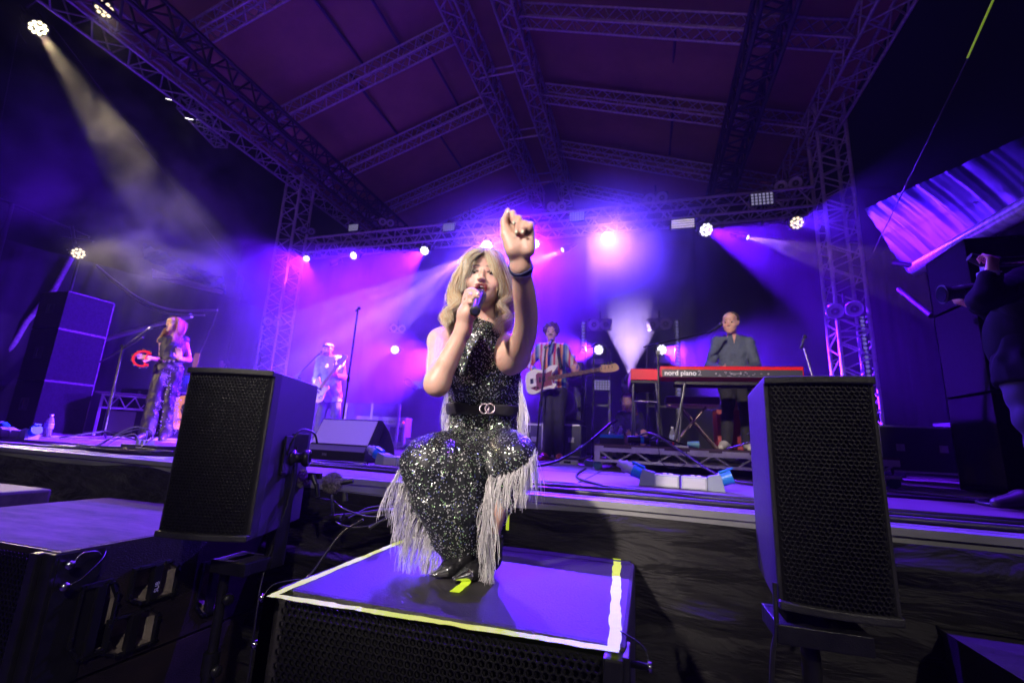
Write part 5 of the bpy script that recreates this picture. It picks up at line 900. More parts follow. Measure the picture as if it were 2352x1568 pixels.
    # flat cables on deck
    rs = random.Random(11); pos = [
        ([(-9, 2.36), (-6, 2.5), (-4.4, 2.46), (-3.2, 2.6), (-2.2, 2.45)], .008, 'cable along the left deck edge, nearest the edge'), ([(-9, 2.6), (-6.6, 2.62), (-5.2, 2.75), (-4.2, 2.55), (-3.4, 2.62)], .008, 'second cable from the edge on the left deck'), ([(-8, 2.9), (-6.2, 2.85), (-5.0, 2.95), (-4.3, 2.7)], .007, 'third cable from the edge on the left deck'),
        ([(-1.0, 2.19), (0, 2.13), (1, 2.06), (3.5, 1.92)], .012, 'thick black cable lying along the deck edge right of the singer'), ([(-1.3, 2.5), (-.6, 2.44), (.0, 2.48), (.5, 2.36), (2.5, 2.3)], .008, 'thinner cable behind the thick one on the right deck'), ([(-1.2, 2.62), (-.5, 2.62), (-.35, 2.55), (-.5, 2.47), (-1.1, 2.52)], .008, 'cable loop right of the fringe'),
        ([(-.56, 4.44), (-.5, 3.5), (-.42, 3.05), (-.28, 2.75), (-.1, 2.55), (.6, 2.5), (2.2, 2.42)], .008, 'cable curling from the riser caster round the power box'), ([(-2.9, 3.05), (-2.5, 2.95), (-2.1, 2.75), (-1.6, 2.72), (-1.2, 2.6)], .009, 'cable in front of the wedge monitor'), ([(-2.8, 2.75), (-2.3, 2.6), (-1.8, 2.52), (-1.3, 2.45), (-.9, 2.4)], .010, 'thick cable between wedge monitor and deck edge'), ([(-2.7, 2.95), (-2.2, 3.0), (-1.9, 2.9), (-2.2, 2.78), (-2.5, 2.85), (-2.1, 3.1), (-1.98, 3.04)], .008, 'looped cable leading to the blue plug by the wedge'), ([(-2.6, 2.68), (-2.1, 2.72), (-1.7, 2.62), (-1.5, 2.66)], .007, 'short violet-lit cable below the wedge monitor'),
        ([(3, 2.6), (2.2, 2.8), (1.8, 3.3), (2.2, 3.9)], .010, 'cable curving towards the right speaker stack'), ([(3.2, 2.9), (2.5, 3.3), (1.9, 3.8), (1.4, 4.2)], .008, 'thin cable in front of the right speaker stack')]
    for (pts, r, lab) in pos: q = MB(); c = catmull([(x, y, r*1.1+.002) for x, y in pts], 10); q.tube(c, r, 8); tag(q.build('floor_cable', RUB()), lab, 'cable')
    # coil of cables on left deck
    for k in range(5):
        q = MB(); cx, cy = -3.55+rs.uniform(-.1, .1), 2.5+rs.uniform(-.04, .04); pts = [(cx+.42*math.cos(t)*rs.uniform(.8, 1.1), cy+.14*math.sin(t)*rs.uniform(.8, 1.1), .01+.006*k) for t in np.linspace(k, k+8, 18)]; q.tube(catmull(pts, 5), .006, 6); tag(q.build('coiled_cable', RUB()), ['bottom', 'second', 'middle', 'fourth', 'top'][k]+' turn of the cable tangle beside the left fill speaker', 'cable')
    # hanging cable over the riser front, and black loom rising left
    q = MB(); q.tube(catmull([(-.1, 4.8, .33), (.05, 4.55, .36), (.3, 4.3, .2), (.55, 3.9, .04), (.9, 3.6, .012), (2.5, 3.4, .012)]), .011, 8); tag(q.build('draped_cable', RUB()), 'cable draped from the riser front down to the deck', 'cable'); q = MB(); q.tube(catmull([(-.3, 5.0, .5), (-.4, 4.9, .42), (-.62, 4.6, .2), (-.9, 4.2, .03), (-1.4, 3.9, .012)]), .013, 8); tag(q.build('draped_cable', RUB()), 'black cable loom sloping down left of the riser', 'cable')
    q = MB(); q.tube(catmull([(.1, 4.46, .24), (.12, 4.44, .12), (.2, 4.43, .06), (.32, 4.44, .1), (.34, 4.46, .22)]), .004, 6); tag(q.build('draped_cable', RUB()), 'thin cable loop hanging in front of the riser frame', 'cable')
    # rig frames behind (lamp towers on the floor)
    for (u0, u1, v0, v1, y, lab) in ((1345, 1400, 795, 975, 8.7, 'dark lamp frame behind the bassist headstock'), (1485, 1552, 790, 1000, 8.7, 'dark lamp frame left of the keyboard player')):
        a = at(u0, v0, y); b2 = at(u1, v0, y); zt = a.z; R = thing('floor_light_rig', lab, 'lamp frame', ((a.x+b2.x)/2, y, 0), group='dark floor lamp frames'); w = (b2.x-a.x)/2; b = MB()
        for s in (-1, 1): b.box((s*w-.02, 0, 0), (s*w+.02, .04, zt))
        for z in (.05, zt*.45, zt*.7, zt-.04): b.box((-w, 0, z), (w, .04, z+.04))
        b.build('frame', BLKM(), R); b = MB(); b.box((-w*.5, -.03, zt*.83), (w*.5, -.0, zt*.88)); b.build('nameplate', mat('dim_white', (.35, .33, .36), .5), R)
build_band_gear()
# ------------------------------------------------------------------ people : signed distance modelling
import openvdb
def nrm(a): a = np.array(list(a), float); return a/np.linalg.norm(a)
class SDF:
    def __init__(s, lo, hi, h):
        s.lo = np.array(lo, float); s.h = h; s.n = np.ceil((np.array(hi)-s.lo)/h).astype(int)+1; s.f = np.full(s.n, .08, np.float32); s.ax = [s.lo[i]+np.arange(s.n[i])*h for i in range(3)]
    def blk(s, lo, hi, m):
        a = np.clip(((np.array(lo)-m-s.lo)/s.h).astype(int), 0, s.n); b = np.clip(((np.array(hi)+m-s.lo)/s.h).astype(int)+2, 0, s.n)
        sl = tuple(slice(a[i], b[i]) for i in range(3)); 
        if any(b <= a): return None, None
        g = np.stack(np.meshgrid(*[s.ax[i][sl[i]] for i in range(3)], indexing='ij'), -1).astype(np.float32); return sl, g
    def comb(s, sl, d, k, sub=False):
        f = s.f[sl]
        if sub: d = -d; h = np.clip(.5-.5*(f-d)/k, 0, 1); s.f[sl] = f*(1-h)+d*h+k*h*(1-h)
        else: h = np.clip(.5+.5*(f-d)/k, 0, 1); s.f[sl] = f*(1-h)+d*h-k*h*(1-h)
    def cone(s, a, b, ra, rb, k=.02, sub=False, fl=None):
        a = np.array(list(a), float); b = np.array(list(b), float); R = max(ra, rb); sl, g = s.blk(np.minimum(a, b)-R, np.maximum(a, b)+R, k+3*s.h)
        if sl is None: return
        ba = b-a; t = np.clip(((g-a)@ba)/(ba@ba+1e-12), 0, 1)[..., None]; q = g-(a+ba*t)
        if fl is not None:   # flatten : fl=(axis, factor)
            n = nrm(fl[0]); c = (q@n)[..., None]; q = q+n*c*(fl[1]-1)
        d = np.linalg.norm(q, axis=-1)-(ra+(rb-ra)*t[..., 0]); s.comb(sl, d, k, sub)
    def chain(s, P, R, k):        # one limb : hard union along the chain, smooth union with the rest
        P = [np.array(list(p), float) for p in P]; Q = np.array(catmull(P, 4)) if len(P) > 2 else np.array(P); t = np.linspace(0, len(P)-1, len(Q)); rr = np.interp(t, np.arange(len(P)), R); m = max(R)
        sl, g = s.blk(Q.min(0)-m, Q.max(0)+m, k+3*s.h)
        if sl is None: return
        d = None
        for i in range(len(Q)-1):
            a, b = Q[i], Q[i+1]; ba = b-a; tt = np.clip(((g-a)@ba)/(ba@ba+1e-12), 0, 1); e = np.linalg.norm(g-(a+ba*tt[..., None]), axis=-1)-(rr[i]+(rr[i+1]-rr[i])*tt); d = e if d is None else np.minimum(d, e)
        s.comb(sl, d.astype(np.float32), k)
    def ell(s, c, r, M=None, k=.02, sub=False):
        c = np.array(list(c), float); r = np.array(r, float); R = max(r); sl, g = s.blk(c-R, c+R, k+3*s.h)
        if sl is None: return
        q = g-c
        if M is not None: q = q@M          # columns of M are the local axes
        k0 = np.linalg.norm(q/r, axis=-1); k1 = np.linalg.norm(q/(r*r), axis=-1)+1e-9; s.comb(sl, k0*(k0-1)/k1, k, sub)
    def plane(s, p, n, k=.006):   # cut away the side n points to
        n = nrm(n); g = np.stack(np.meshgrid(*s.ax, indexing='ij'), -1).astype(np.float32); d = (g-np.array(list(p)))@n; s.f = np.maximum(s.f, d.astype(np.float32))
    def wrinkle(s, amp, freq, seed, stretch=(1, 1, 1)):
        g = np.meshgrid(*[a*freq*q for a, q in zip(s.ax, stretch)], indexing='ij'); rs = np.random.RandomState(seed); o = 0
        for i in range(5):
            d = rs.normal(size=3)*(1.5**i); w2 = rs.normal(size=3); o = o+np.sin(g[0]*d[0]+g[1]*d[1]+g[2]*d[2]+rs.uniform(0, 6)+1.5*np.sin(g[0]*w2[0]+g[1]*w2[1]+g[2]*w2[2]))/(1.4**i)
        s.f = s.f+(o*amp*.5).astype(np.float32)
    def mesh(s, name, mats, parent, smooth=1):
        f = s.f.copy(); f[0] = f[-1] = .08; f[:, 0] = f[:, -1] = .08; f[:, :, 0] = f[:, :, -1] = .08
        g = openvdb.FloatGrid(.08); g.copyFromArray(f); P, Q = g.convertToQuads(); P = P*s.h+s.lo
        me = bpy.data.meshes.new(name); me.from_pydata(P.tolist(), [], Q.tolist())
        for m in (mats if isinstance(mats, (list, tuple)) else [mats]): me.materials.append(m)
        bm = bmesh.new(); bm.from_mesh(me); bmesh.ops.recalc_face_normals(bm, faces=bm.faces)
        for _ in range(smooth): bmesh.ops.smooth_vert(bm, verts=bm.verts, factor=.5, use_axis_x=True, use_axis_y=True, use_axis_z=True)
        # keep only the big shells
        bm.to_mesh(me); bm.free(); me.polygons.foreach_set('use_smooth', [True]*len(me.polygons)); me.update()
        o = bpy.data.objects.new(name, me); COL.objects.link(o); o.parent = parent
        if parent is not None and parent.type == 'EMPTY': o.location = -parent.location
        return o
def frame(fw, up):
    f = nrm(fw); u = np.array(list(up), float); u = nrm(u-f*(u@f)); r = np.cross(f, u); return np.stack([r, f, u], 1)      # columns right, forward, up
def head_sdf(S, c, M, s=1., female=False, mouth=.4, k=.012):
    c = np.array(list(c), float); L = lambda x, y, z: c+M@(np.array((x, y, z))*s)
    e = lambda x, y, z, a, b, d, kk=k, sub=False: S.ell(L(x, y, z), (a*s, b*s, d*s), M, kk, sub)
    jw = .056 if female else .058
    e(0, -.022, .042, .076, .092, .078, .02); e(0, .02, -.005, .066, .070, .085, .02); e(0, .032, -.055, jw, .052, .050, .02)
    e(0, .062, -.092, .026, .022, .018, .018); e(0, .05, .058, .058, .045, .04, .02)
    for q in (-1, 1):
        e(q*(.041 if female else .036), .062, -.024, .028, .022, .027, .014); e(q*.03, .083, .030, .022, .010, .007, .008)
        S.ell(L(q*.032, .092, .008), (.0165*s, .012*s, .011*s), M, .010*s, True); S.ell(L(q*.0315, .075, .008), (.0135*s,)*3, M, .002*s)
        S.cone(L(q*.019, .0860, .0135 if female else .0155), L(q*.043, .080, .0125 if female else .0145), (.0056 if female else .0034)*s, (.005 if female else .004)*s, .003*s)
        S.cone(L(q*.020, .085, -.001), L(q*.041, .079, .0005), .0028*s, .0026*s, .003*s)
        S.cone(L(q*.076, -.004, .012), L(q*.073, .002, -.022), .011*s, .007*s, .006*s); S.ell(L(q*.012, .097, -.026), (.0065*s, .008*s, .0065*s), M, .005*s)
    S.cone(L(0, .088, .016), L(0, .103, -.022), .0065*s, .0088*s, .010*s); 
    for q in (-1, 1): S.ell(L(q*.0062, .105, -.031), (.0032*s, .0038*s, .0028*s), M, .002*s, True)
    # lips and mouth
    if mouth > 0:
        S.cone(L(-.020, .083, -.053), L(.020, .083, -.053), .007*s, .007*s, .008*s); S.cone(L(-.016, .086, -.053+.010*mouth), L(.016, .086, -.053+.010*mouth), .0045*s, .0045*s, .004*s); S.cone(L(-.012, .084, -.056-.022*mouth), L(.012, .084, -.056-.022*mouth), .0055*s, .0055*s, .005*s)
        S.ell(L(0, .093, -.056-.004*mouth), (.0155*s, .016*s, (.0015+.013*mouth)*s), M, .003*s, True)
    return L
def hand_sdf(S, wr, M, s, curl, thumb=.3, left=True, k=.006):
    """M columns: right, along fingers, palm normal out"""
    wr = np.array(list(wr), float); L = lambda x, y, z: wr+M@(np.array((x, y, z))*s); m = -1 if left else 1
    S.cone(L(0, 0, 0), L(0, .03, 0), .024*s, .026*s, .012)
    for x in (-.026, -.009, .009, .025): S.cone(L(x*.7, .02, 0), L(x, .085, 0), .0135*s, .012*s, .010)
    for i, (x, l) in enumerate(((-.029, .064), (-.0095, .074), (.0095, .070), (.027, .055))):
        a = 0.; p = np.array((x, .085, 0)); c = curl[i] if hasattr(curl, '__len__') else curl
        for j, fr in enumerate((.45, .32, .23)):
            a += c*(.9 if j == 0 else 1.1); q = p+np.array((x*.08*(1 if j == 0 else 0), math.cos(a), math.sin(a)))*l*fr*1.25; S.cone(L(*p), L(*q), (.0095-.0012*j)*s, (.0085-.0012*j)*s, k*.6); p = q
    p = np.array((-.028, .02, .006)); d1 = np.array((-.6, .75, .25+thumb)); d1 /= np.linalg.norm(d1); q = p+d1*.05; S.cone(L(*p), L(*q), .015*s, .011*s, .010); d2 = np.array((-.15+thumb*.4, .8, .35+thumb)); d2 /= np.linalg.norm(d2); S.cone(L(*q), L(*(q+d2*.038)), .0105*s, .008*s, k)
SKIN = lambda n='skin', c=(.62, .36, .27): mat(n, c, .45, noise=.12, nscale=30, sss=.25, bump=.12, bscale=240, spec=.45)
def limb(S, P, R, k=.02):
    S.chain(P, R, k)
def bounds(pts, m):
    A = np.array([list(p) for p in pts]); return A.min(0)-m, A.max(0)+m
def paint_mask(o, L_inv, fn):
    pass
def hair_strands(name, guides, mats, parent, n, spread, r=.0009, seg=12, seed=1, wave=.01, taper=.3, centre=None):
    rs = np.random.RandomState(seed); m = MB(); G = [np.array(catmull(g, 5)) for g in guides]
    for i in range(n):
        g = G[rs.randint(len(G))]; t = np.linspace(0, 1, seg); idx = t*(len(g)-1); P = np.stack([np.interp(idx, np.arange(len(g)), g[:, k]) for k in range(3)], 1)
        off = rs.normal(size=3)*spread; env = (np.minimum(1, t*4)*(1-taper*t))[:, None]; P = P+off*env*.8+off*.2
        ph = rs.uniform(0, 6.3, 3); P = P+np.stack([np.sin(t*rs.uniform(5, 9)+ph[k]) for k in range(3)], 1)*wave*(t[:, None]**1.2)*rs.uniform(.3, 1)
        cut = rs.uniform(.75, 1.); kk = max(4, int(seg*cut)); m.tube(P[:kk], np.linspace(r, r*.35, kk), 3, mi=rs.randint(len(mats)), cap=False)
    o = m.build(name, mats, parent, True, fix=False)
    if centre is not None:      # shade the strands with the rounded direction of the hair mass
        me = o.data; V = np.empty(len(me.vertices)*3); me.vertices.foreach_get('co', V); V = V.reshape(-1, 3); N0 = np.empty(len(me.vertices)*3); me.vertices.foreach_get('normal', N0); N0 = N0.reshape(-1, 3)
        c = np.tile(np.array(centre, float), (len(V), 1)); c[:, 2] = np.minimum(V[:, 2], c[:, 2]); d = V-c; d /= np.linalg.norm(d, axis=1)[:, None]+1e-9; Nn = d*.75+N0*.6; Nn /= np.linalg.norm(Nn, axis=1)[:, None]; me.normals_split_custom_set_from_vertices(Nn.tolist())
    return o
def eyes(parent, L, M, s, c=(.25, .16, .1), closed=False):
    m = MB()
    for q in (-1, 1):
        e = L(q*.0315, .0755, .0075); m.ball(e, .0132*s, 12, 0)
        f = M[:, 1]; m.lathe([(.0074*s, .0109*s), (.004*s, .0126*s), (0, .0134*s)], e, f, 12, 1)
    return m.build('eyes', [mat('eye_white', (.42, .40, .40), .2), mat('iris', (.03, .02, .015), .15)], parent, True)
def blobs(parent, name, L, items, m, fix=True):
    q = MB()
    for (a, b, r0, r1) in items: q.tube([L(*a), (L(*a)+L(*b))/2, L(*b)], [r0*.6, max(r0, r1), r1*.6], 6)
    return q.build(name, m, parent, True)

# ------------------------------------------------------------------ the singer
def build_singer():
    P = lambda u, v, y: np.array(at(u, v, y)); R = thing('person', 'blonde singer in a black sequinned fringed jumpsuit crouching on the taped speaker, fist raised', 'person', at(1075, 1310, 1.5))
    hc = P(1112, 650, 1.59); fw = nrm((.27, -1, .06)); up = nrm((.0, .1, 1)); M = frame(fw, up); s = .98
    shR = P(1015, 785, 1.62); shL = P(1178, 812, 1.60); elR = P(1004, 880, 1.43); wrR = P(1064, 758, 1.415); elL = P(1208, 744, 1.38); wrL = P(1195, 612, 1.165)
    chest = P(1108, 820, 1.66); waist = P(1115, 935, 1.73); hip = P(1108, 990, 1.77); neck0 = P(1106, 752, 1.655); neck1 = hc+M@np.array((0, -.02, -.06))
    hiR = P(1072, 1000, 1.72); hiL = P(1150, 1000, 1.72); knR = P(988, 1052, 1.40); knL = P(1186, 1046, 1.43); anR = P(1040, 1290, 1.52); anL = P(1108, 1290, 1.56)
    zt = -.2; rt = np.array((.95, .31, 0)); bk = np.array((-.31, .95, 0))
    pts = [hc+np.array((0, 0, .1)), shR, shL, elR, wrR, elL, wrL, P(1163, 475, 1.1), hip, knR, knL, anR, anL]; lo, hi = bounds(pts, .14); S_ = SDF(lo, hi, .0038)
    L = head_sdf(S_, hc, M, s, True, .85)
    S_.cone(neck1, neck0, .048, .052, .03); S_.cone(neck0, chest, .06, .11, .04); S_.cone(shR, neck0+np.array((-.02, 0, -.01)), .048, .04, .04); S_.cone(shL, neck0+np.array((.02, 0, -.01)), .05, .042, .04)
    S_.cone(chest-rt*.06, waist, .085, .09, .04); S_.cone(chest+rt*.06, waist, .085, .09, .04); S_.cone(waist, hip, .08, .08, .05)
    S_.chain([shR, (shR+elR)/2, elR], [.052, .049, .041], .04); S_.chain([elR, elR*.62+wrR*.38, wrR], [.040, .0375, .0265], .03)
    limb(S_, [shL, P(1191, 800, 1.53), P(1202, 776, 1.46), P(1208, 745, 1.39), P(1208, 712, 1.33), P(1203, 668, 1.25), wrL], [.052, .0465, .042, .0385, .037, .0340, .0255], .04); S_.cone(shL+np.array((-.012, .0, -.012)), chest+rt*.07, .054, .07, .06); pass
    limb(S_, [P(1072, 1045, 1.73), P(995, 1085, 1.46), anR], [.06, .045, .032]); limb(S_, [P(1146, 1050, 1.73), P(1172, 1056, 1.52), anL], [.06, .035, .03])
    # raised hand : palm towards the camera, fingers curled down over it
    Y = 1.125; pc = P(1192, 565, Y+.02); S_.cone(wrL, pc, .027, .034, .02); S_.cone(P(1178, 560, Y+.01), P(1172, 520, Y+.02), .021, .014, .014); S_.cone(P(1192, 560, Y+.015), P(1188, 522, Y+.02), .021, .015, .014); S_.cone(P(1208, 562, Y+.01), P(1204, 530, Y+.02), .020, .015, .014); S_.cone(P(1214, 575, Y+.005), P(1218, 535, Y+.01), .018, .0135, .014)
    S_.cone(P(1178, 575, Y), P(1163, 540, Y-.005), .022, .016, .018)                     # thenar
    for (m0, pip, tip, r) in (((1174, 508), (1178, 490), (1181, 513), .0092), ((1189, 515), (1192, 502), (1187, 534), .0093), ((1204, 523), (1206, 513), (1200, 535), .0092), ((1218, 530), (1219.5, 516), (1217.5, 526), .0088)):
        a = P(*m0, Y+.02); b = P(*pip, Y-.018); c = P(*tip, Y-.022); S_.cone(a, b, r*1.15, r*1.08, .004); S_.cone(b, b*.45+c*.55+np.array((0, -.003, 0)), r*1.05, r*.98, .003); S_.cone(b*.45+c*.55+np.array((0, -.003, 0)), c, r*.98, r*.82, .003)
    a = P(1163, 540, Y-.002); b = P(1157, 510, Y-.006); c = P(1167, 484, Y-.012); S_.cone(a, b, .0155, .0115, .01); S_.cone(b, c, .0112, .0085, .004)
    # hand on the microphone
    m0 = P(1091, 715, 1.31); m1 = P(1100, 683, 1.42); md = nrm(m1-m0); ml = np.linalg.norm(m1-m0)
    S_.cone(wrR, P(1070, 722, 1.40), .026, .030, .02); S_.cone(P(1070, 722, 1.40), P(1076, 690, 1.415), .027, .022, .015); S_.cone(P(1076, 715, 1.385), P(1079, 688, 1.375), .016, .0115, .01)
    S_.cone(P(1079, 690, 1.375), P(1079, 678, 1.362), .0105, .0085, .004)   # thumb along the microphone
    for i, (k0, k1, k2, k3) in enumerate((((1069, 681), (1075, 668), (1089, 667), (1100, 676)), ((1067, 688), (1073, 676), (1088, 675), (1099, 683)), ((1066, 696), (1071, 685), (1085, 685), (1094, 691)), ((1065, 704), (1070, 695), (1082, 694), (1090, 699)))):
        y0 = 1.41-.006*i; yy = [y0, y0-.012, y0-.032, y0-.030]; Q = [P(*k, y) for k, y in zip((k0, k1, k2, k3), yy)]; r = .0092-.0004*i
        if i > 1: Q = Q[:3]
        limb(S_, Q, [r*1.15, r, r*.95, r*.8][:len(Q)], .003)
    sk = mat('skin_singer', (.74, .47, .37), .42, noise=.10, nscale=26, sss=.3, bump=.10, bscale=260, spec=.5)
    nt = sk.node_tree; body = S_.mesh('body', sk, R, 2)
    # colour of the face : lips, eye make-up and blush belong to the skin
    me = body.data; n = len(me.vertices); co_ = np.empty(n*3); me.vertices.foreach_get('co', co_); co_ = co_.reshape(-1, 3); q = ((co_-hc)@M)/s
    def g(x, y, z, rx, ry, rz): return np.exp(-(((q[:, 0]-x)/rx)**2+((q[:, 1]-y)/ry)**2+((q[:, 2]-z)/rz)**2))
    lips = np.clip(2.6*(g(0, .09, -.0445, .0205, .03, .0062)+g(0, .088, -.0755, .0165, .03, .0065)+g(.018, .085, -.058, .0060, .03, .012)+g(-.018, .085, -.058, .0060, .03, .012))-.5, 0, 1)
    inner = np.clip(4*g(0, .072, -.06, .0165, .018, .0115)-.6, 0, 1)*(q[:, 1] < .0865)
    eye = np.clip(1.5*(g(-.034, .085, .0125, .0215, .03, .0105)+g(.034, .085, .0125, .0215, .03, .0105))+3.2*(g(-.032, .085, .0325, .020, .03, .0036)+g(.032, .085, .0325, .020, .03, .0036))-.45, 0, .93)
    bl = .5*(g(-.042, .06, -.018, .018, .03, .014)+g(.042, .06, -.018, .018, .03, .014)); frek = np.zeros(n)
    base = np.array((.76, .48, .38)); C = np.ones((n, 4)); rgb = np.tile(base, (n, 1))
    for wgt, c in ((bl, (.68, .24, .2)), (eye, (.07, .035, .04)), (lips, (.16, .006, .02)), (inner, (.03, .003, .006))): rgb = rgb*(1-wgt[:, None])+np.array(c)*wgt[:, None]
    C[:, :3] = rgb; at_ = me.color_attributes.new('paint', 'FLOAT_COLOR', 'POINT'); at_.data.foreach_set('color', C.ravel())
    an = nt.nodes.new('ShaderNodeVertexColor'); an.layer_name = 'paint'; b = nt.nodes['Principled BSDF']; mx = nt.nodes.new('ShaderNodeMix'); mx.data_type = 'RGBA'; mx.blend_type = 'MULTIPLY'; mx.inputs[0].default_value = 1
    fz = nt.nodes.new('ShaderNodeTexNoise'); fz.inputs['Scale'].default_value = 420; fz.inputs['Detail'].default_value = 1; cr = nt.nodes.new('ShaderNodeValToRGB'); cr.color_ramp.elements[0].position = .62; cr.color_ramp.elements[0].color = (1, 1, 1, 1); cr.color_ramp.elements[1].position = .72; cr.color_ramp.elements[1].color = (.82, .70, .62, 1)
    tc = nt.nodes.new('ShaderNodeTexCoord'); nt.links.new(tc.outputs['Object'], fz.inputs['Vector']); nt.links.new(fz.outputs['Fac'], cr.inputs[0]); nt.links.new(an.outputs[0], mx.inputs[6]); nt.links.new(cr.outputs[0], mx.inputs[7]); nt.links.new(mx.outputs[2], b.inputs['Base Color'])
    eyes(R, L, M, s)
    lash = mat('lash_black', (.01, .008, .008), .6); it = []
    for k in (-1, 1):
        it.append(((k*.017, .0912, .0095), (k*.050, .078, .0125), .0017, .0016))
    blobs(R, 'lashes_and_brows', L, it, lash)
    te = MB(); te.ell = None; te.ball(L(0, .082, -.049), (.010, .004, .003), 10); te.build('teeth', mat('teeth', (.7, .66, .6), .3), R, True)
    # finger nails
    nl = MB(); 
    for (u, v, y) in ((1180, 511, Y-.034), (1186.5, 532, Y-.034), (1200, 532, Y-.034), (1166, 486, Y-.024), (1097, 674, 1.365)): c = P(u, v, y); nl.ball(c, (.0042, .0014, .0054), 10)
    nl.build('finger_nails', mat('nail_mint', (.62, .70, .52), .2), R, True)
    # ---- jumpsuit : halter top, waist, wide trousers
    D = SDF(*bounds([neck0, chest, shR, shL, hip, knR, knL, anR, anL, P(930, 1050, 1.35), P(1240, 1050, 1.4)], .13), .0055)
    fwb = np.array((-.1, -1, 0)); 
    D.cone(neck1*.35+neck0*.65, neck0, .052, .058, .02); D.cone(neck0, chest+np.array((0, -.02, .05)), .05, .085, .03)
    for q_ in (-1, 1): D.cone(chest+rt*q_*.055-bk*.055+np.array((0, 0, .01)), chest+rt*q_*.05-bk*.045-np.array((0, 0, .01)), .062, .062, .05)
    D.cone(P(1108, 800, 1.60), P(1108, 870, 1.64), .085, .11, .04); D.cone(chest-rt*.05-np.array((0, 0, .03)), waist-rt*.03, .10, .105, .04); D.cone(chest+rt*.055-np.array((0, 0, .03)), waist+rt*.03, .10, .105, .04)
    hp2 = P(1108, 1025, 1.77); D.cone(waist-rt*.035, hp2-rt*.03, .098, .105, .04); D.cone(waist+rt*.035, hp2+rt*.03, .098, .105, .04)
    hdR = P(1072, 1042, 1.72); hdL = P(1146, 1046, 1.72); limb(D, [hdR, P(1025, 1052, 1.55), P(990, 1066, 1.41)], [.100, .096, .088], .04); limb(D, [hdL, P(1168, 1042, 1.56), knL], [.088, .078, .060], .04)
    D.cone(P(1085, 1050, 1.6), P(1130, 1058, 1.58), .08, .08, .06)
    limb(D, [P(990, 1066, 1.41), P(1005, 1130, 1.42), P(1034, 1210, 1.46), P(1055, 1262, 1.50)], [.088, .086, .072, .048], .04)
    limb(D, [P(1060, 1070, 1.46), P(1068, 1150, 1.47), P(1075, 1215, 1.50), P(1084, 1266, 1.53)], [.078, .080, .066, .046], .05)
    limb(D, [P(1186, 1052, 1.46), P(1150, 1130, 1.54), P(1118, 1215, 1.58), P(1108, 1262, 1.60)], [.055, .055, .050, .042], .03)
    D.wrinkle(.006, 22, 5, (1, 1, .55)); D.wrinkle(.004, 48, 9, (1, 1, .4))
    # arm holes
    D.cone(P(1190, 790, 1.5), P(1215, 800, 1.75), .052, .07, .01, True); D.cone(P(1165, 770, 1.50), P(1190, 790, 1.7), .03, .045, .01, True); D.cone(P(1035, 775, 1.50), P(1010, 790, 1.75), .045, .05, .01, True)
    D.plane((0, 0, zt+.012), (0, 0, -1)); clm = mat('sequin_cloth', (.012, .014, .02), .55, noise=.4, nscale=120, bump=.15, bscale=500, sheen=.02)
    suit = D.mesh('jumpsuit', clm, R, 1)
    # sequins sewn on the cloth
    me = suit.data; V = np.empty(len(me.vertices)*3); me.vertices.foreach_get('co', V); V = V.reshape(-1, 3); F_ = np.array([list(p.vertices)[:4] for p in me.polygons if len(p.vertices) == 4])
    a_, b_, c_, d_ = [V[F_[:, i]] for i in range(4)]; nn = np.cross(c_-a_, d_-b_); ar = np.linalg.norm(nn, axis=1)/2; nn /= (2*ar[:, None]+1e-12); rs = np.random.RandomState(3)
    camp = np.array((0, 0, HC)); vis = ((camp-(a_+c_)/2)*nn).sum(1) > -.15; pr = ar*vis; pr /= pr.sum(); N = 10500; ix = rs.choice(len(F_), N, p=pr); u1, u2 = rs.rand(N, 1), rs.rand(N, 1)
    pos = (a_[ix]*(1-u1)+b_[ix]*u1)*(1-u2)+(d_[ix]*(1-u1)+c_[ix]*u1)*u2; nv = nn[ix]; 
    tl = rs.normal(size=(N, 3)); tl -= nv*(tl*nv).sum(1)[:, None]; n2 = nv+tl*rs.uniform(.0, .42, (N, 1)); n2 /= np.linalg.norm(n2, axis=1)[:, None]; t1 = np.cross(n2, rs.normal(size=(N, 3))); t1 /= np.linalg.norm(t1, axis=1)[:, None]; t2 = np.cross(n2, t1)
    rad = rs.uniform(.0015, .0025, (N, 1)); ang = np.arange(7)*2*math.pi/7; VV = (pos+nv*.0028)[:, None, :]+rad[:, None, :]*(np.cos(ang)[None, :, None]*t1[:, None, :]+np.sin(ang)[None, :, None]*t2[:, None, :]); sq = MB(); cnt = 0
    sq.v.append(VV.reshape(-1, 3)); sq.n = N*7; sq.f = [tuple(range(i*7, i*7+7)) for i in range(N)]; sq.m = rs.choice(4, N, p=[.50, .16, .09, .25]).tolist(); sq.sm = [False]*N
    sq.build('sequins', [mat('sequin_silver', (.95, .97, .95), .36, .8), mat('sequin_green', (.6, .95, .5), .36, .8), mat('sequin_blue', (.3, .35, .9), .4, .8), mat('sequin_dark', (.1, .12, .1), .3, .8)], R, True, fix=False)['kind'] = 'stuff'
    # belt and buckle
    bt = SDF(*bounds([waist], .2), .004); n_b = nrm(waist-hip+np.array((0, -.0, .3)));
    bw = waist+np.array((0, 0, .0)); bt.cone(bw-rt*.034-bk*.012, bw+rt*.034-bk*.012, .122, .122, .01); bt.plane(P(1115, 925, 1.60), (0, 0, 1)); bt.plane(P(1115, 952, 1.60), (0, 0, -1)); bt.mesh('belt', mat('belt_leather', (.02, .018, .025), .4, bump=.3), R)
    bk = MB()
    for du in (-9, 5): c = P(1119+du*.8, 938, 1.597); 
    for du in (-6.5, 6.5):
        c = P(1119+du, 938, 1.565); ring = [c+rt*math.cos(t)*.0165+np.array((0, 0, math.sin(t)*.0175)) for t in np.linspace(0, 2*math.pi, 26)]; bk.tube(ring, .003, 6, cap=False)
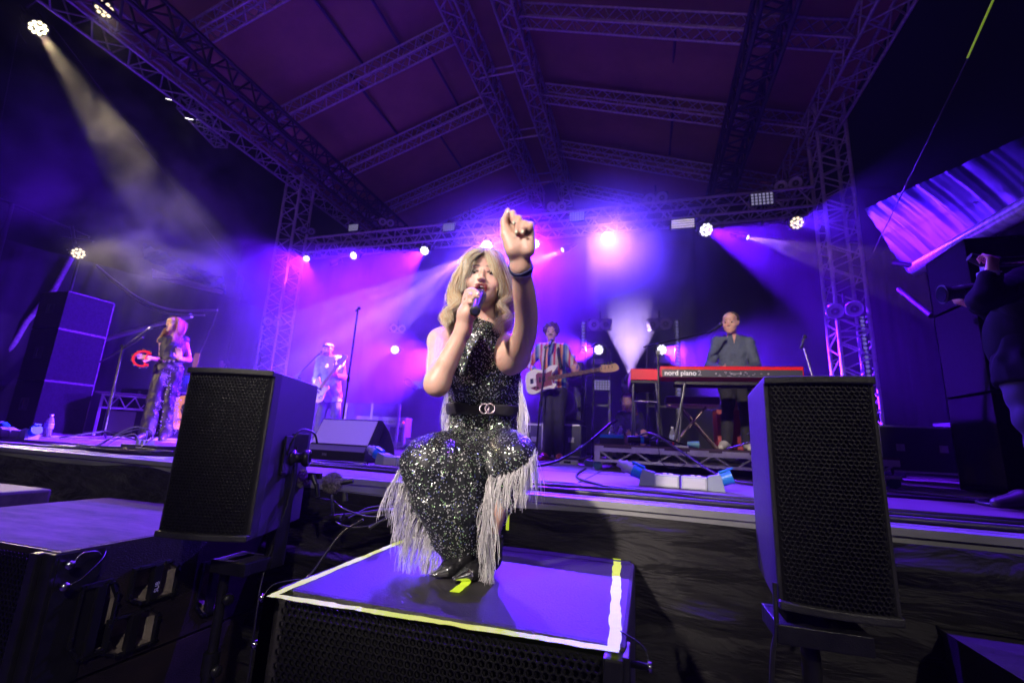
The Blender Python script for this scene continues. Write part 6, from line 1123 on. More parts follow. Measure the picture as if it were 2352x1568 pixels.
    bk.build('buckle', mat('buckle_gem', (.85, .7, .8), .25, .8, bump=.8, bscale=400), R, True)
    # ---- fringe
    def fringe(line, n, ln, lean, seed, dens=1., r=.0009, out=.012):
        rs = np.random.RandomState(seed); A = np.array(catmull([P(*p) for p in line], 8)); m = MB()
        for i in range(n):
            t = rs.rand()*(len(A)-1); k = int(t); p = A[k]+(A[min(k+1, len(A)-1)]-A[k])*(t-k)+rs.normal(size=3)*.002; ci = int(t/(len(A)-1)*n/7); cr_ = np.random.RandomState(seed*977+ci); l = ln*cr_.uniform(.8, 1.08)*rs.uniform(.82, 1.08); tt = np.linspace(0, 1, 9)[:, None]; d = np.array(lean)+cr_.normal(size=3)*np.array((.12, .07, 0))+rs.normal(size=3)*np.array((.045, .03, 0)); wv = rs.normal(size=3)*.0045
            Q = p+np.array((0, 0, -1.))*l*tt+d*l*np.sin(tt*1.6)*.8+np.array((0, -1., 0))*out*np.minimum(1, tt*4)+wv*np.sin(tt*rs.uniform(3, 9)+rs.uniform(0, 6)); Q[:, 2] = np.maximum(Q[:, 2], zt+.003+.002*rs.rand()); m.tube(Q, [r]*6+[r*.9, r*.8, r*.5], 3, cap=False)
        o = m.build('fringe', mat('fringe_thread', (.85, .82, .84), .45, noise=.2, sheen=.3), R, True, fix=False); o['label'] = 'silver-grey thread fringe'
    fringe([(930, 1058, 1.36), (938, 1100, 1.38), (958, 1150, 1.40), (976, 1200, 1.42)], 190, .18, (-.20, -.06, 0), 1); fringe([(976, 1195, 1.42), (992, 1238, 1.43), (1010, 1282, 1.45)], 100, .12, (-.18, -.05, 0), 2)
    fringe([(1232, 1030, 1.44), (1215, 1060, 1.40), (1190, 1078, 1.385), (1158, 1092, 1.38), (1126, 1096, 1.38)], 170, .12, (.0, -.02, 0), 3); fringe([(1124, 1092, 1.375), (1130, 1110, 1.375), (1124, 1150, 1.385), (1118, 1170, 1.39)], 105, .17, (.04, -.02, 0), 4); fringe([(1118, 1170, 1.39), (1122, 1225, 1.41), (1126, 1262, 1.44)], 105, .14, (.05, -.03, 0), 5)
    fringe([(1197, 868, 1.60), (1196, 930, 1.62), (1200, 985, 1.62), (1222, 1020, 1.52)], 180, .19, (.13, -.04, 0), 6); fringe([(1026, 900, 1.66), (1034, 935, 1.66)], 50, .14, (-.05, -.02, 0), 7, out=.0); fringe([(1035, 955, 1.64), (1026, 985, 1.6)], 26, .06, (-.05, -.02, 0), 8)
    # ---- pointed shoes with silver toe caps
    for (h_, t_) in ((np.array(atz(1068, 1296, zt+.03)), np.array(atz(999, 1318, zt+.014))), (np.array(atz(1128, 1300, zt+.03)), np.array(atz(1046, 1328, zt+.014)))):
        h_ = h_.copy(); t_ = t_.copy(); h_[2] = zt+.045; t_[2] = zt+.014; B = SDF(*bounds([h_, t_], .08), .003); B.cone(h_, h_*.45+t_*.55+np.array((0, 0, -.004)), .029, .029, .02); B.cone(h_*.45+t_*.55+np.array((0, 0, -.006)), t_, .029, .009, .012, fl=((0, 0, 1), 1.25)); B.cone(h_+np.array((0, 0, .02)), h_+np.array((0, 0, .07)), .033, .036, .02); B.plane((0, 0, zt+.004), (0, 0, -1)); sh = B.mesh('shoe', mat('shoe_leather', (.012, .012, .014), .25), R)
        C_ = SDF(*bounds([t_, h_*.2+t_*.8], .05), .003); C_.cone(h_*.3+t_*.7+np.array((0, 0, -.003)), t_, .0275, .0115, .01, fl=((0, 0, 1), 1.25)); C_.plane((0, 0, zt+.007), (0, 0, -1)); C_.mesh('toe_cap', CHR(), sh)
    # ---- wrist bands
    wb = MB(); ax = nrm(wrL-elL); e1 = nrm(np.cross(ax, (0, 1, 0))); e2 = np.cross(ax, e1); c = P(1196, 612, 1.167)
    for k, (dz, rr, mi) in enumerate(((-.0, .004, 0), (-.006, .003, 0), (-.012, .0026, 1))):
        wb.tube([c+ax*(dz+.003*math.sin(3*t+k))+e1*math.cos(t)*.0325+e2*math.sin(t)*.0325 for t in np.linspace(0, 2*math.pi, 30)], rr, 6, mi=mi, cap=False)
    wb.build('wrist_bands', [mat('band_navy', (.02, .02, .10), .6), mat('band_silver', (.7, .68, .7), .3, .8)], R, True)
    # ---- hair : blonde, parted, long waves to the shoulders
    hm = [mat('hair_blonde', (1., .87, .60), .38, spec=.6), mat('hair_pale', (1., .95, .80), .35, spec=.6), mat('hair_honey', (1., .76, .46), .4, spec=.5), mat('hair_shadow', (.74, .46, .22), .45, spec=.4)]
    for hmm in hm:
        t_ = hmm.node_tree; bs = t_.nodes['Principled BSDF']; tr = t_.nodes.new('ShaderNodeBsdfTranslucent'); tr.inputs[0].default_value = bs.inputs['Base Color'].default_value; mxs = t_.nodes.new('ShaderNodeMixShader'); mxs.inputs[0].default_value = .32; o_ = [n for n in t_.nodes if n.type == 'OUTPUT_MATERIAL'][0]
        t_.links.new(bs.outputs[0], mxs.inputs[1]); t_.links.new(tr.outputs[0], mxs.inputs[2]); t_.links.new(mxs.outputs[0], o_.inputs['Surface'])
    cap = SDF(*bounds([hc], .2), .005); C = lambda x, y, z: hc+M@(np.array((x, y, z))*s)
    cap.ell(C(0, -.030, .052), (.088, .094, .082), M, .02); cap.cone(C(-.065, -.05, .03), C(-.085, -.05, -.09), .045, .035, .03); cap.cone(C(.065, -.05, .03), C(.085, -.05, -.09), .045, .035, .03); cap.cone(C(0, -.08, .0), C(0, -.09, -.12), .06, .05, .03)
    cap.ell(C(0, .085, -.02), (.060, .075, .105), M, .012, True); cap.wrinkle(.004, 60, 4, (1, 1, .2)); cap.mesh('hair_mass', hm[2], R)
    gd = []
    rs = np.random.RandomState(8)
    for sd in (-1, 1):
        for i in range(17):
            a = i/16.; z0 = .118-.03*a; y0 = .055-.13*a; x0 = sd*.012*(1-a)+sd*.004
            ox = .078+.014*math.sin(a*3)+rs.uniform(-.006, .006)-(.004 if sd < 0 else 0); wv = rs.uniform(-.007, .007)
            yo = .062-.15*a+rs.uniform(-.01, .01); ln = -.235+rs.uniform(-.03, .04)-(.0 if sd < 0 else -.02)
            g_ = [C(x0, y0, z0), C(sd*.045, y0+.006, .108-.03*a), C(sd*(ox-.006), yo, .045), C(sd*(ox+.004+(.016 if a < .3 else .008)), yo+.006, -.02), C(sd*(ox+.018+wv+.010), yo-.004, -.075), C(sd*(ox+.004-wv), yo+.012, -.115), C(sd*(ox+.024+wv+(0 if sd < 0 else .02)), yo+.010, -.155), C(sd*(ox-.002-wv+(0 if sd < 0 else .03)), yo+.028, -.19), C(sd*(ox+.012+wv*2+(-.01 if sd < 0 else .02)), yo+.035, ln)]
            gd.append(g_)
    for i in range(10):        # fringe pieces over the brow
        sd = -1 if i < 4 else 1; gd.append([C(.004, .06, .122), C(sd*.020, .092, .088), C(sd*(.032+.004*i), .097, .052), C(sd*(.052+.002*i), .082, .010), C(sd*.074, .064, -.03), C(sd*.078, .06, -.08)])
    for i in range(8): a = (i-3.5)/3.5; gd.append([C(a*.03, -.04, .128), C(a*.06, -.11, .07), C(a*.08, -.125, -.02), C(a*.1, -.11, -.12), C(a*.11, -.09, -.2)])
    hair_strands('hair_strands', gd, hm, R, 5000, np.array((.0095, .010, .007)), .00115, 20, 2, .009, centre=hc)
    # loose fly-away hairs
    fl = []
    for i in range(26): a = rs.uniform(-1.3, 1.3); r0 = .092; p0 = C(math.sin(a)*r0*.9, -.03, .055+math.cos(a)*r0*.9); p1 = C(math.sin(a)*(r0+.02)+rs.uniform(-.02, .02), -.03, .055+math.cos(a)*(r0+.012)); p2 = C(math.sin(a+.3)*(r0+.03)+rs.uniform(-.02, .02), -.03+rs.uniform(-.03, .03), .055+math.cos(a+.3)*(r0+rs.uniform(.0, .03))); fl.append([p0, p1, p2])
    hair_strands('loose_hairs', fl, [hm[1]], R, 90, np.array((.006, .008, .006)), .0005, 8, 6, .008)
    # microphone (its own thing)
    T = thing('microphone', 'black handheld microphone held to the mouth of the singer', 'microphone', m0); m = MB(); q0 = m0; q1 = m1; m.lathe([(0, 0), (.0150, 0), (.0165, .004), (.0165, .016), (.0145, .018), (.0148, .03), (.0175, .055), (.019, .09), (.021, ml-.02), (.024, ml-.006), (.0245, ml+.004), (.02, ml+.008)], q0, md, 24); m.build('mic_body', mat('mic_body', (.09, .09, .10), .3, .6), T, True)
    m = MB(); m.lathe([(.0245, ml+.003), (.025, ml+.02), (.020, ml+.036), (.01, ml+.044), (0, ml+.046)], q0, md, 24); m.build('mic_grille', mat('mic_mesh', (.12, .12, .13), .4, .8, bump=1., bscale=900), T, True); m = MB(); m.lathe([(.0172, .001), (.0175, .012), (.0168, .016)], q0, md, 24); m.lathe([(.009, -.0006), (.0, -.0008)], q0, md, 16); m.build('mic_end_ring', mat('ring_blue_black', (.03, .03, .09), .3), T, True)
build_singer()
# ------------------------------------------------------------------ the rest of the people
def figure(label, J, fw, up=(0, 0, 1), h=.009, skin=None, top=None, sleeves='long', topm=None, legm=None, shoem=None, beard=None, hair=None, name='person', base=None, mouth=.3, female=False, curlL=.9, curlR=.9, hs=1., handR=None, handL=None, flare=0, toplen=0., legs=True, topname='shirt', k=1., mids=None):
    J = {a: np.array(list(b), float) for a, b in J.items()}; R = thing(name, label, 'person', base if base is not None else J['anR'])
    M = frame(fw, up); hc = J['head']; rt = nrm((J['shL']-J['shR'])*np.array((1, 1, .3))); upb = nrm((J['shL']+J['shR'])/2-J['hip']); bk = np.cross(upb, rt); bk = bk if bk[1] > 0 else -bk
    sm = skin or SKIN(); S_ = SDF(*bounds(list(J.values())+[hc+np.array((0, 0, .12))], .16), h); L = head_sdf(S_, hc, M, hs, female, mouth)
    nk = (J['shL']+J['shR'])/2+np.array((0, 0, .03)); ch = nk*.68+J['hip']*.32; wa = nk*.25+J['hip']*.75; w = np.linalg.norm(J['shL']-J['shR'])
    S_.cone(hc+M@np.array((0, -.02, -.07)), nk, .05*k, .056*k, .03)
    def torso(D, o, kk=.05):
        D.cone(J['shR'], nk-np.array((0, 0, .02)), .052*k+o, .05*k+o, kk); D.cone(J['shL'], nk-np.array((0, 0, .02)), .052*k+o, .05*k+o, kk)
        for q in (-1, 1): D.cone(ch+rt*q*w*.17, wa+rt*q*w*.13, .098*k+o, .092*k+o, kk); D.cone(wa+rt*q*w*.13, J['hip']+rt*q*w*.16, .092*k+o, .098*k+o, kk); D.cone(nk-np.array((0, 0, .05))+rt*q*w*.2, ch+rt*q*w*.17, .06*k+o, .098*k+o, kk)
    def arms(D, o, end=1.):
        for a in 'RL':
            sh, el, wr = J['sh'+a], J['el'+a], J['wr'+a]; D.cone(sh, el, .05*k+o, .042*k+o, .03); D.cone(el, el+(wr-el)*end, .040*k+o, (.040-(.040-.027)*end)*k+o*(.8 if end > .9 else 1), .02)
    torso(S_, 0); arms(S_, 0)
    for a, cv, hd in (('R', curlR, handR), ('L', curlL, handL)):
        d = nrm(J['wr'+a]-J['el'+a]) if hd is None else nrm(hd[0]); pn = np.array((0, -1, 0.)) if hd is None or len(hd) < 2 else nrm(hd[1]); xr = nrm(np.cross(d, pn)); pn = np.cross(xr, d); hand_sdf(S_, J['wr'+a], np.stack([xr, d, pn], 1), 1.0, cv, left=(a == 'L'), k=.005)
    if legs:
        for a in 'RL': S_.cone(J['hip']+rt*(.08 if a == 'L' else -.08), J['kn'+a], .08, .055, .03); S_.cone(J['kn'+a], J['an'+a], .05, .036, .02)
    body = S_.mesh('body', sm, R, 1)
    eyes(R, L, M, hs)
    if hair: hair(R, L, M, hc, hs)
    bw = mat('brow_brown', (.06, .035, .02), .8); blobs(R, 'eyebrows', L, [((q*.014, .0965, .0315), (q*.045, .081, .0335), .0026, .002) for q in (-1, 1)], bw)
    if topm is not None:
        D = SDF(*bounds([J[a] for a in ('shR', 'shL', 'elR', 'elL', 'wrR', 'wrL', 'hip', 'head')]+[J['hip']-upb*.2], .15), h); torso(D, .016)
        if toplen: 
            for q in (-1, 1): D.cone(J['hip']+rt*q*w*.16, J['hip']+rt*q*w*.19-upb*toplen, .116, .118, .05)
        if sleeves == 'long': arms(D, .013, .93)
        elif sleeves == 'elbow': arms(D, .013, .35)
        D.wrinkle(.0065, 24, len(label), (1, 1, .8)); D.cone(nk+np.array((0, -.02, .06)), hc, .056, .07, .006, True)
        D.plane(J['hip']-upb*(toplen+.04), -upb); D.mesh(topname, topm, R)
    if legs and legm is not None:
        D = SDF(*bounds([J[a] for a in ('hip', 'knR', 'knL', 'anR', 'anL')], .19), h)
        for a in 'RL':
            q = 1 if a == 'L' else -1; D.cone(J['hip']+rt*q*.075, J['kn'+a], .108*k, .074+flare*.2, .04); D.cone(J['kn'+a], J['an'+a], .070+flare*.2, .056+flare, .03)
        D.cone(J['hip']-rt*.05, J['hip']+rt*.05, .112*k, .112*k, .04); D.wrinkle(.008, 18, 4+len(label), (1, 1, .7)); D.plane(J['hip']+upb*.05, upb); lz = min(J['anR'][2], J['anL'][2]); D.plane((0, 0, lz-.035), (0, 0, -1)); D.mesh('trousers', legm, R)
        for a in 'RL':
            t = J['to'+a]; an = J['an'+a]; z0 = min(an[2]-.075, t[2]-.02); D = SDF(*bounds([an, t], .1), .007); D.cone(an+np.array((0, 0, -.035)), an*.5+t*.5, .046, .046, .02); D.cone(an*.5+t*.5, t, .044, .034, .02); D.plane((0, 0, z0), (0, 0, -1)); D.mesh('shoe', shoem or mat('dark_shoe', (.03, .025, .025), .5), R)
    return R, L, M, J, nk, rt, bk
def cap_hair(m, rx=.088, back=.0, top=.0, cut=.10, wr=.006, low=-.05, puff=0):
    def f(R, L, M, hc, s):
        H = SDF(*bounds([hc], .2+puff), .007); H.ell(L(0, -.030, .048+top), ((rx+puff)*s, (.10+puff)*s, (.084+puff)*s), M, .02); H.ell(L(0, .10+puff*.6, -.02), (.062*s, (.088+puff*.6)*s, cut*s), M, .01, True); H.plane(L(0, 0, low), -M[:, 2]) if low is not None else None
        H.wrinkle(wr, 70, 3); H.mesh('hair', m, R)
    return f
def build_people():
    P = lambda u, v, y: np.array(at(u, v, y))
    # ---- tambourine singer
    y = 4.75; P0 = P; P = lambda u, v, yy=4.75: np.array(atv(u, v, 395, 4.75, (yy-4.75)*1.2)); fl = lambda u, yy, z=.09: np.array((*P(u, 1000, yy)[:2], z))
    J = dict(head=P(399, 748, y), shR=P(375, 783, y), shL=P(424, 781, y+.06), elR=P(372, 826, y+.0), wrR=P(349, 823, y-.12), elL=P(434, 826, y+.06), wrL=P(413, 824, y-.10), hip=P(389, 845, y), knR=P(355, 915, y-.05), knL=P(385, 920, y-.02), anR=fl(337, y-.1), anL=fl(377, y-.05), toR=fl(318, y-.22, .03), toL=fl(372, y-.24, .03))
    gl = mat('glitter_trousers', (.018, .012, .016), .5, noise=.6, nscale=50, bump=.5, bscale=300)
    skw = SKIN('skin_warm', (.66, .40, .30))
    def longhair(R, L, M, hc, s):
        m = [mat('hair_golden', (.62, .34, .10), .4), mat('hair_light', (.7, .45, .18), .4), mat('hair_brown', (.35, .18, .07), .5)]; H = SDF(*bounds([hc], .25), .008); H.ell(L(0, -.03, .045), (.088*s, .095*s, .088*s), M, .02); H.ell(L(0, .10, -.02), (.060*s, .085*s, .10*s), M, .01, True); H.cone(L(0, -.07, 0), L(0, -.09, -.2), .07, .06, .04); H.wrinkle(.005, 60, 2, (1, 1, .3)); H.mesh('hair_mass', m[2], R)
        g = []; rs = np.random.RandomState(2)
        for sd in (-1, 1):
            for i in range(9): a = i/8; o = .085+.02*a; g.append([L(sd*.01, .04-.1*a, .12), L(sd*.075, .02-.10*a, .08), L(sd*(o+.004), .005-.08*a, 0), L(sd*(o+.02), .02-.08*a, -.09), L(sd*(o+.005), .04-.08*a, -.16), L(sd*(o+.04), .05-.08*a, -.23), L(sd*(o+.02+rs.uniform(-.03, .03)), .06-.08*a, -.28)])
        hair_strands('hair_strands', g, m, R, 900, np.array((.012, .012, .008)), .0022, 12, 3, .012)
    R, L, M, J, nk, rt, bk = figure('woman with long golden hair playing a red tambourine at the far left', J, (.12, -1, .14), (-.05, 0, 1), .0085, skw, topm=mat('black_halter', (.02, .018, .03), .6, noise=.3, bump=.6, bscale=150), sleeves='none', legm=gl, hair=longhair, mouth=.8, female=True, curlR=.25, curlL=.3, handR=((-.6, -.8, .05), (.8, -.6, .1)), handL=((-.2, -.2, 1), (.8, -.6, 0)), flare=.035, topname='halter_top', k=.86)
    b = MB()
    for kx in range(3): b.ball(P(377+kx*10.5, 829, 4.62-.0*kx), (.032, .012, .02), 12)
    b.tube([J['hip']+np.array((0, 0, .09))+rt*math.cos(t)*.15+bk*math.sin(t)*.12 for t in np.linspace(0, 2*math.pi, 30)], .014, 6, mi=1, cap=False); b.build('belt', [CHR(), mat('belt_brown', (.05, .03, .03), .5)], R, True)
    # sequin stripes down the trouser seams
    b = MB(); rs = np.random.RandomState(5)
    for (q0, q1, n, off) in ((J['hip']+rt*.13, J['knL']+rt*.09, 110, 0), (J['knL']+rt*.09, J['anL']+rt*.11, 110, 0), (J['knR']+rt*.07, J['anR']+rt*.1, 60, 0), (J['hip']-rt*.06, J['anR'], 60, 1), (J['hip'], J['anL'], 60, 1)):
        for i in range(n): t = rs.rand(); c = q0+(q1-q0)*t+rs.normal(size=3)*np.array((.02+.03*off, .02, .01))-bk*(.03+.07*off); b.obox(c, (1, 0, 0), (0, 1, 0), (0, 0, 1), (.0055 if not off else .004, .002, .0065 if not off else .004))
    b.build('seam_sequins', mat('sequin_seam', (.75, .6, .85), .3, .6), R, True)
    # tambourine
    c = P(329, 824, 4.62); T = thing('tambourine', 'red crescent tambourine held at the far left', 'tambourine', c, (math.radians(-8), 0, math.radians(42))); b = MB(); r = .115; an = np.linspace(math.radians(48), math.radians(312), 40)
    outl = [(r*math.cos(a), r*math.sin(a)) for a in an]+[(r*.78*math.cos(a), r*.78*math.sin(a)) for a in an[::-1]]; n = 40
    G = np.array([[(rr*math.cos(a), yy, rr*math.sin(a)) for (rr, yy) in ((r, -.022), (r, .022), (r*.78, .022), (r*.78, -.022), (r, -.022))] for a in an]); b.grid(G, smooth=False); b.build('frame', mat('tambourine_red', (.75, .01, .02), .3), T, fix=False); b = MB(); b.tube(catmull([(r*.6, 0, r*.62), (.03, 0, .06), (.03, 0, -.06), (r*.6, 0, -r*.62)]), .011, 8); b.build('grip', mat('tambourine_red', (.75, .01, .02), .3), T); b = MB()
    for a in an[2::5]: b.cyl((r*1.0*math.cos(a), -.016, r*1.0*math.sin(a)), (r*1.0*math.cos(a), .016, r*math.sin(a)), .017, n=12)
    b.build('jingles', CHR(), T)
    # ---- left guitarist
    y = 6.5; P = lambda u, v, yy=6.5: np.array(atv(u, v, 760, 6.5, (yy-6.5)*1.2)); J = dict(head=P(753, 803, y), shR=P(736, 826, y), shL=P(783, 826, y+.0), elR=P(725, 871, y-.03), wrR=P(723, 886, y-.22), elL=P(788, 866, y-.03), wrL=P(771, 862, y-.24), hip=P(760, 905, y), knR=P(737, 955, y-.03), knL=P(771, 955, y-.03), anR=(0, 0, 0), anL=(0, 0, 0), toR=(0, 0, 0), toL=(0, 0, 0))
    for a, u in (('R', 732), ('L', 778)): x = P(u, 955, y); J['an'+a] = (x[0], x[1], .09); J['to'+a] = (x[0]+.06, x[1]-.16, .03)
    def caphat(R, L, M, hc, s):
        H = SDF(*bounds([hc], .2), .007); H.ell(L(0, -.02, .062), (.092, .105, .058), M, .02); H.cone(L(-.04, .085, .052), L(.04, .085, .052), .014, .014, .02); H.cone(L(0, .06, .058), L(0, .115, .046), .045, .03, .02, fl=(M[:, 2], 3.)); H.mesh('flat_cap', mat('cap_navy', (.02, .02, .05), .8), R)
        H = SDF(*bounds([hc], .2), .006); H.ell(L(0, .045, -.075), (.056, .05, .046), M, .02); H.ell(L(0, .1, -.028), (.05, .04, .022), M, .01, True); H.mesh('beard', mat('beard_brown', (.10, .05, .03), .9), R)
    R, L, M, J, nk, rt, bk = figure('bearded man in flat cap and pale denim jacket playing guitar on the left', J, (.55, -1, -.03), (0, 0, 1), .009, topm=mat('denim_pale', (.30, .36, .46), .8, noise=.2, nscale=14, bump=.4, bscale=120), legm=mat('denim_dark', (.05, .05, .09), .8, noise=.3), toplen=.10, hair=caphat, topname='denim_jacket', curlR=1.0, curlL=1.1, handR=((-.2, -.3, -.7), (.3, .9, 0)), handL=((-.5, -.3, .5), (.2, .9, 0)))
    b = MB(); c0 = nk-bk*.118; up_ = nrm(nk-J['hip']); b.prism([(-.045, .02), (.045, .02), (.03, -.36), (-.03, -.38)], c0-up_*.05-bk*.012, rt, up_, -bk, .006); b.build('t_shirt', mat('tee_grey', (.4, .38, .42), .8), R, True)
    b = MB()
    for q in (-1, 1): b.prism([(0, 0), (.055, -.02), (.05, -.06), (.012, -.05)] if q > 0 else [(0, 0), (-.012, -.05), (-.05, -.06), (-.055, -.02)], nk-bk*.085+rt*q*.02+up_*.02, rt, up_, -bk, .008)
    b.build('collar', mat('denim_pale', (.30, .36, .46), .8), R, True)
    b = MB(); b.tube(catmull([nk-bk*.02+rt*.07+up_*.02, nk-bk*.12+rt*.075-up_*.10, nk-bk*.14+rt*.02-up_*.30, P(735, 893, y-.26)]), [.014]*25, 4); b.build('guitar_strap', mat('strap_dark', (.03, .03, .06), .7), R, True)
    gc = P(733, 896, y-.22); gd = nrm(P(766, 853, y-.30)-gc); un = nrm(np.array((.6, -.8, .15))-gd*(np.array((.6, -.8, .15))@gd)); gu = np.cross(un, gd); G = thing('electric_guitar', 'pale electric guitar held by the man in the flat cap', 'guitar', gc); gu = gu if gu[2] > 0 else -gu
    strat(G, gc*0, gd, gu, un, .86, mat('guitar_cream', (.75, .55, .5), .3), mat('guard_white', (.7, .66, .66), .3), .40)
    # ---- bassist
    P = P0
    y = 5.85; J = dict(head=P(1266, 766, y), shR=P(1241, 800, y), shL=P(1295, 800, y+.02), elR=P(1215, 838, y+.02), wrR=P(1228, 851, y-.18), elL=P(1317, 838, y+.0), wrL=P(1321, 858, y-.20), hip=P(1272, 880, y), knR=P(1262, 965, y-.02), knL=P(1284, 965, y+.02), anR=(0, 0, 0), anL=(0, 0, 0), toR=(0, 0, 0), toL=(0, 0, 0))
    for a, u in (('R', 1256), ('L', 1284)): x = P(u, 1040, y)[0]; J['an'+a] = (x, y, .09); J['to'+a] = (x+(.05 if a == 'L' else -.04), y-.19, .03)
    st = mat('striped_shirt', (.8, .5, .4), .7, bump=.2, bscale=100); nt = st.node_tree; tc = nt.nodes.new('ShaderNodeTexCoord'); mp = nt.nodes.new('ShaderNodeMapping'); mp.inputs['Rotation'].default_value = (0, 0, math.radians(18)); mp.inputs['Scale'].default_value = (5.6, 0, 0); cr = nt.nodes.new('ShaderNodeValToRGB'); cr.color_ramp.interpolation = 'CONSTANT'; fr = nt.nodes.new('ShaderNodeMath'); fr.operation = 'FRACT'; sp = nt.nodes.new('ShaderNodeSeparateXYZ')
    nt.links.new(tc.outputs['Object'], mp.inputs[0]); nt.links.new(mp.outputs[0], sp.inputs[0]); nt.links.new(sp.outputs[0], fr.inputs[0]); nt.links.new(fr.outputs[0], cr.inputs[0]); E = cr.color_ramp.elements; cols = [(0, (.55, .50, .46)), (.2, (.42, .06, .05)), (.34, (.75, .35, .15)), (.46, (.04, .08, .26)), (.6, (.15, .28, .42)), (.74, (.55, .50, .46)), (.86, (.55, .05, .12))]
    E[0].color = (*cols[0][1], 1); E[1].position = cols[1][0]; E[1].color = (*cols[1][1], 1)
    for p, c in cols[2:]: e = E.new(p); e.color = (*c, 1)
    nt.links.new(cr.outputs[0], nt.nodes['Principled BSDF'].inputs['Base Color'])
    R, L, M, J, nk, rt, bk = figure('curly haired man in striped shirt playing a white bass behind the raised arm', J, (.12, -1, .0), (0, 0, 1), .009, topm=st, legm=mat('trousers_navy', (.03, .025, .05), .8), toplen=.04, hair=cap_hair(mat('hair_dark_curls', (.07, .03, .03), .95), puff=.022, cut=.09, wr=.014, low=-.085, top=.02), mouth=.7, curlR=.8, curlL=1.0, handR=((.4, -.3, -.5), (-.2, .9, 0)), handL=((-.1, -.4, .6), (0, .95, 0)), flare=.012, shoem=mat('red_shoes', (.35, .06, .05), .5))
    up_ = nrm(nk-J['hip']); b = MB()
    for q in (-1, 1): b.prism([(0, .02), (.06, -.01), (.035, -.09)] if q > 0 else [(0, .02), (-.035, -.09), (-.06, -.01)], nk-bk*.09+rt*q*.008+up_*.02, rt, up_, -bk, .008)
    b.build('collar', st, R, True); b = MB(); b.tube(catmull([nk-bk*.0+rt*.085+up_*.03, nk-bk*.125+rt*.095-up_*.12, nk-bk*.14+rt*.12-up_*.33]), [.022]*17, 4); b.build('bass_strap', mat('strap_black', (.012, .012, .02), .7), R, True)
    b = MB(); b.tube(catmull([L(-.028, .094, -.038), L(0, .104, -.034), L(.028, .094, -.038)]), [.003]+[.006]*15+[.003], 6); b.build('moustache', mat('hair_dark_curls', (.07, .03, .03), .95), R, True)
    gc = P(1247, 873, y-.26); hd = P(1345, 856, y-.30); gd = nrm(hd-gc); un = nrm(np.array((.1, -1, .25))-gd*(np.array((.1, -1, .25))@gd)); gu = np.cross(un, gd); gu = gu if gu[2] > 0 else -gu; G = thing('bass_guitar', 'white bass guitar held across the striped shirt', 'guitar', gc); strat(G, gc*0, gd, gu, un, 1.05, mat('bass_white', (.88, .82, .84), .3), mat('guard_maroon', (.22, .05, .10), .3), .60, True)
    b = MB(); b.prism([(-.22, -.10), (-.08, -.07), (-.08, .09), (-.16, .12), (-.21, .06)], un*.0265, gd, gu, un, .004); b.build('white_plate', mat('bass_white', (.88, .82, .84), .3), G)
    # ---- keyboard player
    y = 5.95; J = dict(head=P(1678, 742, y-.10), shR=P(1648, 786, y), shL=P(1718, 786, y+.0), elR=P(1630, 838, y-.12), wrR=P(1655, 848, y-.45), elL=P(1736, 838, y-.12), wrL=P(1712, 848, y-.45), hip=P(1683, 868, y+.02), knR=P(1672, 930, y-.06), knL=P(1712, 930, y+.05), anR=P(1668, 1000, y-.02), anL=P(1715, 1000, y+.15), toR=P(1655, 1012, y-.25), toL=P(1722, 1012, y-.05))
    for a in 'RL': J['an'+a][2] = .335; J['to'+a][2] = .275
    R, L, M, J, nk, rt, bk = figure('short haired man in dark blue shirt standing at the red stage piano', J, (-.42, -1, -.22), (.05, 0, 1), .0085, hs=1.16, topm=mat('shirt_blue_grey', (.085, .105, .155), .8, noise=.15, nscale=30, bump=.2, bscale=150), legm=mat('trousers_black', (.012, .011, .015), .85), hair=cap_hair(mat('hair_short_brown', (.09, .05, .028), .9), rx=.081, cut=.105, wr=.003, low=-.02, top=-.008), mouth=.05, curlR=.5, curlL=.5, shoem=mat('shoe_white_black', (.5, .48, .45), .5))
    up_ = nrm(nk-J['hip']); b = MB()
    for q in (-1, 1): b.prism([(.01, .035), (.062, .005), (.052, -.05), (.012, -.06)] if q > 0 else [(-.01, .035), (-.012, -.06), (-.052, -.05), (-.062, .005)], nk-bk*.085+rt*q*.004+up_*.035, rt, up_, -bk, .010)
    b.build('collar', mat('shirt_blue_grey', (.085, .105, .155), .8), R, True); b = MB(); b.prism([(-.022, .04), (.022, .04), (0, -.075)], nk-bk*.104+up_*.01, rt, up_, -bk, .006); b.build('neck_opening', SKIN(), R, True); b = MB()
    for q in range(4): b.cyl(nk-bk*.128-up_*(.12+.085*q), nk-bk*.134-up_*(.12+.085*q), .006, n=8)
    b.build('buttons', mat('button', (.03, .04, .07), .4), R, True)
    # ---- stagehand with headphones, crouching behind the keyboards
    y = 6.9; J = dict(head=P(1443, 922, y), shR=P(1425, 955, y), shL=P(1466, 955, y+.1), elR=P(1420, 985, y), wrR=P(1440, 995, y-.2), elL=P(1475, 985, y), wrL=P(1462, 998, y-.2), hip=P(1455, 1000, y+.25), knR=P(1435, 995, y-.1), knL=P(1478, 995, y-.1), anR=(P(1440, 1000, y)[0], y+.1, .09), anL=(P(1475, 1000, y)[0], y+.1, .09), toR=(P(1435, 1000, y)[0], y-.05, .03), toL=(P(1475, 1000, y)[0], y-.05, .03))
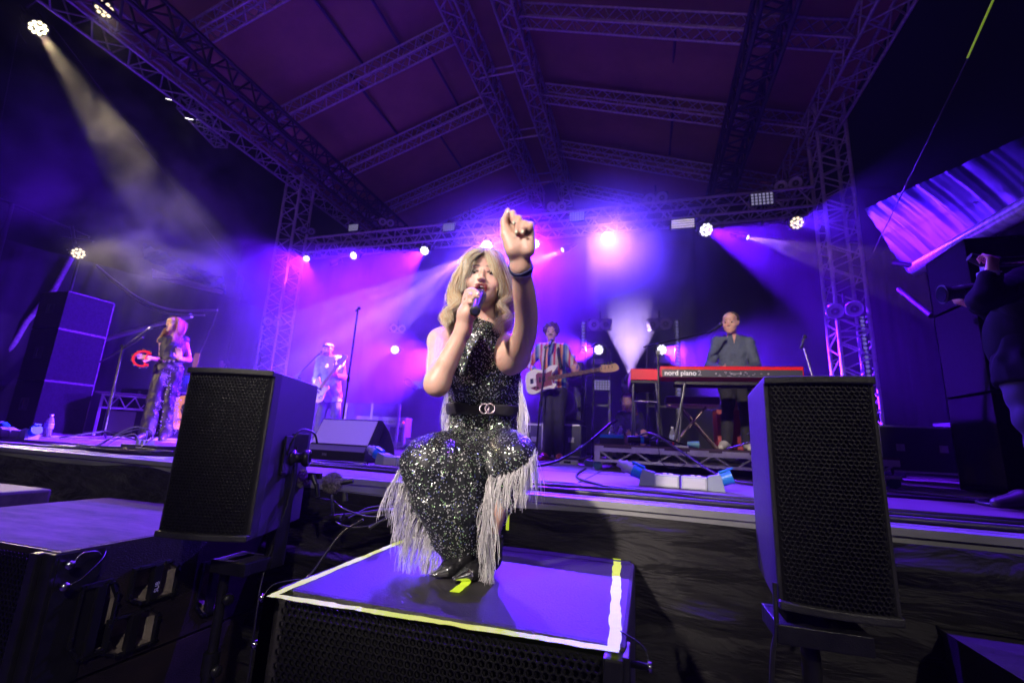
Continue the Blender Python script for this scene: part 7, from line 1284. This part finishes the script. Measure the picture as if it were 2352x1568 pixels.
    def hp(R, L, M, hc, s):
        H = SDF(*bounds([hc], .25), .008); H.ell(L(0, -.03, .04), (.09, .1, .09), M, .02); H.cone(L(-.06, -.02, -.02), L(-.09, 0, -.17), .045, .04, .03); H.cone(L(.06, -.02, -.02), L(.08, -.02, -.17), .045, .03, .03); H.ell(L(0, .10, -.02), (.056, .085, .1), M, .01, True); H.wrinkle(.006, 60, 2); H.mesh('hair', mat('hair_auburn', (.22, .08, .06), .8), R)
        b = MB(); b.tube(catmull([L(-.09, 0, 0), L(-.085, 0, .09), L(0, 0, .145), L(.085, 0, .09), L(.09, 0, 0)]), .010, 8)
        for q in (-1, 1): b.cyl(L(q*.078, .01, 0), L(q*.11, .01, 0), .042, n=18)
        b.build('headphones', mat('phones_black', (.02, .02, .025), .4), R, True)
    figure('crouching stagehand with headphones and auburn hair left of the keyboard stands', J, (-.35, -1, -.25), (0, 0, 1), .010, topm=mat('crew_black', (.015, .015, .02), .85), legm=mat('crew_black', (.015, .015, .02), .85), hair=hp, female=True)
    # ---- faint stagehand at far left behind the band
    y = 8.6; x = P(514, 838, y); z0 = x[2]; J = dict(head=x, shR=x+(-.18, 0, -.24), shL=x+(.18, .05, -.24), elR=x+(-.24, 0, -.5), wrR=x+(-.2, -.15, -.7), elL=x+(.24, 0, -.5), wrL=x+(.2, -.15, -.7), hip=x+(0, 0, -.74), knR=x+(-.09, -.05, -1.05), knL=x+(.09, -.05, -1.05), anR=(x[0]-.09, y, .09), anL=(x[0]+.09, y, .09), toR=(x[0]-.1, y-.15, .03), toL=(x[0]+.1, y-.15, .03))
    for q in ('knR', 'knL'): J[q][2] = z0*.28
    J['hip'][2] = max(.55, z0-.74)
    figure('faint dark figure standing in the shadows left of the left tower', J, (-.6, -1, 0), (0, 0, 1), .012, topm=mat('crew_black', (.015, .015, .02), .85), legm=mat('crew_black', (.015, .015, .02), .85), hair=cap_hair(mat('hair_short_brown', (.09, .05, .028), .9), rx=.082))
    # ---- cameraman at the right edge
    y = 2.95; J = dict(head=P(2440, 575, y), shR=P(2352, 650, y-.14), shL=P(2392, 650, y+.22), elR=P(2256, 688, y-.28), wrR=P(2277, 632, y-.30), elL=P(2290, 720, y+.28), wrL=P(2243, 700, y+.12), hip=P(2372, 850, y), knR=P(2375, 965, y-.12), knL=P(2395, 965, y+.12), anR=P(2390, 1080, y), anL=P(2430, 1080, y), toR=P(2350, 1100, y), toL=P(2400, 1100, y))
    for a in 'RL': J['an'+a] = np.array((J['hip'][0]+.05, y+(-.15 if a == 'R' else .15), .09)); J['to'+a] = J['an'+a]+np.array((-.2, 0, -.06))
    crew = mat('crew_fleece', (.006, .006, .009), .95, noise=.3, nscale=12, spec=.1)
    R, L, M, J, nk, rt, bk = figure('cameraman in black at the right edge aiming a video camera left', J, (-1, -.15, .0), (0, 0, 1), .009, topm=crew, legm=mat('crew_jeans', (.012, .012, .03), .8), toplen=.08, topname='sweater', hair=cap_hair(mat('hair_black', (.02, .015, .015), .9), rx=.085), curlR=1.1, curlL=.9, handR=((.15, -.1, 1), (-.5, .8, 0)), handL=((-1, -.1, .3), (0, 0, 1)), k=1.15)
    B = SDF(*bounds([J['hip'], nk], .3), .012); ce = (J['hip']*.55+nk*.45); B.ell(ce+np.array((-.075, -.02, -.07)), (.13, .16, .22), None, .05); B.mesh('sweater_front', crew, R)
    b = MB(); b.cyl(J['wrR']-np.array((0, 0, .012)), J['wrR']+np.array((.002, 0, .012)), .036, n=18); b.build('cuff', mat('cuff_white', (.6, .55, .55), .6), R, True)
    c = P(2280, 640, y-.02); T = thing('video_camera', 'black broadcast video camera on the shoulder of the cameraman', 'video camera', c); b = MB(); Q = lambda u, v, yy=y-.02: P(u, v, yy)
    b.cyl(Q(2163, 676), Q(2180, 674), .052, .040, n=24); b.cyl(Q(2180, 674), Q(2206, 671), .034, n=24); b.cyl(Q(2206, 671), Q(2240, 667), .040, n=24); b.cyl(Q(2240, 667), Q(2262, 664), .030, n=20); b.build('lens', mat('lens_barrel', (.03, .03, .032), .4, .2), T, True)
    b = MB(); b.cyl(Q(2161, 676.5), Q(2162, 676.4), .044, n=24); b.build('lens_glass', mat('glass_dark', (.01, .01, .02), .05), T, True)
    b = MB(); a0 = Q(2262, 655); a1 = Q(2375, 640); b.box((a0[0], a0[1]-.06, a0[2]-.08), (a1[0], a0[1]+.06, a0[2]+.09), bev=.012); b.box((a0[0]+.02, a0[1]-.02, a0[2]+.12), (a1[0], a0[1]+.02, a0[2]+.15), bev=.006); b.box((a0[0]+.0, a0[1]-.02, a0[2]+.08), (a0[0]+.03, a0[1]+.02, a0[2]+.13), bev=.004); b.build('camera_body', mat('camera_black', (.025, .025, .028), .45, noise=.3), T, True)
    b = MB(); v0 = Q(2226, 590, y-.1); v1 = Q(2262, 602, y-.1); b.cyl(v0, v1, .022, .03, n=16); b.cyl(v1, Q(2290, 604, y-.1), .035, n=16); b.cyl(Q(2268, 600, y-.08), Q(2275, 640, y-.03), .008); b.build('viewfinder', mat('camera_black', (.025, .025, .028), .45), T, True)
build_people()
